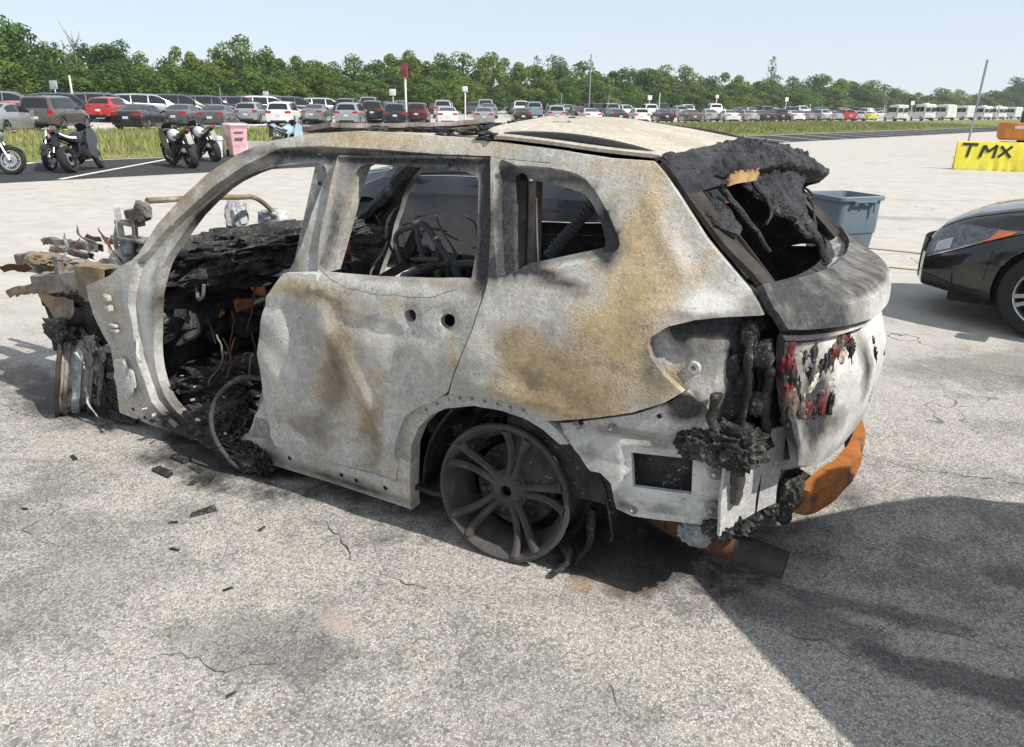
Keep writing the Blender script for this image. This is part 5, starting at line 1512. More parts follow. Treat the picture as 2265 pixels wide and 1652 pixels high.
SPEC = {
 'sedan': dict(W=1.84, wb=2.80, zs=.20, r=.33, top=[(-2.40, .90), (-2.37, 1.03), (-2.2, 1.10), (-1.75, 1.12), (-1.55, 1.14), (-.75, 1.40), (-.3, 1.44), (.15, 1.43), (.42, 1.38), (1.20, 1.02), (1.9, .90), (2.2, .80), (2.32, .68), (2.36, .58)], belt=[(-2.4, .9), (-1.6, 1.0), (0, .96), (1.2, .93), (2.36, .5)], rw=(-1.52, -.80), ws=(.44, 1.17), sw=((-1.10, -.14), (-.07, .98)), tumble=.20),
 'suv': dict(W=1.88, wb=2.72, zs=.26, r=.36, top=[(-2.32, .98), (-2.30, 1.10), (-2.05, 1.52), (-1.92, 1.62), (-1.4, 1.68), (-.3, 1.70), (.2, 1.68), (.45, 1.62), (1.15, 1.16), (1.25, 1.12), (1.9, 1.04), (2.2, .93), (2.31, .78), (2.35, .62)], belt=[(-2.3, 1.08), (-1.6, 1.06), (0, 1.03), (1.2, 1.0), (2.35, .55)], rw=(-2.26, -2.02), ws=(.46, 1.13), sw=((-1.92, -1.32), (-1.24, -.16), (-.09, .95)), tumble=.17),
 'boxsuv': dict(W=1.88, wb=2.90, zs=.32, r=.38, top=[(-2.42, .95), (-2.40, 1.12), (-2.25, 1.68), (-2.1, 1.77), (-1.4, 1.81), (-.2, 1.82), (.2, 1.80), (.4, 1.74), (.95, 1.22), (1.1, 1.17), (2.1, 1.10), (2.35, 1.0), (2.42, .8), (2.45, .65)], belt=[(-2.4, 1.10), (-1.6, 1.12), (0, 1.10), (1.1, 1.08), (2.45, .6)], rw=(-2.38, -2.24), ws=(.42, .93), sw=((-2.10, -1.28), (-1.20, -.22), (-.14, .78)), tumble=.14),
 'minivan': dict(W=1.98, wb=3.05, zs=.22, r=.35, top=[(-2.52, .95), (-2.50, 1.2), (-2.32, 1.60), (-2.15, 1.70), (-1, 1.76), (.3, 1.73), (.6, 1.67), (1.62, 1.12), (2.2, .96), (2.45, .8), (2.52, .6)], belt=[(-2.5, 1.10), (-1, 1.06), (1, 1.0), (2.5, .55)], rw=(-2.48, -2.30), ws=(.64, 1.58), sw=((-2.1, -1.25), (-1.17, -.1), (-.02, 1.15)), tumble=.17),
 'pickup': dict(W=2.0, wb=3.65, zs=.36, r=.40, top=[(-2.92, .95), (-2.90, 1.15), (-1.30, 1.17), (-1.22, 1.30), (-1.08, 1.80), (-.85, 1.88), (.3, 1.90), (.65, 1.80), (1.3, 1.30), (2.45, 1.18), (2.78, 1.0), (2.86, .7)], belt=[(-2.9, 1.12), (-1.3, 1.14), (0, 1.16), (1.3, 1.14), (2.86, .6)], rw=(-1.20, -1.10), ws=(.68, 1.26), sw=((-.98, -.02), (.06, 1.05)), tumble=.16),
 'van': dict(W=2.06, wb=3.75, zs=.34, r=.35, top=[(-2.95, 1.0), (-2.94, 1.6), (-2.90, 2.50), (-2.78, 2.64), (-1, 2.70), (.9, 2.64), (1.35, 2.40), (2.05, 1.45), (2.6, 1.22), (2.85, 1.0), (2.92, .7)], belt=[(-2.95, 1.28), (0, 1.26), (2.0, 1.2), (2.9, .6)], rw=None, ws=(1.40, 2.0), sw=((.75, 1.55),), tumble=.10),
 'hatch': dict(W=1.80, wb=2.62, zs=.22, r=.33, top=[(-2.05, .92), (-2.03, 1.04), (-1.72, 1.36), (-1.5, 1.46), (-.8, 1.52), (-.1, 1.53), (.25, 1.48), (1.15, 1.03), (1.8, .92), (2.1, .80), (2.2, .6)], belt=[(-2.05, 1.0), (-1.2, .99), (0, .96), (1.2, .92), (2.2, .5)], rw=(-1.98, -1.62), ws=(.28, 1.12), sw=((-1.5, -.70), (-.62, .85)), tumble=.18),
}
LAMPS = {'sedan': ((.42, .86, .84, .97, None, .99), PLATE), 'suv': ((.50, .88, .92, 1.06, None, 1.10), PLATE), 'boxsuv': ((.66, .90, .86, 1.10, None, 1.12), PLATE), 'minivan': ((.62, .95, .92, 1.12, None, 1.16), PLATE), 'pickup': ((.82, .97, .78, 1.06, None, 1.06), PLATE), 'van': ((.90, 1.0, .95, 1.40, None, 1.40), PLATE), 'hatch': ((.52, .86, .82, .98, None, 1.0), PLATE)}
def build_car(kind, full=True):
    c = Car(SPEC[kind])
    root = thing(kind, 'x', 'car')
    c.body('body', PAINT['grey'], root)
    mb = MB()
    sp = c.sp
    mb.box((0, 0, sp['zs']+.10), (c.xf-c.xr-.3, sp['W']-.34, .24))
    for ax in c.ax: mb.box((ax, 0, sp['r']+.14), (sp['r']*2.1, sp['W']-.30, .42))
    mb.obj('underbody', UNDER, root)
    if full:
        for x0, x1 in sp['sw']:
            for sd in (1, -1): c.patch('side_window', GLASS, root, x0, x1, 6.08, 6.95, sd, nx=5)
        if sp['ws']: c.top_patch('windscreen', GLASS, root, *sp['ws'], 8.1)
        if sp['rw']: c.top_patch('rear_window', GLASS, root, *sp['rw'], 8.0 if kind != 'pickup' else 8.2)
    else:
        g = MB()
        for x0, x1 in sp['sw']:
            for sd in (1, -1): c.patch('', None, None, x0, x1, 6.08, 6.95, sd, nx=4, mb=g)
        c.top_patch('', None, None, *sp['ws'], 8.1, mb=g)
        if sp['rw']: c.top_patch('', None, None, *sp['rw'], 8.0, mb=g)
        g.solid(.004).obj('glazing', GLASS, root, 50)
    if kind == 'van':
        for y0, y1 in ((.12, .80), (-.12, -.80)): c.rear_patch('door_window', GLASS, root, y0, y1, 1.50, 2.15)
        c.rear_patch('door_seam', UNDER, root, .008, -.008, .6, 2.45, off=.004)
    (y0, y1, z0, z1, z0b, z1b), _ = LAMPS[kind]
    w = sp['W']/2
    for sg in (1, -1):
        c.rear_patch('tail_light', TAILRED, root, sg*y0*w/1.0, sg*y1*w*1.0, z0, z1, z1b=z1b)
    if full:
        for sg in (1, -1):
            c.patch('tail_light_wrap', TAILRED, root, 0, 0, 0, 0, sg, shape=lambda u, v: (c.xr+.004+.20*u, 3.75+(1.2-.4*u)*v), nx=4, nt=3)
            c.patch('headlight', LAMPCLR, root, 0, 0, 0, 0, sg, shape=lambda u, v: (c.xf-.06-.42*u, 4.0+.55*u+(1.3-.3*u)*v), nx=6, nt=3)
        c.rear_patch('number_plate', PLATE, root, .16, -.16, z0-.20, z0-.06, off=.014)
        c.rear_patch('bumper_trim', PLASTIC, root, .55, -.55, sp['zs']+.10, sp['zs']+.20, off=.006)
        c.rear_patch('grille', PLASTIC, root, -.5, .5, sp['zs']+.12, .58, 1, off=.006)
        for sg in (1, -1):
            p = c.S(sp['sw'][-1][1]-.08, 6.1, sg)
            MB().box((p.x, p.y+sg*.10, p.z+.06), (.10, .20, .13), bev=.03).obj('wing_mirror', PAINT['grey'], root)
        for x0, x1 in sp['sw'][-2:]:
            for sg in (1, -1):
                p = c.S(x0+.14, 4.4, sg)
                MB().box((p.x, p.y+sg*.012, p.z), (.20, .03, .03), bev=.008).obj('door_handle', PAINT['grey'], root)
        wheels(c, root, sp['r'], ALLOY, 10 if kind != 'boxsuv' else 6)
    else:
        for ax in c.ax:
            for sg in (1, -1):
                m = MB().lathe([(0, sp['W']/2-.02), (sp['r']*.66, sp['W']/2-.02), (sp['r']*.68, sp['W']/2-.005), (sp['r'], sp['W']/2-.03), (sp['r'], sp['W']/2-.2)], 20, 'Y', c=(ax, 0, sp['r']))
                if sg < 0: m.V = [(a, -b, d) for a, b, d in m.V]; m.F = [f[::-1] for f in m.F]
                m.obj('wheel', TYRE, root)
    return root
PROTO = {}
def put_car(kind, pos, ang, color, label, group='cars parked in the rows behind the grass', full=True, cat='car', name=None, sc=1.0):
    key = (kind, full)
    if key not in PROTO:
        PROTO[key] = build_car(kind, full); r = PROTO[key]
    else:
        r = copy_tree(PROTO[key])
    r.name = name or {'sedan': 'parked_sedan', 'suv': 'parked_suv', 'boxsuv': 'parked_suv', 'minivan': 'parked_minivan', 'pickup': 'parked_pickup', 'van': 'parked_van', 'hatch': 'parked_hatchback'}[kind]
    r.location = (pos[0], pos[1], pos[2] if len(pos) > 2 else 0); r.rotation_euler = (0, 0, ang); r.scale = (sc,)*3
    for ch in r.children:
        if ch.name.split('.')[0] in ('body', 'wing_mirror', 'door_handle'):
            ch.material_slots[0].link = 'OBJECT'; ch.material_slots[0].material = PAINT[color]
    tag(r, label, cat, group)
    return r

# the two near dark sedans: one finer model, built once and copied
def fine_sedan():
    sp = dict(SPEC['sedan'])
    sp.update(W=1.85, wb=2.82, fl=1.05, ft=.34, cap=.12, gap=.05, r=.335, top=[(-2.46, .90), (-2.42, 1.03), (-2.2, 1.09), (-1.75, 1.12), (-1.55, 1.14), (-1.1, 1.30), (-.75, 1.40), (-.3, 1.44), (.15, 1.43), (.42, 1.38), (.8, 1.21), (1.20, 1.02), (1.5, .985), (1.8, .93), (2.05, .865), (2.2, .80), (2.28, .745), (2.33, .69), (2.35, .62)])
    c = Car(sp, 90, 3)
    root = thing('sedan', 'x', 'car')
    c.body('body', PAINT['black'], root)
    mb = MB().box((0, 0, .30), (4.2, 1.5, .24))
    for ax in c.ax: mb.box((ax, 0, .46), (.72, 1.56, .44))
    mb.obj('underbody', UNDER, root)
    for x0, x1 in sp['sw']:
        for sd in (1, -1): c.patch('side_window', GLASS, root, x0, x1, 6.08, 6.95, sd, nx=8)
    c.top_patch('windscreen', GLASS, root, .44, 1.17, 8.1, nx=12)
    c.top_patch('rear_window', GLASS, root, -1.52, -.80, 8.0, nx=12)
    for sg in (1, -1):
        hl = c.patch('headlight', LAMPDRK, root, 0, 0, 0, 0, sg, shape=lambda u, v: (2.315-.66*u, 4.55+1.15*u+(2.75-2.35*u)*v), nx=18, nt=8, off=.008)
        c.patch('indicator', AMBER, hl, 0, 0, 0, 0, sg, shape=lambda u, v: (1.98-.13*u-.15*v, 5.15+.25*u+(1.2-.5*u)*v), nx=8, nt=5, off=.013)
        c.patch('lamp_reflector', LAMPCLR, hl, 0, 0, 0, 0, sg, shape=lambda u, v: (2.27-.12*u, 5.2+1.2*v), nx=6, nt=4, off=.012)
        c.patch('running_light', LAMPCLR, hl, 0, 0, 0, 0, sg, shape=lambda u, v: (2.32-.40*u, 4.42+.70*u+.13*v), nx=14, nt=2, off=.012)
        c.patch('fog_pocket', PLASTIC, root, 0, 0, 0, 0, sg, shape=lambda u, v: (2.335-.22*u, 1.4+1.1*u*.3+(1.1-.8*u)*v), nx=8, nt=4, off=.006)
        c.patch('bumper_lip', PLASTIC, root, 0, 0, 0, 0, sg, shape=lambda u, v: (2.345-.55*u, .3+.75*v), nx=14, nt=3, off=.010)
        c.patch('bumper_seam', UNDER, root, 0, 0, 0, 0, sg, shape=lambda u, v: (1.86+.004*v-.03*u, 2.3+1.7*u), nx=8, nt=1, off=.003)
        c.patch('hood_seam', UNDER, root, 0, 0, 0, 0, sg, shape=lambda u, v: (2.28-1.06*u, 7.55+.10*v), nx=16, nt=1, off=.003)
        c.patch('door_seam', UNDER, root, 0, 0, 0, 0, sg, shape=lambda u, v: (.96+.006*v, 1.0+4.9*u), nx=12, nt=1, off=.003)
        c.patch('door_seam', UNDER, root, 0, 0, 0, 0, sg, shape=lambda u, v: (-.105+.006*v, 1.0+4.9*u), nx=12, nt=1, off=.003)
        c.patch('window_trim', CHROME, root, 0, 0, 0, 0, sg, shape=lambda u, v: (1.02-2.2*u, 5.85+.16*v), nx=20, nt=1, off=.006)
        c.patch('tail_light', TAILRED, root, 0, 0, 0, 0, sg, shape=lambda u, v: (-2.44+.3*u, 4.0+1.0*v), nx=6, nt=3)
        p = c.S(.86, 6.0, sg)
        mm = MB().box((p.x, p.y+sg*.13, p.z+.075), (.13, .20, .13), bev=.045).box((p.x, p.y+sg*.03, p.z+.01), (.06, .10, .03), bev=.01)
        mo = mm.obj('wing_mirror', PAINT['black'], root)
        MB().box((p.x-.062, p.y+sg*.13, p.z+.075), (.006, .16, .09)).obj('mirror_glass', CHROME, mo)
        for x0 in (.06, -.98):
            p = c.S(x0, 4.5, sg)
            MB().box((p.x, p.y+sg*.014, p.z), (.22, .03, .03), bev=.01).obj('door_handle', PAINT['black'], root)
    gr = c.rear_patch('grille', PLASTIC, root, -.42, .42, .28, .60, 1, off=.008, n=12)
    wheels(c, root, .335, ALLOY, 12, 1, w=.215)
    return root
FS = fine_sedan()
FS.name = 'black_sedan'
def place_sedan(r, wx, wy, th):
    f = Vector((math.cos(th), math.sin(th), 0)); l = Vector((-f.y, f.x, 0))
    r.location = Vector((wx, wy, 0))-f*1.41-l*.80
    r.rotation_euler = (0, 0, th)
place_sedan(FS, 4.03, 5.66, R(140))
tag(FS, 'glossy black sedan nose with amber corner marker at the right edge', 'car')
FS2 = copy_tree(FS)
FS2.name = 'dark_sedan'
FS2.location = carw(2.68, -4.15)
FS2.rotation_euler = (0, 0, CAR_RZ)
tag(FS2, 'dark navy sedan parked close behind the burnt SUV, seen through its windows', 'car')
for ch in FS2.children:
    if ch.name.split('.')[0] in ('body', 'wing_mirror', 'door_handle'):
        ch.material_slots[0].link = 'OBJECT'; ch.material_slots[0].material = PAINT['navy']

# ------------------------------------------------------------------ props
# grey waste bin
BIN = simple('grey_bin_plastic', (.13, .175, .215), .5, var=.1, scale=3)
bn = thing('waste_bin', 'tall grey blue plastic waste bin standing behind the burnt SUV tailgate', 'bin', (3.25, 7.75, 0), R(20), None, .98)
def rbox(hw, hd, rad, z, n=5):
    out = []
    for cx, cy, a0 in ((hw-rad, hd-rad, 0), (-hw+rad, hd-rad, 90), (-hw+rad, -hd+rad, 180), (hw-rad, -hd+rad, 270)):
        for i in range(n+1):
            a = R(a0+90*i/n)
            out.append((cx+rad*math.cos(a), cy+rad*math.sin(a), z))
    return out
def loft(rings, closed_bottom=True, closed_top=False):
    m = MB(); n = len(rings[0])
    V = [p for r in rings for p in r]
    F = []
    for i in range(len(rings)-1):
        for k in range(n):
            F.append((i*n+k, i*n+(k+1) % n, (i+1)*n+(k+1) % n, (i+1)*n+k))
    if closed_bottom: F.append(tuple(range(n-1, -1, -1)))
    if closed_top: F.append(tuple(range((len(rings)-1)*n, len(rings)*n)))
    m.add(V, F)
    return m
h = .86
loft([rbox(.20, .20, .05, 0), rbox(.205, .205, .06, .02), rbox(.245, .245, .07, .50), rbox(.255, .255, .07, .51), rbox(.258, .258, .07, .56), rbox(.262, .262, .07, h-.02), rbox(.262, .262, .07, h), rbox(.245, .245, .06, h), rbox(.24, .24, .06, h-.03), rbox(.19, .19, .05, .03)]).obj('bin_body', BIN, bn)
loft([rbox(.285, .285, .08, h-.035), rbox(.290, .290, .08, h-.03), rbox(.290, .290, .08, h), rbox(.283, .283, .08, h+.008), rbox(.252, .252, .07, h+.008), rbox(.250, .250, .07, h-.03)], False).obj('bin_rim', BIN, bn)
for rz in (0, math.pi):
    m = MB()
    for x in (-.12, 0, .12): m.box((x, -.285, h-.05), (.03, .05, .04), bev=.006)
    m.box((0, -.305, h-.04), (.27, .018, .022), bev=.005).box((.12, -.30, h-.10), (.02, .018, .10), bev=.005)
    m.V = [tuple(Matrix.Rotation(rz, 4, 'Z') @ Vector(v)) for v in m.V]
    m.obj('bin_handle', BIN, bn)

# yellow jersey barrier with hand painted letters
YEL = NT('yellow_barrier_paint')
v = YEL.coord()
yc = YEL.mix(YEL.ss(YEL.noise(v, 2.2, 5, .65), .3, .7), (.60, .52, .035), (.72, .66, .07))
yc = YEL.mix(YEL.ss(YEL.noise(v, 5, 6, .7), .60, .66), yc, (.40, .37, .26))
yc = YEL.mix(YEL.ss(YEL.noise(v, 1.6, 5, .7), .55, .75, 0, .45), yc, (.33, .29, .10))
YEL.bump(YEL.noise(v, 18, 4), .4, .01)
YEL = YEL.fin(yc, .75, 0, .3)
DARKPAINT = simple('dark_letter_paint', (.028, .030, .030), .75)
BA = R(-22)
br = thing('concrete_barrier', 'bright yellow concrete barrier with TMX painted in dark letters', 'barrier', (13.12, 23.85, 0), BA, None, .87)
prof = [(-.30, 0), (-.30, .08), (-.14, .34), (-.085, .90), (-.07, .92), (.07, .92), (.085, .90), (.14, .34), (.30, .08), (.30, 0)]
m = MB(); n = len(prof); V = []; F = []
NX = 40; LB = 3.4
rb = random.Random(2)
for i in range(NX+1):
    x = LB*i/NX
    for y, z in prof:
        q = Vector((x, y, z))
        if z < .1 and y < 0 and 1.0 < x < 1.9: q.y += .10*abs(math.sin(x*7))*(.5+.5*math.sin(x*23)); q.z *= .6
        q += mnoise.noise_vector(q*6)*.008
        V.append(q)
for i in range(NX):
    for k in range(n-1): F.append((i*n+k, (i+1)*n+k, (i+1)*n+k+1, i*n+k+1))
F += [tuple(range(n)), tuple(range((NX+1)*n-1, NX*n-1, -1))]
m.add(V, F); m.obj('barrier_body', YEL, br)
def on_face(u, w):   # a point on the sloping upper face, u metres along, w metres up the slope
    t = w/.563
    return Vector((u, -.14+.055*t-.007, .34+.56*t))
def stroke(m, a, b, wd=.055):
    a = Vector(a); b = Vector(b); t = (b-a).normalized(); nn = Vector((-t.y, t.x))*wd
    for k in range(4):
        p, q = a.lerp(b, k/4), a.lerp(b, (k+1)/4)
        base = [p-nn, q-nn, q+nn, p+nn]
        m.add([on_face(c.x, c.y)-Vector((0, .004, 0)) for c in base]+[on_face(c.x, c.y)+Vector((0, .01, 0)) for c in base], [(0, 1, 2, 3), (7, 6, 5, 4), (0, 4, 5, 1), (1, 5, 6, 2), (2, 6, 7, 3), (3, 7, 4, 0)])
for nm, st in (('letter_t', [((.16, .50), (.62, .49)), ((.40, .46), (.34, .08))]), ('letter_m', [((.72, .07), (.82, .47)), ((.82, .47), (.95, .26)), ((.95, .26), (1.18, .48)), ((1.18, .48), (1.12, .07))]), ('letter_x', [((1.30, .46), (1.62, .09)), ((1.62, .46), (1.26, .10))])):
    m = MB()
    for a, b in st: stroke(m, a, b, .042)
    m.obj(nm, DARKPAINT, br)
STEEL = simple('galvanised_steel', (.30, .33, .35), .45, .6)
WHITEPOST = simple('white_post_paint', (.70, .70, .68), .6)
def pole(name, pos, hgt, r, label, mat, group=None, lean=(0, 0), sign=None, smat=None, dark_top=0):
    t = thing(name, label, 'pole' if sign is None else 'sign', (pos[0], pos[1], 0), 0, group)
    top = Vector((lean[0], lean[1], hgt))
    MB().tube([(0, 0, 0), tuple(top*.5), tuple(top)], r, 10).obj('post', mat, t)
    if dark_top: MB().tube([tuple(top*(1-dark_top)), tuple(top*1.002)], r*1.25, 10).obj('sleeve', STEEL, t)
    if sign:
        w, hh, thick = sign
        MB().box((0, -r-.02, hgt-hh/2+.1), (w, thick, hh), Matrix.Rotation(math.atan2(-pos[0], pos[1])*-1, 4, 'Z'), bev=.02).obj('sign_plate', smat or WHITEPOST, t)
    return t
def px_ground(px, py):   # where a point of the ground plane lies; used to set out the far posts
    d = _fw + _rt*((px-1132.5)/1702) - _up*((py-826)/1702)
    k = -EYE/d.z
    return (d.x*k, d.y*k)
pole('leaning_post', (14.05, 25.0), 3.1, .028, 'thin grey steel pole leaning behind the yellow barrier', STEEL, lean=(.12, .0), dark_top=.3)

# orange mini excavator behind the barrier, mostly out of view
ORG = simple('orange_machine_paint', (.56, .20, .025), .45, var=.2, scale=2)
ex = thing('excavator', 'orange excavator with dark cab window behind the yellow barrier', 'excavator', (18.95, 29.1, 0), R(-30))
for sg in (1, -1):
    m = MB()
    pts = [(-1.25, .12), (-1.35, .35), (-1.2, .58), (1.2, .58), (1.35, .35), (1.25, .12), (1.0, .02), (-1.0, .02)]
    m.prism([(x, z) for x, z in pts], Matrix.Translation((0, sg*.75+.2, .0)) @ Matrix.Rotation(math.pi/2, 4, 'X'), .4)
    m.obj('track', simple('dark_track', (.02, .02, .02), .8), ex)
loft([rbox(1.28, .85, .35, .68), rbox(1.36, .92, .4, .76), rbox(1.40, .95, .4, 1.20), rbox(1.36, .92, .4, 1.28)], True, True).obj('counterweight', ORG, ex)
loft([rbox(.7, .6, .3, .55), rbox(.7, .6, .3, .70)]).obj('slew_ring', simple('dark_track2', (.03, .03, .03), .8), ex)
cabr = loft([rbox(.62, .46, .1, 1.28), rbox(.62, .46, .1, 1.6), rbox(.48, .42, .1, 2.18), rbox(.42, .38, .1, 2.24)], True, True)
cabr.V = [(x-.12, y-.42, z) for x, y, z in cabr.V]
cabr.obj('cab', GLASS, ex)
MB().tube([(-.62, -.905, 1.40), (-.32, -.90, 1.55), (.03, -.885, 1.72)], .014, 6).obj('wiper', CHROME, ex)
MB().box((-.7, -.95, 1.12), (.34, .03, .09)).obj('label_plate', WHITEPOST, ex)
MB().box((-.2, -.96, 1.10), (.14, .03, .13)).obj('vent', PLASTIC, ex)
MB().box((.7, .45, 1.45), (.9, .8, .36), bev=.08).obj('engine_cover', ORG, ex)
m = MB().bar((.9, .3, 1.0), (2.3, .3, 2.1), .22, .30).bar((2.3, .3, 2.1), (3.6, .3, 1.0), .2, .24)
m.obj('boom', ORG, ex)
MB().lathe([(.05, -.3), (.36, -.3), (.36, .3), (.05, .3)], 14, 'Y', c=(3.7, .3, .55)).obj('bucket', PLASTIC, ex)

# pink and white bins, barrier frame by the motorcycles
PINK = simple('pink_plastic', (.66, .42, .46), .55)
bp = thing('wheelie_bin', 'pink plastic wheeled bin standing between motorcycles and grass', 'bin', (-8.75, 25.2, 0), R(35), None, .92)
loft([rbox(.24, .26, .05, .06), rbox(.25, .28, .06, .35), rbox(.262, .29, .06, .36), rbox(.31, .36, .07, .95), rbox(.33, .38, .07, .96), rbox(.33, .38, .07, 1.0)], True, True).obj('bin_body', PINK, bp)
loft([rbox(.34, .40, .08, 1.0), rbox(.345, .41, .08, 1.05), rbox(.30, .36, .08, 1.09)], True, True).obj('bin_lid', PINK, bp)
MB().box((0, -.36, .62), (.26, .05, .04)).box((0, -.37, .82), (.3, .03, .03)).obj('lift_bar', simple('dark_pink', (.25, .11, .13), .6), bp)
for x in (-.26, .26): MB().lathe([(0, -.03), (.11, -.03), (.12, 0), (.11, .03), (0, .03)], 16, 'X', c=(x, .26, .12)).obj('bin_wheel', TYRE, bp)
bw = thing('white_tub', 'squat white plastic tub beside the pink bin', 'bin', (-9.45, 24.9, 0), R(20))
loft([rbox(.30, .28, .06, .0), rbox(.34, .32, .07, .50), rbox(.36, .34, .07, .51), rbox(.36, .34, .07, .57), rbox(.34, .32, .07, .62)], True, True).obj('tub_body', WHITEPOST, bw)
MB().tube([(-.2, -.34, .42), (-.2, -.39, .40), (.2, -.39, .40), (.2, -.34, .42)], .014, 6).obj('tub_handle', simple('tub_handle_grey', (.3, .3, .3), .6), bw)
bt = thing('metal_rail', 'cream painted bent tube rail to the right of the pink bin', 'rail', (-8.3, 26.3, 0), R(8))
MB().tube(catmull([(.55, 0, 0), (.52, 0, .55), (.47, 0, .86), (.38, 0, .92), (-.5, 0, .92)], 4), .028, 8).tube([(-.5, 0, 0), (-.5, 0, .92)], .028, 8).obj('rail_tube', WHITEPOST, bt)
MB().box((-.1, .02, .30), (1.1, .03, .26)).obj('rail_board', simple('pale_board', (.5, .48, .45), .7), bt)
wb = thing('wire_crate', 'low grey wire crate standing behind the white tub', 'crate', (-9.9, 25.9, 0), R(12))
m = MB()
for z in (.05, .45, .9): m.tube([(-.45, -.3, z), (.45, -.3, z), (.45, .3, z), (-.45, .3, z), (-.45, -.3, z)], .012, 5)
for k in range(7):
    x = -.45+.15*k; m.tube([(x, -.3, .03), (x, -.3, .9)], .008, 5)
for k in range(5):
    y = -.3+.15*k; m.tube([(.45, y, .03), (.45, y, .9)], .008, 5).tube([(-.45, y, .03), (-.45, y, .9)], .008, 5)
m.obj('crate_frame', STEEL, wb)

# ------------------------------------------------------------------ motorcycles
BK = simple('motorcycle_black', (.012, .012, .014), .25, 0, .5, .5)
BKE = simple('engine_black', (.02, .02, .022), .5, .4)
WH = simple('motorcycle_white', (.70, .70, .70), .25, 0, .5, .6)
SILV = simple('polished_alloy', (.55, .56, .57), .25, .85)
def motorcycle(label, pos, ang, lean, steer=0., tank=BK, tail=BK, fork=BKE, fairing=True, white_seat=False, group='motorcycles parked on the dark strip', sc=1.0, screen=True, bar=BK, mirrors=True, bags=False):
    t = thing('motorcycle', label, 'motorcycle', pos, ang, group, sc)
    t.rotation_euler = (lean, 0, ang)
    r = .31
    wbx = .71
    def wheel(x, w, nm, M):
        ty = MB().lathe([(r*.72, w*.35), (r*.80, w*.5), (r*.93, w*.47), (r*1.0, w*.22), (r*1.01, 0), (r*1.0, -w*.22), (r*.93, -w*.47), (r*.80, -w*.5), (r*.72, -w*.35)], 32, 'Y', close=True)
        ty.V = [tuple(M @ (Vector(v)+Vector((x, 0, r)))) for v in ty.V]
        o = ty.obj(nm, TYRE, t)
        rm = MB().lathe([(r*.72, w*.34), (r*.64, w*.30), (r*.62, 0), (r*.64, -w*.30), (r*.72, -w*.34)], 32, 'Y').lathe([(.03, .05), (.05, .045), (.05, -.045), (.03, -.05)], 16, 'Y')
        for i in range(6):
            a = math.pi*i/3+.2
            rm.bar((math.cos(a)*.04, 0, math.sin(a)*.04), (math.cos(a)*r*.66, 0, math.sin(a)*r*.66), .022, .03, up=(0, 1, 0))
        rm.V = [tuple(M @ (Vector(v)+Vector((x, 0, r)))) for v in rm.V]
        rm.obj('rim', BKE if fork is BKE else SILV, o)
        for sy in (.055, -.055):
            d = MB().lathe([(.07, sy-.003), (.145, sy-.003), (.145, sy+.003), (.07, sy+.003)], 24, 'Y', close=True)
            d.V = [tuple(M @ (Vector(v)+Vector((x, 0, r)))) for v in d.V]
            d.obj('brake_disc', SILV, o)
    I = Matrix.Identity(4)
    ax = Vector((-.42, 0, .9)).normalized()
    S = Matrix.Translation((.40, 0, .78)) @ Matrix.Rotation(steer, 4, ax) @ Matrix.Translation((-.40, 0, -.78))
    wheel(-wbx, .18, 'rear_wheel', I)
    wheel(wbx, .12, 'front_wheel', S)
    m = MB()
    for sy in (.095, -.095): m.cyl(S @ Vector((wbx, sy, r)), S @ Vector((.52, sy, .66)), .030, .028, 10).cyl(S @ Vector((.52, sy, .66)), S @ Vector((.385, sy, .93)), .022, .022, 10)
    m.obj('front_fork', fork, t)
    m = MB()
    for sy in (1, -1): m.tube([tuple(S @ Vector((.40, .06*sy, .93))), tuple(S @ Vector((.36, .22*sy, .95))), tuple(S @ Vector((.26, .36*sy, .94)))], .013, 7)
    m.obj('handlebar', bar, t)
    g = MB()
    g.grid(lambda u, v: tuple(S @ Vector((wbx+(r*1.08)*math.cos(.6+2.0*u), (v-.5)*.13, r+(r*1.08)*math.sin(.6+2.0*u)))), 10, 3).solid(.006)
    g.obj('front_mudguard', tank if tank is not WH else BK, t)
    m = MB()
    for sy in (1, -1): m.tube(catmull([(.40, .06*sy, .80), (.15, .14*sy, .72), (-.20, .14*sy, .62), (-.28, .12*sy, .40)], 4), .032, 8)
    m.tube(catmull([(-.2, .12, .66), (-.55, .10, .76), (-.85, .05, .84)], 4), .018, 7).tube(catmull([(-.2, -.12, .66), (-.55, -.10, .76), (-.85, -.05, .84)], 4), .018, 7)
    m.obj('frame', fork if fork is SILV else BKE, t)
    m = MB().box((.02, 0, .42), (.46, .34, .32), bev=.05).box((.18, 0, .60), (.26, .36, .20), Matrix.Rotation(0, 4, 'Y'), bev=.04).lathe([(0, -.22), (.11, -.21), (.12, -.17), (.12, .17), (.11, .21), (0, .22)], 16, 'Y', c=(-.10, 0, .38))
    m.obj('engine', BKE, t)
    m = MB()
    for sy in (1, -1): m.bar((-.26, .09*sy, .42), (-wbx, .11*sy, r), .035, .08)
    m.obj('swing_arm', BKE, t)
    def tk(u, v):
        x = -.22+.60*u
        w = .135*math.sin(math.pi*(.18+.70*u))**.7
        a = math.pi*(v*1.3-.15)
        zc = .72+.06*u
        return (x, w*math.cos(a), zc+(.20*math.sin(math.pi*(.22+.62*u))**.8)*math.sin(a))
    MB().grid(tk, 12, 14).solid(.01).obj('fuel_tank', tank, t)
    def st(u, v):
        x = -.20-.62*u
        w = .14*(1-.55*u)
        return (x, w*(1-2*v), .80+.16*u**1.3+.03*(1-(1-2*v)**2)-.03*math.sin(u*3.1))
    MB().grid(st, 10, 6).solid(.05, (0, 0, 1)).obj('seat', WH if white_seat else BK, t)
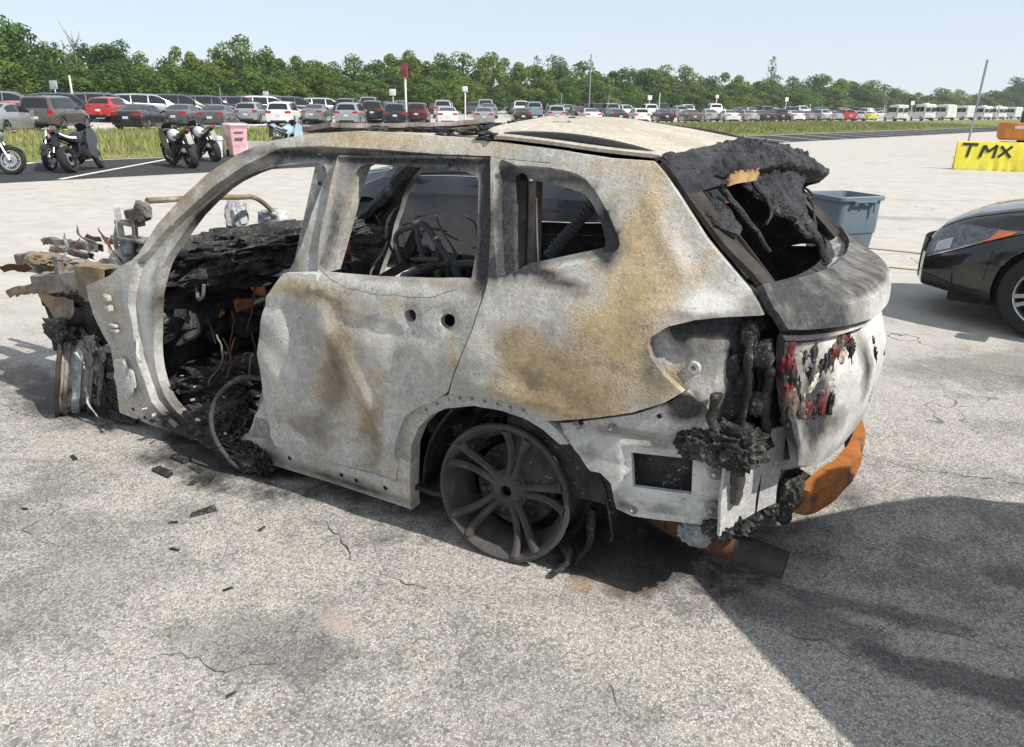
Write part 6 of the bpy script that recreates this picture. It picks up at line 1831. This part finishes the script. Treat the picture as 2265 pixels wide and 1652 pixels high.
    MB().prism([(-.20, .66), (-.22, .80), (-.80, .98), (-1.0, 1.0), (-.98, .95), (-.6, .80)], Matrix.Translation((0, .07, 0)) @ Matrix.Rotation(math.pi/2, 4, 'X'), .14).obj('tail_fairing', tail, t)
    MB().box((-1.0, 0, .965), (.03, .10, .035), bev=.008).obj('tail_light', TAILRED, t)
    MB().bar((-.90, 0, .92), (-1.02, 0, .62), .14, .012, up=(1, 0, 0)).obj('plate_holder', BK, t)
    m = MB().tube(catmull([(.28, .10, .30), (.0, .12, .20), (-.35, .14, .26), (-.50, .18, .34)], 4), .026, 9).tube([(-.48, .18, .33), (-.92, .20, .50)], [.05, .06], 12)
    m.obj('exhaust', SILV if fork is SILV else BKE, t)
    if fairing:
        for sy in (1, -1):
            MB().prism([(.62, .62), (.66, .82), (.52, 1.0), (.36, .98), (.10, .72), (.0, .36), (.22, .22), (.40, .30), (.46, .52)], Matrix.Translation((0, sy*.19+.012, 0)) @ Matrix.Rotation(math.pi/2, 4, 'X'), .024).obj('side_fairing', tail, t)
        MB().box((.62, 0, .84), (.14, .30, .20), bev=.06).obj('nose_fairing', tail, t)
        MB().box((.70, 0, .83), (.03, .20, .09), bev=.02).obj('headlight', LAMPCLR, t)
        if screen: MB().grid(lambda u, v: (.60-.20*u, (.15-.04*u)*(1-2*v), .93+.16*u+.03*(1-(1-2*v)**2)), 5, 6).solid(.004).obj('windscreen', simple('smoked_screen', (.05, .05, .055), .1), t)
    else:
        MB().lathe([(0, 0), (.06, .0), (.09, .06), (.095, .10), (.08, .115), (0, .12)], 18, 'X', c=(.44, 0, .84)).obj('headlight', SILV, t)
    if mirrors:
        for sy in (1, -1):
            mm = MB().tube([(.42, .2*sy, .97), (.40, .30*sy, 1.08)], .007, 6).box((.40, .36*sy, 1.10), (.03, .14, .07), bev=.02).obj('mirror', BK, t)
    MB().tube([(-.05, .14, .25), (-.10, .34, .02)], .012, 6).obj('side_stand', BKE, t)
    return t
motorcycle('dark motorcycle with chrome fork at the far left edge, front wheel to the right', (-12.16, 18.14, 0), R(-8), R(-5), .25, fork=SILV, fairing=False)
motorcycle('stripped motorcycle with bright silver fork, left of the black sport bike', (-11.53, 19.74, 0), R(-62), R(-8), -.4, fork=SILV, fairing=False, tank=BK, mirrors=False)
motorcycle('black sport motorcycle seen from behind with white tank top, beside the silver forked one', (-10.42, 19.35, 0), R(92), R(-14), .3, tank=BK, white_seat=True, fairing=True)
motorcycle('black motorcycle with big white fuel tank, nearest of the pair by the pink bin', (-8.75, 20.95, 0), R(132), R(-8), .2, tank=WH)
motorcycle('black motorcycle with white seat, further of the pair beside the pink bin', (-9.05, 23.4, 0), R(132), R(-8), .2, tank=WH, tail=BK, white_seat=True)
PB = simple('pale_blue_fairing', (.30, .42, .50), .3)
motorcycle('damaged blue and white motorcycle partly hidden by the burnt SUV roof', (-7.3, 26.2, 0), R(75), R(-10), .4, tank=PB, tail=PB, fork=SILV)

# ------------------------------------------------------------------ background rows
def row_pos(px, d):
    """where the line of sight at one bearing crosses the row that runs d metres out, parallel to the kerb"""
    v = _fw + _rt*((px-1132.5)/1702) - _up*((235-826)/1702)
    v = Vector((v.x, v.y, 0))
    return v*(d/v.dot(N2))
def nth(n): return '%d%s' % (n, 'th' if 10 < n % 100 < 14 else {1: 'st', 2: 'nd', 3: 'rd'}.get(n % 10, 'th'))
def far_z(d): return .36*sstep(53, 60, d)
V = []; F = []
ds = [51.0, 53, 54.5, 56, 57.5, 59, 60, 90, 140]
for d in ds:
    V += [lot(-140, d, .006+far_z(d)), lot(330, d, .006+far_z(d))]
for i in range(len(ds)-1): F.append((2*i, 2*i+1, 2*i+3, 2*i+2))
FARLOT = NT('bleached_lot')
v = FARLOT.coord()
FARLOT = FARLOT.fin(FARLOT.mix(FARLOT.ss(FARLOT.noise(v, .4, 5, .6), .3, .7), (.36, .345, .325), (.48, .46, .43)), .9, 0, .2)
o = mkmesh('far_lot', V, F, FARLOT); o['kind'] = 'structure'
H1 = R(95)
front = [
 (2, 46.5, 'sedan', 'silver', 'silver sedan cut off by the left edge, nearest row'),
 (122, 48.6, 'boxsuv', 'brown', 'boxy bronze brown SUV with grey lower trim, second from the left edge'),
 (38, 53.5, 'hatch', 'red', 'red car peeking out left of the bronze SUV'),
 (244, 58.5, 'hatch', 'red', 'red hatchback with pale roof between bronze SUV and black sedan'),
 (312, 49.6, 'sedan', 'black', 'black sedan in front of the grass, right of the bronze SUV'),
 (404, 53.2, 'sedan', 'grey', 'grey sedan behind and right of the black sedan'),
 (482, 50.0, 'sedan', 'grey', 'dark grey sedan with bright red tail lamps by the thin grey pole'),
 (556, 55.5, 'hatch', 'silver', 'silver hatchback left of the white SUV'),
 (628, 52.4, 'suv', 'white', 'white SUV with wide dark rear window above the pale blue motorcycle'),
 (700, 55.5, 'sedan', 'lgrey', 'light grey sedan just right of the white SUV'),
 (776, 52.0, 'suv', 'silver', 'silver SUV left of the black SUVs'),
 (828, 56.5, 'suv', 'black', 'black SUV squeezed between silver SUV and the red topped post'),
 (876, 51.5, 'suv', 'navy', 'dark navy SUV just left of the red topped white post'),
 (925, 55.0, 'suv', 'maroon', 'maroon SUV just right of the red topped white post'),
 (988, 51.5, 'sedan', 'white', 'white coupe right of the red topped post'),
 (1070, 51.0, 'sedan', 'silver', 'silver grey sedan with an empty bay on each side'),
 (1154, 53.0, 'sedan', 'black', 'black sedan right of the lone silver grey sedan'),
 (1228, 54.0, 'suv', 'silver', 'silver crossover right of the black sedan'),
 (1278, 57.0, 'sedan', 'navy', 'dark sedan tucked behind the silver crossover'),
 (1304, 52.5, 'sedan', 'white', 'white sedan above the burnt SUV roof crown'),
 (1362, 52.0, 'sedan', 'navy', 'navy sedan with red lamps between two white cars'),
 (1412, 51.5, 'hatch', 'white', 'small white hatchback left of the long grass edge'),
 (1467, 52.0, 'sedan', 'navy', 'navy sedan just right of the small white hatchback'),
 (1526, 50.5, 'sedan', 'brown', 'dark bronze sedan in the middle of the right hand row'),
 (1568, 53.0, 'sedan', 'silver', 'silver sedan behind the dark bronze sedan'),
 (1612, 50.0, 'sedan', 'white', 'bright white sedan showing its left side above the grass'),
 (1652, 51.5, 'sedan', 'silver', 'silver sedan right of the bright white sedan'),
 (1686, 51.0, 'sedan', 'navy', 'navy sedan, left of a navy SUV'),
 (1721, 51.5, 'suv', 'navy', 'navy SUV in the right hand row'),
 (1754, 50.5, 'sedan', 'white', 'white sedan right of the navy SUV'),
 (1783, 51.0, 'sedan', 'lgrey', 'grey sedan with raised boot, right of a white sedan'),
 (1814, 50.5, 'suv', 'silver', 'silver crossover left of the red minivan'),
 (1842, 50.5, 'sedan', 'silver', 'silver sedan touching the red minivan'),
 (1867, 51.0, 'minivan', 'red', 'red minivan near the right end of the row'),
 (1894, 50.5, 'hatch', 'silver', 'silver hatchback between red minivan and yellow car'),
 (1918, 50.0, 'sedan', 'yellow', 'bright yellow sedan at the right end of the row'),
]
rj = random.Random(21)
for px, d, kind, colr, label in front:
    p = row_pos(px, d)
    put_car(kind, (p.x, p.y, far_z(d)), H1+R(rj.uniform(-3, 3)), colr, label, 'cars parked in the front row behind the grass')
p = row_pos(1950, 56); put_car('sedan', (p.x, p.y, far_z(56)), R(170), 'white', 'white sedan seen side on left of the vans', 'cars parked in the front row behind the grass')
for px, d, lab, kd in ((1984, 46.5, 'leftmost white van, with side windows and dark flank', 0), (2043, 47, 'second white van from the left, grey flanked', 0), (2086, 47.5, 'tall blank white box bodied van, third in the van row', 1), (2132, 48.5, 'white cargo van behind the leaning pole', 1), (2171, 48.5, 'white van with rear window right of the leaning pole', 0), (2204, 49, 'white van left of the excavator cab', 0), (2238, 49.5, 'white van hidden by the excavator cab', 1)):
    p = row_pos(px, d)
    r = put_car('van', (p.x, p.y, 0), R(90+rj.uniform(-5, 5)), 'white', lab, 'white vans at the right end', True, 'van', sc=rj.uniform(.93, 1.05))
    if kd:
        for ch in list(r.children):
            if ch.name.split('.')[0] == 'door_window': bpy.data.objects.remove(ch)
    else:
        cv = Car(SPEC['van'])
        for sd in (1, -1):
            for x0, x1 in ((-2.5, -1.0), (-.9, .6)): cv.patch('side_window', GLASS, r, x0, x1, 6.15, 6.75, sd, nx=6)
        if rj.random() < .6:
            m = MB().box((-.8, 0, 2.78), (1.0, .8, .16), bev=.05).obj('roof_unit', PAINT['white'], r)
# rows further back, mostly roofs
ord_ = ['first', 'second', 'third', 'fourth', 'fifth', 'sixth', 'seventh', 'eighth', 'ninth', 'tenth', 'eleventh', 'twelfth', 'thirteenth', 'fourteenth', 'fifteenth', 'sixteenth', 'seventeenth', 'eighteenth', 'nineteenth', 'twentieth', '21st', '22nd', '23rd', '24th', '25th', '26th', '27th', '28th', '29th', '30th']
special = {  # row 2: the big side-on vehicles one can tell apart
 18: ('minivan', 'lgrey', 20), 150: ('suv', 'navy', 25), 235: ('minivan', 'grey', 28), 330: ('minivan', 'silver', 28), 395: ('minivan', 'black', 28), 470: ('suv', 'navy', 28), 535: ('suv', 'purple', 28), 590: ('minivan', 'white', 28), 650: ('minivan', 'navy', 26), 720: ('suv', 'silver', 24)}
words = {'lgrey': 'light grey', 'navy': 'navy', 'grey': 'grey', 'silver': 'silver', 'black': 'black', 'purple': 'plum', 'white': 'white', 'red': 'red', 'blue': 'blue', 'brown': 'bronze', 'cyan': 'pale blue', 'maroon': 'maroon'}
kw = {'sedan': 'sedan', 'suv': 'SUV', 'boxsuv': 'boxy SUV', 'minivan': 'minivan', 'pickup': 'pickup', 'van': 'van', 'hatch': 'hatchback'}
for i, (px, (kind, colr, ang)) in enumerate(sorted(special.items())):
    p = row_pos(px, 61)
    put_car(kind, (p.x, p.y, far_z(61)), R(ang), colr, '%s %s parked sideways, %s from the left of the second row' % (words[colr], kw[kind], ord_[i]), 'vehicles parked sideways in the second row', True)
rc = random.Random(9)
pool_k = ['sedan', 'suv', 'sedan', 'suv', 'minivan', 'pickup', 'hatch', 'suv', 'boxsuv']
pool_c = ['white', 'silver', 'navy', 'grey', 'white', 'silver', 'black', 'lgrey', 'white', 'blue', 'maroon', 'cyan']
for row, (d, x0, x1, hd_) in enumerate(((60.5, 770, 1985, 95), (66.5, 40, 1960, 275), (79, -20, 1940, 95))):
    px = x0; n = 0
    while px < x1:
        kind = rc.choice(pool_k); colr = rc.choice(pool_c)
        p = row_pos(px, d)
        if row == 0 and 1085 < px < 1135: kind, colr = 'boxsuv', 'blue'
        if row == 0 and 1560 < px < 1600: kind, colr = 'pickup', 'white'
        lab = '%s %s, %s from the left in the %s car row' % (words[colr], kw[kind], nth(n+1), ('middle', 'third', 'last')[row])
        ang = R(hd_+rc.uniform(-4, 4)) if not (row == 0 and 1085 < px < 1135) else R(10)
        put_car(kind, (p.x, p.y, far_z(d)), ang, colr, lab, ('cars in the middle row', 'cars in the third row', 'cars in the last row')[row], False)
        dist = p.length
        px += 4.3*1702/dist*rc.uniform(.88, 1.25)*(1.0 if row < 2 else 1.15); n += 1
# SUV standing just right of the camera: its shadow lies across the lower right of the paving
put_car('boxsuv', (3.44, -.06), math.atan2(-.93, .36), 'grey', 'dark grey SUV just outside the right edge, casting the big shadow', 'cars standing near the camera', True, name='nearby_suv')

# signs and posts between the rows
REDSIGN = simple('burgundy_sign', (.20, .02, .045), .5)
pl = [  # bearing, top, distance of row, radius, sign size, material, words
 (898, 150, 50.0, .085, (.42, .95, .30), REDSIGN, 'tall white post with burgundy sign box on top'),
 (1029, 196, 55.0, .07, (.5, .45, .05), WHITEPOST, 'white post with pale sign right of the burgundy topped post'),
 (128, 184, 62, .04, (.85, .55, .03), WHITEPOST, 'white lot sign standing furthest left above the bronze SUV'),
 (164, 170, 62, .07, None, None, 'plain white post right of the furthest left lot sign'),
 (490, 195, 49.6, .035, None, None, 'thin grey post in front of the dark grey sedan'),
 (591, 206, 63, .04, (.55, .5, .03), WHITEPOST, 'small white lot sign above the white SUV'),
 (870, 201, 63, .04, (.65, .6, .03), WHITEPOST, 'small white lot sign left of the burgundy topped post'),
 (1303, 128, 76, .10, None, None, 'tallest grey post rising against the trees at centre right'),
 (1241, 208, 70, .06, None, None, 'short white post left of the tallest grey post'),
 (1346, 210, 70, .06, None, None, 'short white post right of the tallest grey post'),
 (1436, 214, 64, .04, (.6, .6, .03), WHITEPOST, 'small white lot sign above the navy sedan at centre right'),
 (1458, 207, 64, .06, None, None, 'short white post beside the centre right lot sign'),
 (1584, 213, 62, .06, (.5, .45, .03), WHITEPOST, 'small white lot sign above the bright white sedan'),
 (1738, 218, 60, .05, (.6, .6, .03), WHITEPOST, 'small white lot sign above the navy SUV'),
 (1792, 230, 62, .05, None, None, 'short white post near the silver crossover'),
 (1957, 226, 47, .05, (.5, .55, .05), REDSIGN, 'small red and white sign left of the vans'),
 (2017, 226, 44, .05, (.8, .6, .03), WHITEPOST, 'white lot sign between the first and second van'),
 (2206, 238, 46, .05, (.6, .5, .03), WHITEPOST, 'white lot sign in front of the vans near the excavator'),
]
hor = lambda px: 826-1702*math.tan(PITCH)+(px-1132.5)*math.tan(ROLL)
for px, yt, d, r, sg, sm, lab in pl:
    p = row_pos(px, d)
    depth = p.y*math.cos(PITCH)
    hgt = EYE+(hor(px)-yt)/1702*depth*(1+.0)
    pole('sign_post' if sg else 'post', (p.x, p.y), hgt, r, lab, STEEL if 'grey' in lab else WHITEPOST, 'posts and lot signs', sign=sg, smat=sm)
for px, d in ((2050, 36.5), (1938, 40), (2125, 44)):
    p = row_pos(px, d)
    pole('marker_stake', (p.x, p.y), 1.0, .05, {2050: 'short white stake in the grass before the vans', 1938: 'short white stake in the grass below the yellow sedan', 2125: 'short white stake behind the leaning pole'}[px], WHITEPOST, 'white stakes in the grass')

# ------------------------------------------------------------------ trees
def m_leaf(name, a, b, c3):
    t = NT(name)
    v = t.coord()
    oi = t.n('ShaderNodeObjectInfo').outputs['Random']
    n = t.noise(v, .55, 3, .6)
    n2 = t.noise(v, 3.2, 2, .6)
    c = t.mix(t.ss(n, .35, .65), a, b)
    c = t.mix(t.ss(n2, .4, .7, 0, .7), c, c3)
    c = t.mix(t.ss(oi, 0, 1, 0, .5), c, (b[0]*.75, b[1]*.8, b[2]*.9))
    bs = t.b
    t.fin(c, .6, 0, .25)
    tr = t.n('ShaderNodeBsdfTranslucent', Color=c)
    mx = t.n('ShaderNodeMixShader', _0=.32, _1=bs.outputs[0], _2=tr.outputs[0])
    t.t.links.new(mx.outputs[0], t.t.nodes['Material Output'].inputs['Surface'])
    return t.m
LEAF = [m_leaf('leaf_green', (.060, .135, .018), (.10, .185, .024), (.15, .225, .038)), m_leaf('leaf_light', (.105, .17, .02), (.15, .215, .03), (.20, .25, .045)), m_leaf('leaf_dark', (.042, .10, .018), (.068, .14, .024), (.10, .165, .034)), m_leaf('leaf_dry', (.12, .075, .05), (.16, .11, .07), (.10, .12, .05))]
BARK = simple('bark', (.10, .08, .06), .9, var=.3, scale=5)
def crown_mesh(seed, nblob, nleaf, size, shape):
    r = random.Random(seed)
    V = []; F = []
    for b in range(nblob):
        while True:
            p = Vector((r.uniform(-1, 1), r.uniform(-1, 1), r.uniform(-1, 1)))
            if p.length < 1: break
        p = Vector((p.x*shape[0]*.72, p.y*shape[1]*.72, shape[2]*(p.z*.46+.50)))
        if p.z > shape[2]*.6: p.x *= .75; p.y *= .75
        br = r.uniform(.55, 1.15)*size
        for i in range(nleaf):
            d = Vector((r.gauss(0, 1), r.gauss(0, 1), r.gauss(.25, 1))).normalized()
            q = p+d*br*r.uniform(.62, 1.08)
            q.z = max(.3, q.z)
            nrm = (d+Vector((r.gauss(0, .55), r.gauss(0, .55), r.gauss(0, .55)))).normalized()
            u = nrm.orthogonal().normalized(); w = nrm.cross(u)
            a = r.uniform(0, 6.28); u, w = u*math.cos(a)+w*math.sin(a), w*math.cos(a)-u*math.sin(a)
            s = r.uniform(.11, .24)
            k = len(V)
            V += [q-u*s, q+w*s*.55+u*s*.1, q+u*s*1.1, q-w*s*.55]
            F.append((k, k+1, k+2, k+3))
    me = bpy.data.meshes.new('crown')
    me.from_pydata([tuple(v) for v in V], [], F)
    return me
CROWNS = [crown_mesh(1, 36, 125, 1.0, (3.6, 3.6, 8.6)), crown_mesh(2, 32, 135, 1.1, (3.9, 3.9, 7.8)), crown_mesh(3, 40, 115, .95, (3.4, 3.4, 9.2)), crown_mesh(4, 30, 140, 1.15, (4.2, 4.0, 7.2)), crown_mesh(5, 38, 120, 1.0, (3.8, 3.5, 8.2))]
LIGHTCROWN = crown_mesh(6, 22, 16, .8, (1.9, 1.9, 8.6))
def trunk_mb(h, seed):
    r = random.Random(seed); m = MB()
    m.tube([(0, 0, 0), (.1, 0, h*.25), (-.05, .08, h*.5), (.1, -.05, h*.8)], [.28, .22, .16, .07], 8)
    for i in range(6):
        a = r.uniform(0, 6.28); z = h*r.uniform(.22, .6); L = h*r.uniform(.18, .32)
        m.tube([(0, 0, z), (math.cos(a)*L*.5, math.sin(a)*L*.5, z+L*.4), (math.cos(a)*L, math.sin(a)*L, z+L*.9)], [.1, .07, .03], 6)
    return m
TRUNK = [trunk_mb(8.2, k).obj('trunk', BARK) for k in range(3)]
TRUNKD = [o.data for o in TRUNK]
for o in TRUNK: bpy.data.objects.remove(o)
for me in CROWNS+[LIGHTCROWN]: me.materials.append(LEAF[0])
baseH = [8.9, 8.4, 9.3, 8.0, 8.7]
rt = random.Random(33)
tops = [(-60, 48), (-10, 45), (35, 36), (75, 62), (118, 92), (190, 112), (228, 72), (275, 92), (322, 118), (372, 122), (415, 98), (462, 108), (505, 98), (545, 82), (585, 108), (645, 116), (690, 113), (735, 138), (785, 124), (835, 130), (885, 104), (925, 106), (975, 120), (1025, 118), (1080, 113), (1128, 124), (1180, 126), (1235, 126), (1285, 136), (1330, 162), (1368, 146), (1412, 134), (1462, 146), (1512, 146), (1560, 166), (1612, 156), (1662, 166), (1702, 168), (1748, 170), (1792, 162), (1836, 164), (1876, 166), (1915, 178), (1950, 186), (1985, 194), (2018, 201), (2052, 206), (2085, 203), (2118, 198), (2152, 205), (2185, 202), (2215, 190), (2245, 172), (2285, 160)]
descr = ['broad rounded tree', 'bushy tree', 'tall leafy tree', 'spreading tree', 'dense green tree']
def tree(px, top, d, kind, leaf, label, wf=1.0, crown=None, name='tree'):
    p = row_pos(px, d)
    depth = p.y*math.cos(PITCH)
    hgt = EYE+(hor(px)-top)/1702*depth
    t = thing(name, label, 'tree', (p.x, p.y, far_z(d)), rt.uniform(0, 6.28), 'trees in the line behind the lot')
    sc = (hgt-far_z(d))/baseH[kind]
    me = (crown or CROWNS[kind])
    o = link('crown', me, t)
    o.material_slots[0].link = 'OBJECT'; o.material_slots[0].material = LEAF[leaf]
    link('trunk', TRUNKD[kind % 3], t)
    t.scale = (sc*wf, sc*wf, sc)
    return t
for i, (px, top) in enumerate(tops):
    d = interp(px, [-60, 600, 1400, 2000, 2285], [97, 95, 92, 88, 74])
    leaf = 1 if (1040 < px < 1160 or 1590 < px < 1640 or 440 < px < 520 or rt.random() < .2) else (2 if rt.random() < .35 or px > 1960 else 0)
    k = i % 5
    lbl = '%s %s, %s from the left in the tree line' % (['green', 'yellow green', 'deep green'][leaf], descr[k], nth(i+1))
    tree(px, top, d+rt.uniform(-2, 2), k, leaf, lbl, rt.uniform(.95, 1.2)*interp(px, [-60, 900, 1500, 2000, 2285], [1, 1.05, 1.25, 1.6, 1.2]))
# a second, lower line fills the gaps between the trunks
for i in range(62):
    px = -40+i*38+rt.uniform(-12, 12)
    d = interp(px, [-60, 600, 1400, 2000, 2285], [91, 90, 87, 84, 71])
    top = interp(px, [-60, 600, 1400, 2000, 2285], [120, 158, 182, 210, 200])+rt.uniform(-14, 14)
    tree(px, top, d, (i*3) % 5, rt.choice((0, 0, 2, 1)), 'low bushy tree filling the foot of the tree line, %s from left' % nth(i+1), rt.uniform(1.3, 1.7)*interp(px, [0, 1400, 2000], [1, 1.2, 1.7]), name='low_tree')
tree(1698, 112, 92, 2, 2, 'thin feathery pine rising above the tree line at right', .55, LIGHTCROWN, 'pine_tree')
tree(598, 94, 96, 0, 3, 'brownish dry crown showing between green trees at left', .9, LIGHTCROWN)
tree(140, 84, 100, 0, 2, 'thin open crown left of the bare tree', .9, LIGHTCROWN)
tree(1186, 116, 100, 0, 3, 'thin pale crown just above the tree line at centre', .7, LIGHTCROWN)
def bare_tree(px, top, d, label):
    p = row_pos(px, d); hgt = EYE+(hor(px)-top)/1702*p.y*math.cos(PITCH)
    t = thing('bare_tree', label, 'tree', (p.x, p.y, far_z(d)), 0, 'trees in the line behind the lot')
    r = random.Random(px); m = MB()
    m.tube([(0, 0, 0), (.1, 0, hgt*.5), (0, .1, hgt)], [.2, .12, .02], 6)
    for i in range(22):
        a = r.uniform(0, 6.28); z = hgt*r.uniform(.4, .92); L = hgt*r.uniform(.10, .22)
        m.tube([(0, 0, z), (math.cos(a)*L*.5, math.sin(a)*L*.5, z+L*.5), (math.cos(a)*L*.8, math.sin(a)*L*.8, z+L*1.1)], [.05, .03, .015], 5)
    m.obj('branches', simple('grey_bark', (.20, .17, .15), .9), t)
bare_tree(183, 92, 93, 'leafless grey tree standing in the gap of the tree line at left')

# ------------------------------------------------------------------ grass blades
def m_blade():
    t = NT('grass_blade')
    v = t.coord()
    n = t.noise(v, .30, 4, .6)
    n2 = t.noise(v, 4, 3, .6)
    c = t.mix(t.ss(n, .40, .62), (.15, .20, .045), (.34, .29, .15))
    c = t.mix(t.ss(n2, .35, .7), c, (.20, .23, .07))
    return t.fin(c, .7, 0, .2)
rg = random.Random(3)
V = []; F = []
def blade(p, hgt, w):
    a = rg.uniform(0, 6.28)
    dx, dy = math.cos(a)*w, math.sin(a)*w
    k = len(V)
    lx, ly = rg.uniform(-.35, .35)*hgt, rg.uniform(-.35, .35)*hgt
    V.extend([(p.x-dx, p.y-dy, .0), (p.x+dx, p.y+dy, .0), (p.x+lx, p.y+ly, hgt)])
    F.append((k, k+1, k+2))
for i in range(52000):
    d = E2+.1+(E3-E2-.2)*rg.random()**1.15
    s = rg.uniform(-26, 112)
    p = lot(s, d)
    if p.y < 14: continue
    tall = .06+.24*sstep(E2+.6, E2+5, d)
    blade(p, tall*rg.uniform(.5, 1.25), rg.uniform(.02, .06))
o = mkmesh('grass_blades', V, F, m_blade())
tag(o, 'tall uneven green and straw coloured grass on the strip', 'grass', kind='stuff')

# ------------------------------------------------------------------ summer haze between the camera and the far trees
hv = bpy.data.materials.new('haze')
hv.use_nodes = True
hn = hv.node_tree
hn.nodes.remove(hn.nodes['Principled BSDF'])
pv = hn.nodes.new('ShaderNodeVolumePrincipled')
pv.inputs['Color'].default_value = (.93, .96, 1, 1)
pv.inputs['Density'].default_value = .00045
pv.inputs['Anisotropy'].default_value = .3
hn.links.new(pv.outputs[0], hn.nodes['Material Output'].inputs['Volume'])
o = MB().box((0, 150, 11), (1100, 900, 24)).obj('haze', hv)
o['kind'] = 'stuff'; o['label'] = 'thin summer haze over the whole lot'; o['category'] = 'haze'
